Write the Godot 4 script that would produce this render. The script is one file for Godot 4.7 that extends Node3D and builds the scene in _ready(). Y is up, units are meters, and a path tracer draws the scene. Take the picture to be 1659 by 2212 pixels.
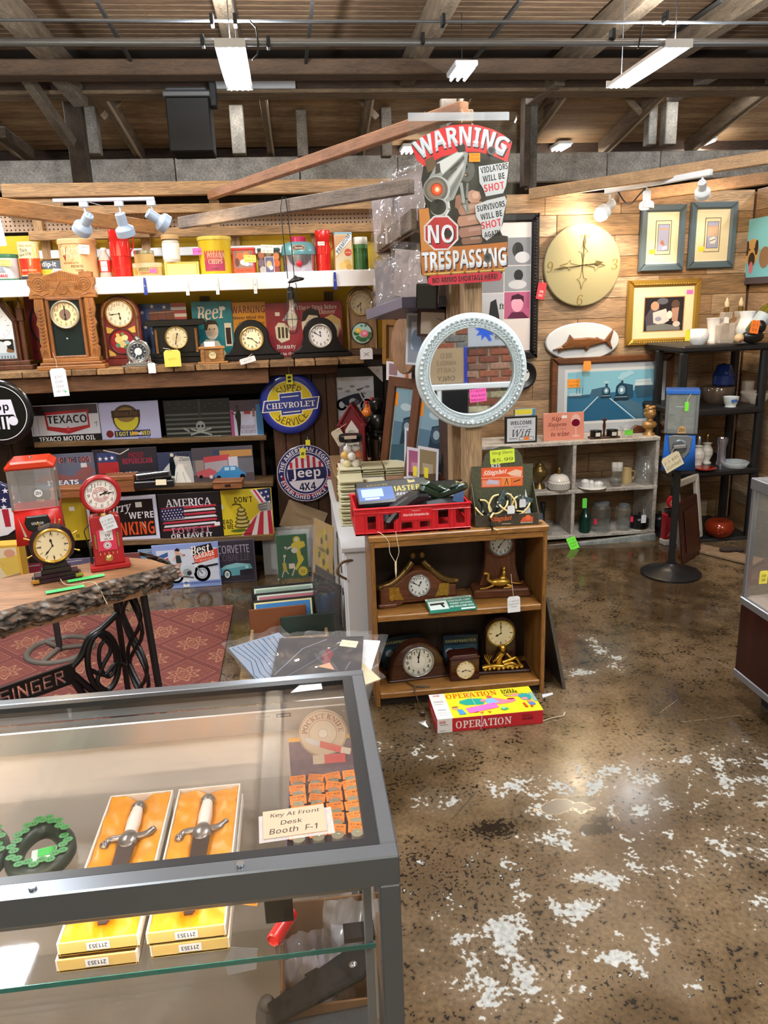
extends Node3D
# An antique-mall booth: camera and light first, then the building, then the things in it.
const FOCAL := 1662.0
var cam: Camera3D
var mats := {}
var grain: ImageTexture
var grain_up: ImageTexture
var speck: ImageTexture
var rng := RandomNumberGenerator.new()
var text_cache := {}
var g: G
func V(x: float, y: float, z: float) -> Vector3: return Vector3(x, y, z)
func nk(k := 1.0) -> G:   # starts the next shape
	g = G.new(k)
	return g

# ---- a pixel of the photograph as a point on a plane of the building
func ray(x: float, y: float) -> Vector3:
	return cam.basis * Vector3((x - 829.5) / FOCAL, (1106.0 - y) / FOCAL, -1.0)
func pz(x: float, y: float, z: float) -> Vector3:
	var r := ray(x, y)
	return cam.position + r * ((z - cam.position.z) / r.z)
func ph(x: float, y: float, h: float) -> Vector3:
	var r := ray(x, y)
	return cam.position + r * ((h - cam.position.y) / r.y)
func pw(x: float, y: float, wall_x: float) -> Vector3:
	var r := ray(x, y)
	return cam.position + r * ((wall_x - cam.position.x) / r.x)
func ks(x: float, y: float, z: float) -> float:
	return (z - cam.position.z) / ray(x, y).z / FOCAL

# ---- geometry collector; k scales what is written into it
class G:
	var st := SurfaceTool.new()
	var x := Transform3D.IDENTITY
	var k := 1.0
	var col := Color.WHITE
	var n := 0
	func _init(scale := 1.0) -> void:
		st.begin(Mesh.PRIMITIVE_TRIANGLES)
		k = scale
	func c(color) -> G:
		col = Color(color).srgb_to_linear()
		return self
	func at(px: float, py: float, pz_: float, rx := 0.0, ry := 0.0, rz := 0.0) -> G:
		x = Transform3D(Basis.from_euler(Vector3(deg_to_rad(rx), deg_to_rad(ry), deg_to_rad(rz))), Vector3(px, py, pz_))
		return self
	func o() -> G:
		x = Transform3D.IDENTITY
		return self
	func v(p: Vector3) -> void:
		st.set_color(col)
		st.set_uv(Vector2(p.x, p.y))
		st.add_vertex((x * p) * k)
	func tri(a: Vector3, b: Vector3, d: Vector3) -> void:   # anticlockwise seen from outside
		v(a); v(d); v(b)
		n += 1
	func quad(a: Vector3, b: Vector3, d: Vector3, e: Vector3) -> void:
		tri(a, b, d); tri(a, d, e)
	func flat() -> void: st.set_smooth_group(-1)
	func smooth() -> void: st.set_smooth_group(1)
	func box(cx: float, cy: float, cz: float, w: float, h: float, d: float, bev := 0.0) -> G:
		flat()
		var p := Vector3(cx, cy, cz)
		var hs := Vector3(w, h, d) * 0.5
		if bev <= 0.0:
			for ax in 3:
				for s in [-1.0, 1.0]:
					var u := Vector3.ZERO; var w2 := Vector3.ZERO; var nn := Vector3.ZERO
					nn[ax] = s * hs[ax]; u[(ax + 1) % 3] = hs[(ax + 1) % 3]; w2[(ax + 2) % 3] = hs[(ax + 2) % 3] * s
					quad(p + nn - u - w2, p + nn + u - w2, p + nn + u + w2, p + nn - u + w2)
			return self
		bev = minf(bev, minf(hs.x, minf(hs.y, hs.z)) * 0.95)
		var b3 := Vector3.ONE * bev
		var i := hs - b3
		for ax in 3:
			for s in [-1.0, 1.0]:
				var nn := Vector3.ZERO; var u := Vector3.ZERO; var w2 := Vector3.ZERO
				nn[ax] = s * hs[ax]; u[(ax + 1) % 3] = i[(ax + 1) % 3]; w2[(ax + 2) % 3] = i[(ax + 2) % 3] * s
				quad(p + nn - u - w2, p + nn + u - w2, p + nn + u + w2, p + nn - u + w2)
		for ax in 3:
			var a1: int = (ax + 1) % 3; var a2: int = (ax + 2) % 3
			for s in [-1.0, 1.0]:
				for t in [-1.0, 1.0]:
					var e1 := Vector3.ZERO; var e2 := Vector3.ZERO
					e1[a1] = s * hs[a1]; e1[a2] = t * i[a2]
					e2[a1] = s * i[a1]; e2[a2] = t * hs[a2]
					var l := Vector3.ZERO; l[ax] = i[ax] * s * t
					_edge(p, e1, e2, l)
		for sx in [-1.0, 1.0]:
			for sy in [-1.0, 1.0]:
				for sz in [-1.0, 1.0]:
					var a := p + Vector3(sx * hs.x, sy * i.y, sz * i.z)
					var b := p + Vector3(sx * i.x, sy * hs.y, sz * i.z)
					var d2 := p + Vector3(sx * i.x, sy * i.y, sz * hs.z)
					if sx * sy * sz > 0: tri(a, b, d2)
					else: tri(a, d2, b)
		return self
	func _edge(p: Vector3, e1: Vector3, e2: Vector3, l: Vector3) -> void:
		var out := e1 + e2
		var nn := (e2 - e1).cross(l)
		if nn.dot(out) > 0: quad(p + e1 - l, p + e2 - l, p + e2 + l, p + e1 + l)
		else: quad(p + e1 - l, p + e1 + l, p + e2 + l, p + e2 - l)
	func bx(x0: float, y0: float, z0: float, x1: float, y1: float, z1: float, bev := 0.0) -> G:
		return box((x0 + x1) / 2, (y0 + y1) / 2, (z0 + z1) / 2, absf(x1 - x0), absf(y1 - y0), absf(z1 - z0), bev)
	func lathe(prof: Array, seg := 24, hard := false) -> G:   # [r0, y0, r1, y1 ...] from the bottom up, round y
		if hard: flat()
		else: smooth()
		for j in range(0, prof.size() - 2, 2):
			if not hard: st.set_smooth_group(1 + (j / 2) % 2 if absf(prof[j] - prof[j + 2]) < 0.001 or absf(prof[j + 1] - prof[j + 3]) < 0.001 else 3)
			for i in seg:
				var a := TAU * i / seg; var b := TAU * (i + 1) / seg
				var p0 := Vector3(sin(a) * prof[j], prof[j + 1], cos(a) * prof[j]); var p1 := Vector3(sin(b) * prof[j], prof[j + 1], cos(b) * prof[j])
				var q0 := Vector3(sin(a) * prof[j + 2], prof[j + 3], cos(a) * prof[j + 2]); var q1 := Vector3(sin(b) * prof[j + 2], prof[j + 3], cos(b) * prof[j + 2])
				if prof[j] > 0.0: tri(p0, p1, q1 if prof[j + 2] > 0.0 else q0)
				if prof[j + 2] > 0.0: tri(p0, q1, q0)
		return self
	func cyl(r: float, y0: float, y1: float, seg := 20) -> G:
		return lathe([0.0, y0, r, y0, r, y1, 0.0, y1], seg)
	func ball(cx: float, cy: float, cz: float, rx: float, ry := -1.0, rz := -1.0, seg := 14) -> G:
		if ry < 0: ry = rx
		if rz < 0: rz = rx
		smooth()
		var rows := maxi(4, seg / 2)
		for j in rows:
			var a := PI * j / rows - PI / 2; var b := PI * (j + 1) / rows - PI / 2
			for i in seg:
				var u := TAU * i / seg; var w := TAU * (i + 1) / seg
				var f := func(e: float, t: float) -> Vector3: return Vector3(cx + cos(e) * sin(t) * rx, cy + sin(e) * ry, cz + cos(e) * cos(t) * rz)
				if j > 0: tri(f.call(a, u), f.call(a, w), f.call(b, w))
				if j < rows - 1: tri(f.call(a, u), f.call(b, w), f.call(b, u))
		return self
	func tube(pts: Array, r: float, seg := 7, closed := false, r_end := -1.0) -> G:
		smooth()
		var m := pts.size()
		var rings := []
		var side := Vector3.ZERO
		for i in m:
			var p: Vector3 = pts[i]
			var t: Vector3
			if closed: t = pts[(i + 1) % m] - pts[(i + m - 1) % m]
			else: t = pts[mini(i + 1, m - 1)] - pts[maxi(i - 1, 0)]
			t = t.normalized()
			if side == Vector3.ZERO: side = t.cross(Vector3.UP if absf(t.y) < 0.9 else Vector3.RIGHT).normalized()
			side = (side - t * side.dot(t)).normalized()
			var up := side.cross(t)
			var rr := r if r_end < 0 else lerpf(r, r_end, float(i) / (m - 1))
			var ring := []
			for s in seg: ring.append(p + (side * cos(TAU * s / seg) + up * sin(TAU * s / seg)) * rr)
			rings.append(ring)
		for i in (m if closed else m - 1):
			for s in seg:
				var a: Array = rings[i]; var b: Array = rings[(i + 1) % m]
				quad(a[s], b[s], b[(s + 1) % seg], a[(s + 1) % seg])
		if not closed:
			flat()
			for s in range(1, seg - 1):
				tri(rings[0][0], rings[0][s], rings[0][s + 1])
				tri(rings[m - 1][0], rings[m - 1][s + 1], rings[m - 1][s])
		return self
	func prism(flat_pts: Array, z0: float, z1: float, bev := 0.0) -> G:   # outline [x, y, x, y ...] in the xy plane
		flat()
		var poly := PackedVector2Array()
		for i in range(0, flat_pts.size(), 2): poly.append(Vector2(flat_pts[i], flat_pts[i + 1]))
		return prism_v(poly, z0, z1, bev)
	func prism_v(poly: PackedVector2Array, z0: float, z1: float, bev := 0.0) -> G:
		flat()
		var area := 0.0
		for i in poly.size(): area += poly[i].cross(poly[(i + 1) % poly.size()])
		if area < 0.0: poly.reverse()
		var tr := Geometry2D.triangulate_polygon(poly)
		var m := poly.size()
		var inner := poly.duplicate()
		if bev > 0.0:
			for i in m:
				var a := (poly[i] - poly[(i + m - 1) % m]).normalized(); var b := (poly[(i + 1) % m] - poly[i]).normalized()
				var na := Vector2(-a.y, a.x); var nb := Vector2(-b.y, b.x)
				var h := (na + nb) / maxf(0.5, 1.0 + na.dot(nb))
				inner[i] = poly[i] + h * bev
		for i in range(0, tr.size(), 3):
			var q := [tr[i], tr[i + 1], tr[i + 2]]
			var cross := (poly[q[1]] - poly[q[0]]).cross(poly[q[2]] - poly[q[0]])
			if cross < 0: q = [q[0], q[2], q[1]]
			tri(Vector3(inner[q[0]].x, inner[q[0]].y, z1), Vector3(inner[q[1]].x, inner[q[1]].y, z1), Vector3(inner[q[2]].x, inner[q[2]].y, z1))
			tri(Vector3(poly[q[0]].x, poly[q[0]].y, z0), Vector3(poly[q[2]].x, poly[q[2]].y, z0), Vector3(poly[q[1]].x, poly[q[1]].y, z0))
		for i in m:
			var a := poly[i]; var b := poly[(i + 1) % m]
			var zt := z1 - bev
			quad(Vector3(a.x, a.y, z0), Vector3(b.x, b.y, z0), Vector3(b.x, b.y, zt), Vector3(a.x, a.y, zt))
			if bev > 0.0:
				var ia := inner[i]; var ib := inner[(i + 1) % m]
				quad(Vector3(a.x, a.y, zt), Vector3(b.x, b.y, zt), Vector3(ib.x, ib.y, z1), Vector3(ia.x, ia.y, z1))
		return self
	func bar(a: Vector3, b: Vector3, w: float, h: float, bev := 0.0) -> G:   # a squared timber from a to b
		var keep := x
		var d := b - a
		var bz := d.normalized()
		var bxv := Vector3.UP.cross(bz)
		if bxv.length() < 0.01: bxv = Vector3.RIGHT
		bxv = bxv.normalized()
		x = keep * Transform3D(Basis(bxv, bz.cross(bxv), bz), (a + b) / 2)
		box(0, 0, 0, w, h, d.length(), bev)
		x = keep
		return self
	func ring(cx: float, cy: float, cz: float, rr: float, r: float, seg := 32, seg2 := 8, ry := -1.0) -> G:   # torus in the xy plane
		var pts := []
		if ry < 0: ry = rr
		for i in seg: pts.append(Vector3(cx + cos(TAU * i / seg) * rr, cy + sin(TAU * i / seg) * ry, cz))
		return tube(pts, r, seg2, true)
	func mesh() -> ArrayMesh:
		st.generate_normals()
		return st.commit()

# ---- flat print: shapes and lettering laid in thin layers on a face, in photo pixels from its top left corner, y down
class A:
	var st := SurfaceTool.new()
	var kx: float
	var ky: float
	var ox: float
	var oy: float
	var z := 0.0
	var bend := 0.0
	var step := 0.00008
	var host
	var n := 0
	func _init(h, scale_x: float, scale_y: float, origin_x: float, origin_y: float, face_z: float, bend_r := 0.0) -> void:
		st.begin(Mesh.PRIMITIVE_TRIANGLES)
		host = h; kx = scale_x; ky = scale_y; ox = origin_x; oy = origin_y; z = face_z; bend = bend_r
	func v(p: Vector2, col: Color) -> void:
		var w := Vector3((p.x - ox) * kx, (oy - p.y) * ky, z)
		var nn := Vector3(0, 0, 1)
		if bend > 0.0:
			var a := w.x / bend
			w = Vector3(sin(a) * (bend + z), w.y, cos(a) * (bend + z))
			nn = Vector3(sin(a), 0, cos(a))
		st.set_color(col); st.set_normal(nn); st.add_vertex(w)
	func tri(a: Vector2, b: Vector2, d: Vector2, col: Color) -> void:
		n += 1
		if (b - a).cross(d - a) < 0: v(a, col); v(d, col); v(b, col)
		else: v(a, col); v(b, col); v(d, col)
	func poly(pts: PackedVector2Array, color) -> A:
		var col := Color(color).srgb_to_linear()
		z += step
		var t := Geometry2D.triangulate_polygon(pts)
		for i in range(0, t.size(), 3): tri(pts[t[i]], pts[t[i + 1]], pts[t[i + 2]], col)
		return self
	func p(f: Array, color) -> A:
		var pts := PackedVector2Array()
		for i in range(0, f.size(), 2): pts.append(Vector2(f[i], f[i + 1]))
		return poly(pts, color)
	func r(x: float, y: float, w: float, h: float, color, ang := 0.0) -> A:
		var col := Color(color).srgb_to_linear()
		z += step
		var cuts := 1 if bend == 0.0 else maxi(1, int(w * kx / bend * 12))
		var c := Vector2(x + w / 2, y + h / 2)
		for i in cuts:
			var q := []
			for e in [[i, 0], [i + 1, 0], [i + 1, 1], [i, 1]]:
				q.append(c + Vector2(w * (float(e[0]) / cuts - 0.5), h * (e[1] - 0.5)).rotated(deg_to_rad(ang)))
			tri(q[0], q[1], q[2], col); tri(q[0], q[2], q[3], col)
		return self
	func e(cx: float, cy: float, rx: float, ry: float, color, seg := 20, a0 := 0.0, a1 := 360.0) -> A:
		var pts := PackedVector2Array()
		for i in seg + (0 if a1 - a0 >= 360.0 else 1):
			var a := deg_to_rad(lerpf(a0, a1, float(i) / seg))
			pts.append(Vector2(cx + cos(a) * rx, cy + sin(a) * ry))
		return poly(pts, color)
	func l(f: Array, w: float, color, closed := false) -> A:
		var col := Color(color).srgb_to_linear()
		z += step
		var pts := []
		for i in range(0, f.size(), 2): pts.append(Vector2(f[i], f[i + 1]))
		if closed: pts.append(pts[0])
		for i in pts.size() - 1:
			var a: Vector2 = pts[i]; var b: Vector2 = pts[i + 1]
			var d := (b - a).normalized()
			var nn := d.orthogonal() * w / 2
			var e1 := d * w * 0.3
			tri(a - e1 + nn, b + e1 + nn, b + e1 - nn, col); tri(a - e1 + nn, b + e1 - nn, a - e1 - nn, col)
		return self
	func oval(cx: float, cy: float, rx: float, ry: float, w: float, color, seg := 32) -> A:   # a drawn ring
		var f := []
		for i in seg: f.append_array([cx + cos(TAU * i / seg) * rx, cy + sin(TAU * i / seg) * ry])
		return l(f, w, color, true)
	func star(cx: float, cy: float, rr: float, color, points := 5, inner := 0.42) -> A:
		var pts := PackedVector2Array()
		for i in points * 2:
			var a := PI * i / points - PI / 2
			pts.append(Vector2(cx, cy) + Vector2(cos(a), sin(a)) * (rr if i % 2 == 0 else rr * inner))
		return poly(pts, color)
	# lettering fitted to the box w by h about (cx, cy); w = 0 keeps the letters' own width
	func t(txt: String, cx: float, cy: float, w: float, h: float, color, face := "sb", ang := 0.0, shear := 0.0) -> A:
		var g: Array = host.letters(txt, face)
		var col := Color(color).srgb_to_linear()
		z += step
		var sy: float = h / g[1].y
		var sx: float = sy if w == 0.0 else w / g[1].x
		var vs: PackedVector2Array = g[0]
		for i in range(0, vs.size(), 3):
			var q := []
			for j in 3:
				var s := vs[i + j]
				q.append(Vector2(cx, cy) + Vector2((s.x - g[1].x / 2) * sx + (s.y - g[1].y / 2) * sy * shear, -(s.y - g[1].y / 2) * sy).rotated(deg_to_rad(ang)))
			tri(q[0], q[1], q[2], col)
		return self
	# lettering bent round (cx, cy): mid is the angle of its middle (-90 = top), span the degrees it covers, below = reads along the bottom
	func arc(txt: String, cx: float, cy: float, rr: float, h: float, mid: float, span: float, color, face := "sb", below := false, squash := 1.0) -> A:
		var g: Array = host.letters(txt, face)
		var col := Color(color).srgb_to_linear()
		z += step
		var vs: PackedVector2Array = g[0]
		for i in range(0, vs.size(), 3):
			var q := []
			for j in 3:
				var s := vs[i + j]
				var f: float = s.x / g[1].x - 0.5
				var u: float = (s.y / g[1].y - 0.5) * h
				var a := deg_to_rad(mid + f * span * (-1.0 if below else 1.0))
				var d := rr + (-u if below else u)
				q.append(Vector2(cx + cos(a) * d, cy + sin(a) * d * squash))
			tri(q[0], q[1], q[2], col)
		return self
	func mesh() -> ArrayMesh: return st.commit()

func letters(txt: String, face: String) -> Array:
	var key := face + txt
	if not text_cache.has(key):
		var f := SystemFont.new()
		f.font_names = PackedStringArray(["Droid Serif" if face[0] == "r" else "Droid Sans Mono" if face[0] == "m" else "Droid Sans"])
		f.font_weight = 700 if face.ends_with("b") else 400
		var t := TextMesh.new()
		t.font = f; t.text = txt; t.font_size = 20; t.pixel_size = 0.05; t.depth = 0.0; t.curve_step = 3.0
		var a := t.get_mesh_arrays()
		var vs: PackedVector3Array = a[Mesh.ARRAY_VERTEX]
		var ix: PackedInt32Array = a[Mesh.ARRAY_INDEX] if a[Mesh.ARRAY_INDEX] != null else PackedInt32Array(range(vs.size()))
		var lo := Vector2(1e9, 1e9); var hi := -lo
		for q in vs: lo = lo.min(Vector2(q.x, q.y)); hi = hi.max(Vector2(q.x, q.y))
		var out := PackedVector2Array()
		for i in ix: out.append(Vector2(vs[i].x, vs[i].y) - lo)
		text_cache[key] = [out, hi - lo]
	return text_cache[key]

# ---- materials
func M(color: String, rough := 0.5, metal := 0.0) -> StandardMaterial3D:
	var key := "%s|%.2f|%.2f" % [color, rough, metal]
	if not mats.has(key):
		var m := StandardMaterial3D.new()
		m.albedo_color = Color(color); m.roughness = rough; m.metallic = metal
		mats[key] = m
	return mats[key]
func W(color: String, axis := 0, rough := 0.55, fine := 1.0) -> StandardMaterial3D:   # wood, its grain along axis 0 x, 1 y, 2 z
	var key := "wood%s%d%.2f%.2f" % [color, axis, rough, fine]
	if not mats.has(key):
		var m := StandardMaterial3D.new()
		m.albedo_color = Color(color); m.roughness = rough; m.albedo_texture = grain_up if axis == 1 else grain
		m.uv1_triplanar = true; m.uv1_world_triplanar = true
		var s := Vector3(3.3, 3.3, 3.3) * fine
		s[axis] = 0.55 * fine
		m.uv1_scale = s
		mats[key] = m
	return mats[key]
func S(color: String, rough := 0.7, size := 2.0, tex: Texture2D = null) -> StandardMaterial3D:   # a speckled, uneven surface
	var key := "speck%s%.2f%.2f" % [color, rough, size]
	if not mats.has(key):
		var m := StandardMaterial3D.new()
		m.albedo_color = Color(color); m.roughness = rough; m.albedo_texture = speck
		m.uv1_triplanar = true; m.uv1_world_triplanar = true; m.uv1_scale = Vector3.ONE * size
		mats[key] = m
	return mats[key]
func VC(rough := 0.5, metal := 0.0) -> StandardMaterial3D:   # colours from the mesh
	var key := "vc%.2f%.2f" % [rough, metal]
	if not mats.has(key):
		var m := StandardMaterial3D.new()
		m.vertex_color_use_as_albedo = true; m.roughness = rough; m.metallic = metal
		mats[key] = m
	return mats[key]
func glass(color := "e8f4f0", alpha := 0.12, rough := 0.03) -> StandardMaterial3D:
	var key := "glass%s%.2f%.2f" % [color, alpha, rough]
	if not mats.has(key):
		var m := StandardMaterial3D.new()
		m.transparency = BaseMaterial3D.TRANSPARENCY_ALPHA
		m.albedo_color = Color(Color(color), alpha); m.roughness = rough; m.metallic_specular = 0.6
		mats[key] = m
	return mats[key]
func glow(color: String, energy: float) -> StandardMaterial3D:
	var key := "glow%s%.2f" % [color, energy]
	if not mats.has(key):
		var m := StandardMaterial3D.new()
		m.albedo_color = Color(color); m.emission_enabled = true; m.emission = Color(color); m.emission_energy_multiplier = energy
		mats[key] = m
	return mats[key]

# ---- things and parts
func base(called: String, label: String, category: String, where := Vector3.ZERO, turn := 0.0, group := "") -> Node3D:
	var o := Node3D.new()
	o.name = called
	add_child(o, true)
	o.position = where; o.rotation_degrees.y = turn
	mark(o, label, category, group)
	return o
func mark(o: Node, label: String, category := "", group := "") -> void:
	if label: o.set_meta("label", label)
	if category: o.set_meta("category", category)
	if group: o.set_meta("group", group)
func part(parent: Node, called: String, g, m: Material, label := "") -> MeshInstance3D:
	var o := MeshInstance3D.new()
	o.name = called
	o.mesh = g if g is Mesh else g.mesh()
	o.material_override = m
	parent.add_child(o, true)
	if label: o.set_meta("label", label)
	return o
func solo(called: String, g, m: Material, label: String, category: String, where := Vector3.ZERO, turn := 0.0, group := "") -> MeshInstance3D:
	var o := part(self, called, g, m, label)
	o.position = where; o.rotation_degrees.y = turn
	mark(o, label, category, group)
	return o
func setting(called: String, g = null, m: Material = null) -> Node3D:
	var o: Node3D
	if g == null:
		o = Node3D.new(); o.name = called; add_child(o, true)
	else: o = part(self, called, g, m)
	o.set_meta("kind", "structure")
	return o
func noise(freq: float, seed_: int, oct := 3) -> FastNoiseLite:
	var f := FastNoiseLite.new()
	f.noise_type = FastNoiseLite.TYPE_SIMPLEX_SMOOTH
	f.frequency = freq; f.seed = seed_; f.fractal_octaves = oct
	return f
func _ready() -> void:
	rng.seed=20240611
	cam=Camera3D.new()
	cam.name="camera"
	cam.position=V(0,1.65,0)
	cam.basis=Basis(Vector3.UP,deg_to_rad(-6.2))*Basis(Vector3.RIGHT,deg_to_rad(-15.2))*Basis(Vector3.BACK,deg_to_rad(-2.))
	cam.fov=rad_to_deg(2.0*atan(1106.0/FOCAL))
	cam.near=.05
	cam.far=200.0
	add_child(cam)
	cam.current=true
	var we:=WorldEnvironment.new()
	we.name="surroundings"
	var env:=Environment.new()
	env.background_mode=Environment.BG_COLOR
	env.background_color=Color(.02,.02,.022)
	env.tonemap_mode=Environment.TONE_MAPPER_LINEAR
	env.tonemap_exposure=.82
	env.sdfgi_enabled=true;env.ssao_enabled=true;env.ssil_enabled=true
	we.environment=env
	add_child(we)
	make_textures()
	ceiling_lamp(V(-.34,3.63,-7.5),"long white fluorescent ceiling fixture seen end-on, above the left booth")
	ceiling_lamp(V(3.36,3.63,-7.5),"long white fluorescent ceiling fixture slanting at upper right, above the plank wall")
	ceiling_lamp(V(-3.9,3.63,-7.2),"fluorescent ceiling fixture at the far left edge, mostly out of view")
	for v in [[-1.9,-3.5],[1.3,-2.4],[4.6,-4.5],[-1.5,.7],[2.4,.6],[-7.5,-11.],[10.5,-11.],[-7.,-6.],[9.,-6.]]:  # out of view, spots chosen to light the booths, floor and roof
		ceiling_lamp(V(v[0],3.63,v[1]),"unseen fluorescent ceiling fixture outside the view, placed to light booths, aisle and roof","ceiling fixtures outside the view")
	for x in [-4.,-.6,2.6,6.2]:  # added lamps kept out of sight, to light the header beam
		ceiling_lamp(V(x,4.6,-12.05),"added fluorescent lamp, unseen behind the far cross beam, to light the header beam","added lamps hidden behind the cross beam",90.)
	for v in [[998,160,-9.6],[1212,320,-14.3],[1520,310,-14.3],[882,326,-14.3]]:
		far_lamp(v[0],v[1],v[2])
	setting_up()
	left_booth()
	signs()
	table_side()
	partition()
	bookshelf()
	plank_wall()
	right_side()
	show_case()
func ceiling_lamp(at:Vector3,label:String,group:="",turn:=.0) -> void:
	var o:=base("fluorescent_light",label,"ceiling light",at,turn,group)
	nk()
	g.prism([-.12,.0,-.07,.06,.07,.06,.12,.0,.105,.0,.06,.045,-.06,.045,-.105,.0],-.62,.62)
	g.bx(-.12,-.005,-.63,.12,.06,-.62);g.bx(-.12,-.005,.62,.12,.06,.63)
	part(o,"housing",g,M("d8dadc",.4))
	for i in 4:
		nk()
		g.at(-.078+i*.052,.0,0,90,0,0).cyl(.016,-.6,.6,12)
		part(o,"lamp_tube",g,glow("f4f8ff",3.))
	for s in [-.55,.55]:
		nk()
		g.tube([V(0,.06,s),V(0,4.78-at.y,s)],.004,5)
		part(o,"hanger",g,M("202224",.6))
	var l:=AreaLight3D.new()
	l.name="tube_light"
	l.area_size=Vector2(.22,1.22)
	l.light_energy=11.0
	l.area_normalize_energy=true
	l.light_color=Color(.96,.98,1.)
	l.area_range=30.0
	l.area_attenuation=2.0
	l.shadow_enabled=true
	l.position=V(0,-.03,0)
	l.rotation_degrees.x=-90
	o.add_child(l)
	if turn>.0:
		l.light_energy=4.0
		return
	var side:=OmniLight3D.new()   # the bare tubes shine sideways too
	side.name="tube_sidelight";side.light_energy=1.5;side.light_color=l.light_color;side.omni_range=30.0;side.omni_attenuation=2.0;side.shadow_enabled=true;side.light_size=.1
	side.position=V(0,-.13,0)
	o.add_child(side)
	var up:=AreaLight3D.new()     # unseen uplight above each closed housing, placed to brighten the roof
	up.name="unseen_uplight";up.area_size=Vector2(.14,1.2);up.area_normalize_energy=true
	up.light_energy=30.0;up.light_color=l.light_color;up.area_range=30.0;up.area_attenuation=2.0;up.shadow_enabled=true
	up.position=V(0,.075,0);up.rotation_degrees.x=90
	o.add_child(up)
func far_lamp(x:float,y:float,z:float) -> void:
	var where:=pz(x,y,z)
	var o:=base("fluorescent_light","small distant ceiling light glowing over the %s" % {998: "centre, left of the upright beam",1212: "grey header beam, right of the warning sign",1520: "grey header beam at far right",882: "header beam, left of the warning sign"}[int(x)],"ceiling light",where)
	nk()
	g.bx(-.13,.02,-.25,.13,.08,.25,.01)
	part(o,"housing",g,M("d8dadc",.4))
	for i in 3:
		nk()
		g.at(-.08+i*.08,.0,0,90,0,0).cyl(.018,-.24,.24,10)
		part(o,"lamp_tube",g,glow("f4f8ff",3.))
	nk().tube([V(0,.08,0),V(0,4.75-where.y,0)],.005,5)
	part(o,"hanger",g,M("202224",.6))
	var l:=AreaLight3D.new()
	l.name="tube_light";l.area_size=Vector2(.26,.5);l.light_energy=12.0;l.area_normalize_energy=true;l.area_range=30.0;l.shadow_enabled=true
	l.position=V(0,-.03,0);l.rotation_degrees.x=-90
	o.add_child(l)
func gray_image(data:PackedByteArray,w:int,h:int) -> ImageTexture:
	var im:=Image.create_from_data(w,h,false,Image.FORMAT_L8,data)
	im.convert(Image.FORMAT_RGB8)
	im.generate_mipmaps()
	return ImageTexture.create_from_image(im)
func make_textures() -> void:
	var n1:=noise(.03,4,4).get_seamless_image(96,512);n1.resize(512,512,Image.INTERPOLATE_CUBIC)
	var n2:=noise(.16,9,2).get_seamless_image(64,512);n2.resize(512,512,Image.INTERPOLATE_CUBIC)
	var n3:=noise(.008,14,3).get_seamless_image(512,512)
	n1.convert(Image.FORMAT_L8);n2.convert(Image.FORMAT_L8);n3.convert(Image.FORMAT_L8)
	var a:=n1.get_data();var b:=n2.get_data();var d:=n3.get_data()
	var out:=PackedByteArray();out.resize(512*512)
	for i in 512*512:
		var ring:=.5+.5*sin((a[i]/255.0*9.0+d[i]/255.0*4.)*TAU*.5)
		out[i]=int(255.0*clampf(.66+.2*ring+.22*(b[i]/255.0-.5)+.22*(d[i]/255.0-.5),.3,1.))
	grain=gray_image(out,512,512)
	var turned:=Image.create_from_data(512,512,false,Image.FORMAT_L8,out);turned.rotate_90(CLOCKWISE)
	grain_up=gray_image(turned.get_data(),512,512)
	n1=noise(.06,21,4).get_seamless_image(512,512);n2=noise(.01,22,3).get_seamless_image(512,512)
	n1.convert(Image.FORMAT_L8);n2.convert(Image.FORMAT_L8)
	a=n1.get_data();b=n2.get_data()
	for i in 512*512:
		out[i]=int(255.0*clampf(.85+.28*(a[i]/255.0-.5)+.22*(b[i]/255.0-.5),.25,1.))
	speck=gray_image(out,512,512)
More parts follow.
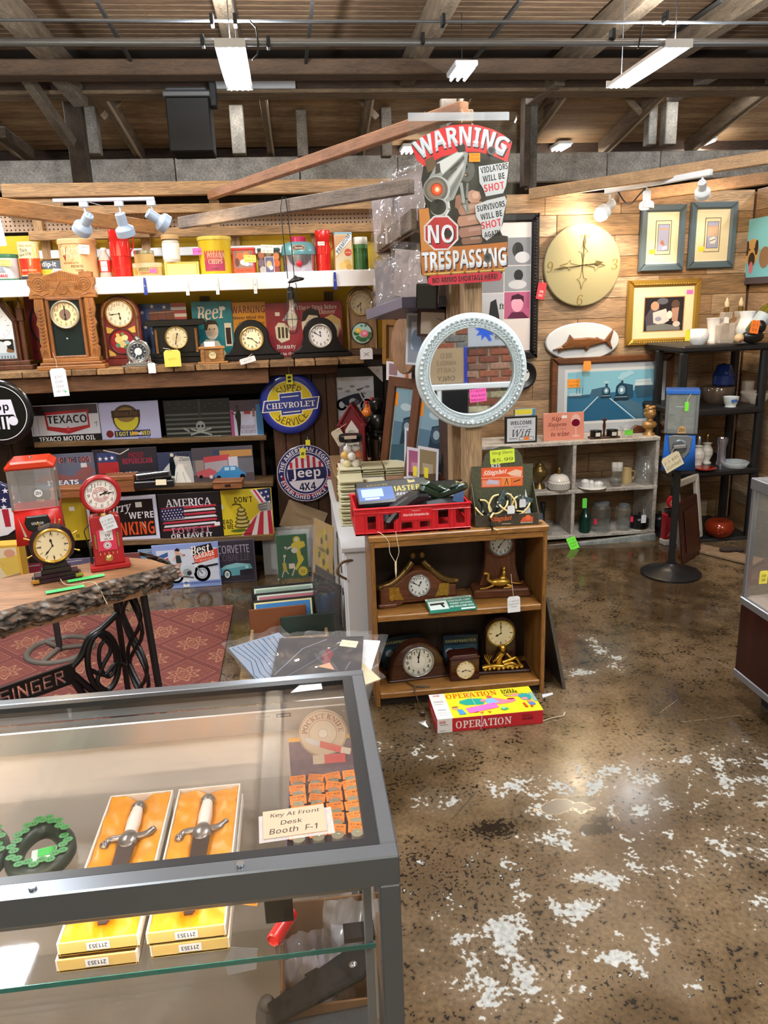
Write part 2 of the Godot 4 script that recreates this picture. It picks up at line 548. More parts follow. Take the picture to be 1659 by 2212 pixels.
# ---- the building:floor,roof,walls
func setting_up() -> void:
	make_floor()
	var m:=S("6a6258",.8,.6)
	nk().bx(-16,0,-17.2,18,6,-17.)
	setting("wall_far",g,S("4a3a2c",.8,.6))
	nk().bx(-16.2,0,-17.2,-16,6,4.2);setting("wall_left",g,m)
	nk().bx(18,0,-17.2,18.2,6,4.2);setting("wall_right",g,m)
	roof()
	brick_wall()
func make_floor() -> void:
	var size:=2048
	var period:=2.6
	var x0:=-.6;var z0:=-3.6
	var low:=noise(.006,31,4).get_seamless_image(512,512);low.resize(size,size,Image.INTERPOLATE_CUBIC);low.convert(Image.FORMAT_L8)
	var mid:=noise(.02,32,5).get_seamless_image(1024,1024);mid.resize(size,size,Image.INTERPOLATE_CUBIC);mid.convert(Image.FORMAT_L8)
	var fine:=noise(.06,33,5).get_seamless_image(size,size);fine.convert(Image.FORMAT_L8)
	var a:=low.get_data();var b:=mid.get_data();var f:=fine.get_data()
	var w:=512
	var mask:=PackedFloat32Array();mask.resize(w*w)
	var dark:=PackedFloat32Array();dark.resize(w*w)
	for q in [[1230,1690,.3,.09,.62],[1160,1755,.09,.05,.7],[1190,1810,.1,.07,.72],[1370,1735,.2,.07,.66],[1300,1895,.09,.06,.72],[1270,1960,.16,.05,.66],[1110,2060,.14,.17,.7],[1095,2130,.09,.09,.68],[1230,1990,.12,.07,.6],[1385,2070,.05,.05,.7],[1400,2000,.1,.08,.5],[1325,2065,.05,.02,.8],[1310,1410,.06,.17,.66],[1245,1450,.1,.04,.55],[960,1730,.09,.06,.6],[1590,1660,.3,.16,.55],[1650,1700,.1,.16,.62],[1620,1835,.2,.08,.62],[1440,1870,.2,.1,.52],[1120,1690,.08,.06,.6],[1380,1680,.1,.07,.6],[1500,1300,.3,.1,.5],[1640,1325,.2,.1,.5],[1580,1250,.2,.05,.5],[1000,2135,.04,.04,.6],[1005,2022,.05,.02,.6],[940,1610,.1,.04,.5],[1640,1960,.05,.1,.55],[1450,2110,.06,.06,.5],[1160,1420,.08,.03,.5],[880,1620,.2,.1,.42],[1450,1720,.3,.3,.36],[1200,1950,.4,.3,.36]]:
		splat(mask,w,ph(q[0],q[1],.0),q[2],q[3],q[4],x0,z0,period)
	for q in [[1060,1790,.1,.05,.8],[1050,1785,.03,.03,.9],[1285,1790,.06,.03,1.],[1250,1727,.05,.02,1.],[1020,1900,.35,.14,.52],[930,1880,.2,.15,.5],[905,1600,.14,.05,.55],[860,1650,.3,.08,.45],[1000,1550,.5,.1,.4],[1290,1770,.05,.03,.9],[1500,1470,.4,.2,.4],[1400,2120,.3,.2,.45]]:
		splat(dark,w,ph(q[0],q[1],.0),q[2],q[3],q[4],x0,z0,period)
	var puddle:=ph(1205,1742,.0)
	var pu:=Vector2((puddle.x-x0)/period,(puddle.z-z0)/period)*size
	var plain:=PackedByteArray();plain.resize(size*size*3)
	var worn:=PackedByteArray();worn.resize(size*size*3)
	var gloss:=PackedByteArray();gloss.resize(size*size)
	for y in size:
		var row:int=(y >> 2)*w
		for x in size:
			var i:=y*size+x
			var lo:=a[i]/255.0;var mi:=b[i]/255.0;var fi:=f[i]/255.0
			var t:=clampf(.5+(lo-.5)*1.5+(mi-.5)*.7,.0,1.)
			var s:=.86+(fi-.5)*.34
			var pit:=.0
			if fi+(mi-.5)*.5<.2:pit=.75
			var r:=(78.0+52.0*t)*s;var gr:=(61.0+47.0*t)*s;var bl:=(40.0+40.0*t)*s
			r*=1.0-pit;gr*=1.0-pit;bl*=1.0-pit
			var c3:=i*3
			plain[c3]=int(r);plain[c3+1]=int(gr);plain[c3+2]=int(bl)
			var q:int=row+(x >> 2)
			var fl:=mask[q]+(fi-.5)*.8+(mi-.5)*1.2
			var dk:=dark[q]+(fi-.5)*.9+(mi-.5)*.6
			var ro:=.1+.1*mi+.1*pit
			if mask[q]>.05:
				var haze:=clampf(mask[q]*.4,.0,.28)
				r=lerpf(r,168.0*s,haze);gr=lerpf(gr,158.0*s,haze);bl=lerpf(bl,144.0*s,haze)
				ro+=haze*.25
			if dk>.62:
				var e:=clampf((dk-.62)*9.,.0,.62)
				r*=1.0-e;gr*=1.0-e;bl*=1.0-e
			if fl>.66:
				var e:=clampf((fl-.66)*11.,.0,1.)
				r=lerpf(r,172.0*s+8.,e);gr=lerpf(gr,174.0*s+8.,e);bl=lerpf(bl,170.0*s+8.,e)
				ro=lerpf(ro,.5,e)
			var pd:=Vector2(x-pu.x,(y-pu.y)*2.2).length()/98.0+(mi-.5)*1.4
			if pd<.62:
				r=104.0;gr=96.0;bl=86.0;ro=.2
			elif pd<.68:
				r=176.0;gr=160.0;bl=132.0
			worn[c3]=int(clampf(r,0,255));worn[c3+1]=int(clampf(gr,0,255));worn[c3+2]=int(clampf(bl,0,255))
			gloss[i]=int(ro*255.)
	var im:=Image.create_from_data(size,size,false,Image.FORMAT_RGB8,worn)
	for q in [[975,1770,1030,1708,.004,"4a4438"],[1530,1420,1655,1480,.002,"b9b2a4"],[1470,1560,1600,1545,.0015,"a89f8e"],[1425,1540,1465,1510,.0015,"c4bcae"],[1010,2040,1025,2010,.002,"cfcac0"],[1510,1430,1560,1432,.0015,"b0a898"],[1320,1745,1340,1775,.003,"a58f72"],[1175,1562,1220,1552,.002,"b8ae98"]]:
		var p0:=ph(q[0],q[1],.0);var p1:=ph(q[2],q[3],.0)
		var m:=int(p0.distance_to(p1)/period*size)+1
		for i in m:
			var p:=p0.lerp(p1,float(i)/m)
			var u:=Vector2i(int((p.x-x0)/period*size),int((p.z-z0)/period*size))
			if u.x>1 and u.y>1 and u.x<size-4 and u.y<size-4 and hash(i/3+m) % 5>0:
				im.fill_rect(Rect2i(u,Vector2i.ONE*maxi(1,int(q[4]/period*size))),Color(q[5]))
	im.generate_mipmaps()
	var mat:=StandardMaterial3D.new()
	mat.albedo_texture=ImageTexture.create_from_image(im)
	var gi:=Image.create_from_data(size,size,false,Image.FORMAT_L8,gloss);gi.convert(Image.FORMAT_RGB8);gi.resize(1024,1024)
	mat.roughness_texture=ImageTexture.create_from_image(gi)
	mat.roughness=1.0
	mat.metallic_specular=.5
	var pi:=Image.create_from_data(size,size,false,Image.FORMAT_RGB8,plain);pi.resize(1024,1024,Image.INTERPOLATE_LANCZOS);pi.generate_mipmaps()
	var outer:=StandardMaterial3D.new()
	outer.albedo_texture=ImageTexture.create_from_image(pi)
	outer.roughness=.13
	var fl:=setting("floor")
	for q in [[x0,z0,x0+period,z0+period,true],[-16,-17,18,z0,false],[-16,z0+period,18,4,false],[-16,z0,x0,z0+period,false],[x0+period,z0,18,z0+period,false]]:
		var st:=SurfaceTool.new()
		st.begin(Mesh.PRIMITIVE_TRIANGLES)
		var c:=[V(q[0],0,q[1]),V(q[2],0,q[1]),V(q[2],0,q[3]),V(q[0],0,q[3])]
		for i in [0,1,2,0,2,3]:
			st.set_normal(Vector3.UP)
			st.set_uv(Vector2((c[i].x-x0)/period,(c[i].z-z0)/period))
			st.add_vertex(c[i])
		part(fl,"worn_concrete" if q[4] else "concrete",st.commit(),mat if q[4] else outer)
	nk().bx(-16,-.3,-17,18,-.01,4)
	part(fl,"slab",g,M("55493c",.9))
func splat(a:PackedFloat32Array,w:int,p:Vector3,rx:float,rz:float,s:float,x0:float,z0:float,period:float) -> void:
	var c:=Vector2((p.x-x0)/period,(p.z-z0)/period)*w
	var r:=Vector2(rx,rz)/period*w
	for y in range(maxi(0,int(c.y-r.y*1.6)),mini(w,int(c.y+r.y*1.6)+1)):
		for x in range(maxi(0,int(c.x-r.x*1.6)),mini(w,int(c.x+r.x*1.6)+1)):
			var d:=Vector2((x-c.x)/r.x,(y-c.y)/r.y).length()/1.6
			if d<1.0:
				var e:=mini(mini(x,y),mini(w-1-x,w-1-y))/24.0
				a[y*w+x]=maxf(a[y*w+x],s*(1.0-d*d)*clampf(e,.0,1.))
func roof() -> void:
	var c:=setting("ceiling")
	var tones:=["97785a","886a4e","a18262","8f7052","7c6046"]
	var i:=0
	var z:=4.0
	while z>-11.0:      # flat deck overhead
		var d:=.15 if z<-6. else .6
		nk().bx(-16,4.78,z-d+.012,18,4.84,z,.008)
		part(c,"deck_board",g,W(tones[i*7 % 5],0,.75,.6));i+=1
		z-=d
	for k in 11:          # the sloping bay beyond,boards lapped like steps
		var y:=4.66-k*.036;var zz:=-12.3-k*.19
		nk()
		g.at(0,y,zz,-14,0,0).box(1,0,0,34,.045,.2,.01)
		part(c,"deck_board",g,W(["c09a70","b08a62","caa67a"][k % 3],0,.75,.6))
	nk().bx(-16,4.9,-17,18,5.,4)
	part(c,"roof_sheet",g,M("3a3028",.9))
	nk().bx(-16,4.,-14.9,18,4.95,-14.6)
	part(c,"end_panel",g,W("5a4230",0,.8,.5))
	for x in [-6.2,-4.4,-2.6,-.46,1.75,3.8,5.,7.,9.]:
		nk().bx(x-.09,4.46,-11.6,x+.09,4.76,3.5,.01)
		part(c,"rafter",g,W("8c7860",2,.75,.7))
	for x in [-6.,-4.2,-2.35,-.2,1.3,2.7,4.1,5.6,7.2]:
		nk().bar(V(x,4.6,-11.6),V(x+.05,4.14,-14.3),.11,.24,.01)
		part(c,"rafter",g,W("9c8468",2,.75,.7))
		nk().bar(V(x+.045,4.475,-11.7),V(x+.095,4.01,-14.3),.03,.03)
		part(c,"rafter_strip",g,M("b9a68c",.8))
	nk().bx(-14,4.3,-10.5,16,4.47,-10.2,.012);part(c,"cross_beam",g,W("6a5038",0,.7,.7))
	nk().bx(-14,4.44,-11.7,16,4.72,-11.45,.012);part(c,"cross_beam",g,W("5c432e",0,.7,.7))
	nk().bx(-14,4.39,-11.78,16,4.44,-11.4,.008);part(c,"beam_flange",g,W("a08564",0,.7,.7))
	var cuts:=[-14.,-4.6,-1.72,.3,1.94,3.42,5.6,6.56,9.4,16.]
	for k in cuts.size()-1:
		nk().bx(cuts[k]+.008,3.58,-14.05,cuts[k+1]-.008,4.03,-13.85,.012)
		part(c,"header_beam",g,S(["e6e0d6","dcd6cc","ece6dc"][k % 3],.75,.7))
	for q in [[180,400,.24,"5b4c3c",-12.2],[207,335,.17,"aaa398",-12.6],[518,335,.2,"968b7c",-12.6],[970,400,.22,"6a5c4c",-12.2],[835,340,.16,"8d8172",-12.8],[1133,405,.1,"5c4a3a",-12.2],[1146,410,.13,"8e887e",-12.4],[1403,315,.14,"a49d92",-12.8],[1442,315,.19,"8f8678",-12.6],[655,340,.16,"8d8172",-12.9]]:
		var p:=pz(q[0],q[1],q[4])
		nk().bx(p.x-q[2]/2,p.y,q[4]-.1,p.x+q[2]/2,4.5,q[4]+.1,.012)
		part(c,"post",g,S(q[3],.75,.8))
	for q in [[265,210,222,255],[765,200,815,255],[1340,195,1385,245],[15,305,65,335]]:
		nk().bar(pz(q[0],q[1],-12.5),pz(q[2],q[3],-12.5),.06,.09,.006)
		part(c,"brace",g,W("b7a184",0,.75))
	for q in [[45,150,155,310,-11.,.13,"7c6d5c"],[0,285,65,335,-11.4,.14,"6c5d4c"],[100,130,175,215,-10.8,.2,"8d8274"],[1210,170,1145,215,-11.2,.16,"8a7a66"],[1545,150,1450,205,-11.2,.2,"a29a8e"]]:
		nk().bar(pz(q[0],q[1],q[4]),pz(q[2],q[3],q[4]-.8),q[5],q[5],.01)
		part(c,"strut",g,S(q[6],.75,.8))
	for q in [[46,.012,-7.1,"7d8288"],[93,.024,-6.95,"8a9096"],[88,.018,-7.02,"6c7278"]]:
		var p:=pz(830,q[0],q[2])
		nk().at(0,p.y,q[2],0,0,90).cyl(q[1],-14,14,10)
		part(c,"conduit",g,M(q[3],.4,.5))
	for q in [[458,47],[508,47],[438,92],[912,88],[1322,78],[957,47],[1437,40],[580,95]]:
		var p:=pz(q[0],q[1],-6.95)
		nk().bx(p.x-.015,p.y-.035,-6.99,p.x+.015,p.y+.05,-6.9,.005)
		part(c,"conduit_clamp",g,M("1c1d20",.6))
	for q in [[208,0,285,135],[675,5,660,140],[1125,0,1018,137],[1560,0,1455,72]]:    # dark hanging rods
		nk().bar(pz(q[0],q[1],-8.2),pz(q[2],q[3],-10.3),.035,.035)
		part(c,"tie_rod",g,M("2a2724",.6))
	nk()
	g.tube([pz(540,45,-6.95),pz(553,60,-6.95),pz(558,95,-6.9),pz(556,118,-6.9),pz(545,130,-6.9)],.007,6)
	part(c,"lamp_wire",g,M("18181a",.6))
	nk()
	g.tube([pz(1388,55,-6.95),pz(1383,80,-6.9),pz(1378,105,-6.9)],.007,6)
	part(c,"lamp_wire",g,M("18181a",.6))
	var a:=pz(352,166,-10.9);var b:=pz(470,335,-10.9)
	var o:=base("air_duct","square metal air duct with a black lower box, hanging below the roof at left","duct",V((a.x+b.x)/2,b.y,-10.9))
	var wd:=(b.x-a.x)/2-.03
	nk().bx(-wd,.0,-wd,wd,.62,wd,.015);part(o,"lower_box",g,M("0c0d0e",.45))
	nk().bx(-wd-.02,.62,-wd-.02,wd+.02,.68,wd+.02,.01);part(o,"collar",g,M("7a7d80",.35,.6))
	nk().bx(-wd+.01,.68,-wd,wd-.02,4.28-b.y,wd,.015);part(o,"trunk",g,M("5c5e60",.4,.5))
	nk().bx(wd,.55,-.1,wd+.08,.85,.1,.01);part(o,"bracket",g,M("2a2a2a",.5))
	nk().bx(-.55,0,-.02,.55,.22,.02,.005)
	solo("vent_board",g,M("c2c5c8",.5),"pale flat panel fixed along the beam behind the left fluorescent light","panel",pz(548,192,-11.35))
func brick_wall() -> void:
	var w:=setting("wall_back")
	nk().bx(-16,0,1.5,18,4.9,1.7);part(w,"mortar_bed",g,S("c9c0a0",.9,1.5))
	var meshes:=[]
	for i in 3:
		nk().box(0,0,0,.2,.062,.03,.006)
		meshes.append(g.mesh())
	var cols:=["9b5a42","a8674c","87503e","b58a74","7d7a74","d6cda8","a25f45","8f6a5a"]
	for row in 16:
		for i in 9:
			var b:=part(w,"brick",meshes[(row+i) % 3],S(cols[rng.randi() % 8],.85,4.))
			b.position=V(.9+i*.226+(row % 2)*.113,.45+row*.07,1.49)
	var o:=base("white_rail","white painted board frame before the brick wall, seen in the round mirror","rail",V(1.72,0,1.44))
	for y in [.5,.8]:
		nk().bx(-.7,y,-.02,.7,y+.055,.02,.006);part(o,"board",g,M("dfe6e8",.5))
	for x in [-.66,-.34,.62]:
		nk().bx(x,0,-.015,x+.045,.8,.015,.006);part(o,"upright",g,M("dfe6e8",.5))
	nk().bx(-.29,.555,-.015,-.03,.8,.0,.004);part(o,"black_panel",g,M("14171a",.3))
	for q in [["cardboard_notice","brown cardboard notice, red handle carts only, seen reversed in the mirror","a08a6c",1.3,.86,1.66,1.2],["printed_board","grey board with a blue splash, seen in the upper right of the mirror","a7adb4",1.7,1.205,2.3,1.5]]:
		o=base(q[0],q[1],"notice",V((q[3]+q[5])/2,q[4],1.465),180)
		var wd:float=(q[5]-q[3])/2
		nk().bx(-wd,0,-.006,wd,q[6]-q[4],.0,.002);part(o,"board",g,M(q[2],.8))
		var a:=A.new(self,.001,.001,0,(q[6]-q[4])*1000,.0003)
		if q[0]=="cardboard_notice":
			a.t("RED",0,70,110,50,"5c4a3a","s");a.t("HANDLE",0,140,190,45,"5c4a3a","s");a.t("CARTS",0,210,180,45,"6a5844","s");a.t("ONLY",0,290,170,48,"3a2c22","s")
		else:
			a.star(130,140,105,"2456c8",9,.55);a.p([120,120,60,240,90,250,150,160],"2456c8");a.star(170,90,50,"2456c8",7,.5);a.t("rumun",-60,215,180,40,"1c2028","sb",0,.3)
		ink(a,o)
	nk().bx(-.017,0,-.02,.017,1.21,.0,.004)
	solo("blue_post",g,M("2338a0",.4),"narrow blue post between the cardboard notice and bricks, seen in the mirror","post",V(1.675,0,1.475))
# ---- kit for things that come often
func ink(a:A,o:Node,called:="print",rough:=.45,label:="") -> MeshInstance3D:
	return part(o,called,a.mesh(),VC(rough),label)
# an upright panel seen at pixels (x0,y0)-(x1,y1) on the plane z:[node,print to draw on,width,height in pixels]
func board_at(x0:float,y0:float,x1:float,y1:float,z:float,called:String,label:String,cat:String,body:String,group:="",thick:=.006,rough:=.4,turn:=.0,body_name:="panel") -> Array:
	var mx:=(x0+x1)/2;var my:=(y0+y1)/2
	var b:=pz(mx,y1,z);var t:=pz(mx,y0,z)
	var wd:=pz(x1,my,z).x-pz(x0,my,z).x
	var h:=t.y-b.y
	if b.y<.14:b.y=.001
	var o:=base(called,label,cat,V(b.x,b.y,z),turn,group)
	if body:
		nk().bx(-wd/2,0,-thick,wd/2,h,0,.0015)
		part(o,body_name,g,M(body,rough))
	var w:=x1-x0;var hp:=y1-y0
	return [o,A.new(self,wd/w,h/hp,w/2,hp,.0002),w,hp,wd,h]
# a hanging paper tag:plate,string and scribbled lines
func tag(x0:float,y0:float,x1:float,y1:float,z:float,color:String,label:String,lines:Array,cord:=[],group:="",ink_color:="33312e",turn:=.0,tilt:=.0,dot:="") -> Node3D:
	var mx:=(x0+x1)/2
	var b:=pz(mx,(y0+y1)/2,z);var k:=ks(mx,y0,z)
	var w:=x1-x0;var h:=y1-y0
	var o:=base("price_tag",label,"price tag",b,turn,group)
	o.rotation_degrees.z=tilt
	nk(k)
	var c:=minf(w,h)*.14
	g.prism([-w/2,-h/2,w/2,-h/2,w/2,h/2-c,w/2-c,h/2,-w/2+c,h/2,-w/2,h/2-c],-.35,.0)
	part(o,"card",g,M(color,.75))
	var a:=A.new(self,k,k,w/2,h/2,.0002)
	var n:=lines.size()
	for i in n:
		if lines[i]!="":a.t(lines[i],w*.5,h*(.22+.66*(i+.5)/n),w*(.8 if lines[i].length()>5 else .5),h*minf(.42/n,.3),ink_color,"s",-3.,.15)
	if dot:a.e(w*.78,h*.84,w*.07,w*.07,dot)
	if n>0 or dot:ink(a,o,"writing",.8)
	if cord.size()>0:
		var pts:=[V(0,h*.42,.3)]
		var inv:=o.transform.affine_inverse()
		for i in range(0,cord.size(),2):pts.append((inv*pz(cord[i],cord[i+1],z+.004))/k)
		nk(k).tube(pts,.55,5)
		part(o,"string",g,M("d8cfb8",.9))
	return o
func note(o:Node,k:float,cx:float,cy:float,z:float,w:float,h:float,color:String,lines:Array,tilt:=.0,ink_color:="2c2a30",called:="price_sticker") -> void:   # a paper stuck on a thing
	var s:=Node3D.new();s.name=called;o.add_child(s,true)
	s.position=V(cx,cy,z)*k;s.rotation_degrees.z=tilt
	nk(k).bx(-w/2,-h/2,-.1,w/2,h/2,.15)
	part(s,"paper",g,M(color,.8))
	if lines.size():
		var a:=A.new(self,k,k,w/2,h/2,.2*k)
		for i in lines.size():a.t(lines[i],w*.5,h*(i+.5)/lines.size(),w*(.84 if lines[i].length()>4 else .55),h*minf(.55/lines.size(),.4),ink_color,"s",.0,.12)
		ink(a,s,"writing",.8)
const ROMAN:=["XII","I","II","III","IIII","V","VI","VII","VIII","IX","X","XI"]
# clock works on a face at (cx,cy,z):dial,numerals,two hands,rim
func clock(o:Node,k:float,cx:float,cy:float,z:float,r:float,face:String,style:String,hour:float,minute:float,rim:String,rim_w:=1.5,numeral:="2a2420",hands:="181410",rim_metal:=.6,inner:="") -> void:
	nk(k)
	g.at(cx,cy,z,90,0,0).cyl(r,-1.,.0,32)
	part(o,"dial",g,M(face,.45))
	var a:=A.new(self,k,k,0,0,(z+.05)*k)
	if inner:
		a.e(cx,-cy,r*.45,r*.45,inner,24)
	if style!="t":a.oval(cx,-cy,r*.93,r*.93,r*.02,numeral,36)
	for i in 12:
		var t:=TAU*i/12.0
		var s:=Vector2(cx+sin(t)*r*.76,-cy-cos(t)*r*.76)
		if style=="a":a.t("12" if i==0 else str(i),s.x,s.y,.0,r*.24,numeral,"sb")
		elif style=="s":a.t("12" if i==0 else str(i),s.x,s.y,.0,r*.24,numeral,"r",.0,.15)
		elif style=="r":a.t(ROMAN[i],s.x,s.y,.0,r*.24,numeral,"rb",rad_to_deg(t))
		else:a.l([cx+sin(t)*r*.72,-cy-cos(t)*r*.72,cx+sin(t)*r*.9,-cy-cos(t)*r*.9],r*(.07 if i % 3==0 else .035),numeral)
	ink(a,o,"numerals",.6)
	for q in [["hour_hand",(hour+minute/60.)/12.,.5,.09],["minute_hand",minute/60.,.78,.06]]:
		nk(k)
		g.at(cx,cy,z+.5,0,0,-360.0*q[1])
		var ln:float=r*q[2];var w:float=r*q[3]
		g.prism([-w*.3,-r*.08,w*.3,-r*.08,w*.4,ln*.5,w,ln*.68,0,ln,-w,ln*.68,-w*.4,ln*.5],.0,.35)
		g.at(cx,cy,z+.5,90,0,0).cyl(r*.06,.0,.8,10)
		part(o,q[0],g,M(hands,.4))
	if rim:
		nk(k)
		g.at(cx,cy,z,90,0,0).lathe([r*.97,.0,r*.99,rim_w*.9,r+rim_w*.5,rim_w*1.2,r+rim_w,rim_w*.6,r+rim_w*1.1,-1.],36)
		part(o,"rim",g,M(rim,.25,rim_metal))
func can(o:Node,k:float,called:String,prof:Array,color:String,rough:=.35,metal:=.0,seg:=28) -> MeshInstance3D:
	nk(k).lathe(prof,seg)
	return part(o,called,g,M(color,rough,metal))
# a picture frame lying in the xy plane round a w by h opening:four mitred sides
func frame_sides(o:Node,k:float,w:float,h:float,fw:float,depth:float,m:Material,z0:=.0,called:="frame_side",bev:=.6) -> void:
	var a:=w/2+fw;var b:=h/2+fw;var c:=w/2;var d:=h/2
	for q in [[-a,-b,a,-b,c,-d,-c,-d],[a,-b,a,b,c,d,c,-d],[a,b,-a,b,-c,d,c,d],[-a,b,-a,-b,-c,-d,-c,d]]:
		nk(k).prism(q,z0,z0+depth,bev)
		part(o,called,g,m)
# ---- left booth:back wall framing,white shelf with tins,shelf of mantel clocks
func plank(o:Node,called:String,x0:float,y0:float,x1:float,y1:float,z:float,h:float,d:float,m:Material) -> void:   # a board between two pixels of its top front edge
	var a:=pz(x0,y0,z);var b:=pz(x1,y1,z)
	nk()
	g.bar(a+V(0,-h/2,-d/2),b+V(0,-h/2,-d/2),d,h,.004)
	part(o,called,g,m)
func left_booth() -> void:
	var w:=setting("wall_booth")
	var pine:=W("c79a68",0,.65);var pine_up:=W("c99d6c",1,.65)
	nk().bx(-3.4,1.36,-5.12,.62,2.11,-5.1);part(w,"yellow_panel",g,M("c9a81c",.6))
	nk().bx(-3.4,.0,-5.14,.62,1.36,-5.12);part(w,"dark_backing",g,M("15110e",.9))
	nk().bx(-3.4,.0,-5.05,-1.62,1.36,-5.);part(w,"end_board",g,W("4a2f1c",1,.6))
	nk().flat()
	var px0:=-2.2;var py0:=2.13;var s:=.0245;var hh:=.0042
	for j in 5:
		for i in 114:
			var x:=px0+i*s;var y:=py0+j*s
			var q:=[Vector2(x,y),Vector2(x+s,y),Vector2(x+s,y+s),Vector2(x,y+s)]
			var c:=Vector2(x+s/2,y+s/2)
			var n:=[c+Vector2(-hh,-hh),c+Vector2(hh,-hh),c+Vector2(hh,hh),c+Vector2(-hh,hh)]
			for e in 4:
				var f:=(e+1) % 4
				g.quad(V(q[e].x,q[e].y,-5.1),V(q[f].x,q[f].y,-5.1),V(n[f].x,n[f].y,-5.1),V(n[e].x,n[e].y,-5.1))
				g.quad(V(q[f].x,q[f].y,-5.106),V(q[e].x,q[e].y,-5.106),V(n[e].x,n[e].y,-5.106),V(n[f].x,n[f].y,-5.106))
	part(w,"pegboard",g,M("a98f78",.8))
	for q in [[0,397,850,385,.075,-4.98],[0,428,130,428,.05,-5.],[130,445,840,432,.05,-5.],[60,499,830,480,.055,-5.]]:
		plank(w,"rail",q[0],q[1],q[2],q[3],q[5],q[4],.05,pine)
	plank(w,"white_rail",80,541,640,528,-5.05,.05,.02,M("dfe3e6",.6))
	for q in [[60,440,95,500],[80,500,120,560],[118,512,124,560],[228,505,236,560],[450,430,462,490],[495,490,503,530],[670,480,685,540],[820,440,832,560],[300,505,308,560]]:
		var a:=pz(q[0],q[1],-5.02);var b:=pz(q[2],q[3],-5.02)
		nk().bx(a.x,b.y,-5.1,a.x+.055,a.y,-5.05,.003)
		part(w,"stud",g,pine_up)
	for q in [[0,650,790],[430,640,780],[700,630,780]]:
		var a:=pz(q[0],q[1],-5.05);var b:=pz(q[0],q[2],-5.05)
		nk().bx(a.x,b.y,-5.1,a.x+.06,a.y,-5.06,.003);part(w,"stud",g,W("8a6a3c",1))
	nk().bar(pz(455,422,-4.95),pz(1004,234,-3.08),.045,.05,.004)
	solo("pine_batten",g,W("c98d63",2,.6),"long bare pine batten sloping up to the post above the warning sign","timber")
	nk().bar(pz(390,482,-4.5),pz(890,402,-3.35),.04,.06,.004)
	solo("grey_batten",g,W("a8978a",2,.75),"weathered grey batten from which the wire cage lamp hangs","timber")
	nk().bar(pz(-30,442,-3.9),pz(330,492,-5.),.045,.075,.004)
	solo("pine_batten",g,W("d79a5c",2,.6),"warm lit pine board running back behind the left track light","timber")
	var hs:=1.838
	var o:=base("display_shelf","long white painted shelf carrying old tins and flasks","shelf",V(0,hs,0))
	nk().bx(-3.4,-.02,-5.05,.56,.0,-4.7);part(o,"shelf_board",g,M("e8e6e4",.5))
	nk().bx(-3.4,-.088,-4.7,.54,.004,-4.682,.003);part(o,"front_edge",g,M("efebea",.45))
	for q in [[312,602,"1f3fa8","blue"],[403,603,"e9ecee","first white"],[468,601,"e9ecee","second white"],[550,599,"e9ecee","third white"],[723,590,"2a3f9a","blue"]]:
		var k:=ks(q[0],q[1],-4.67)
		var p:=pz(q[0],q[1],-4.676)
		var pin:=base("clothes_peg",("blue plastic peg clipped on the white shelf edge, %s" % ("left one of two" if q[0]<500 else "right one of two")) if q[3]=="blue" else "%s clear peg from the left, clipped to the white shelf edge" % q[3],"clothes peg",p,0,"pegs on the white shelf edge")
		nk(k).prism([-2.2,2,2.2,2,3.2,-14,3.6,-34,-3.6,-34,-3.2,-14],.0,1.8,.4);part(pin,"jaw",g,M(q[2],.3))
		nk(k).ring(0,-15,2.2,1.6,.5,12,5);part(pin,"spring",g,M("b8bcc0",.3,.8))
		nk(k).at(0,-28,1.8,90,0,0).cyl(1.,0,.4,8);part(pin,"hole",g,M("404040",.6))
	tins(hs)
	mantel_clocks()
	track_light_left()
	cage_lamp()
func place(x:float,y:float,z:float,h:float) -> Vector3:
	var p:=pz(x,y,z)
	p.y=h
	return p
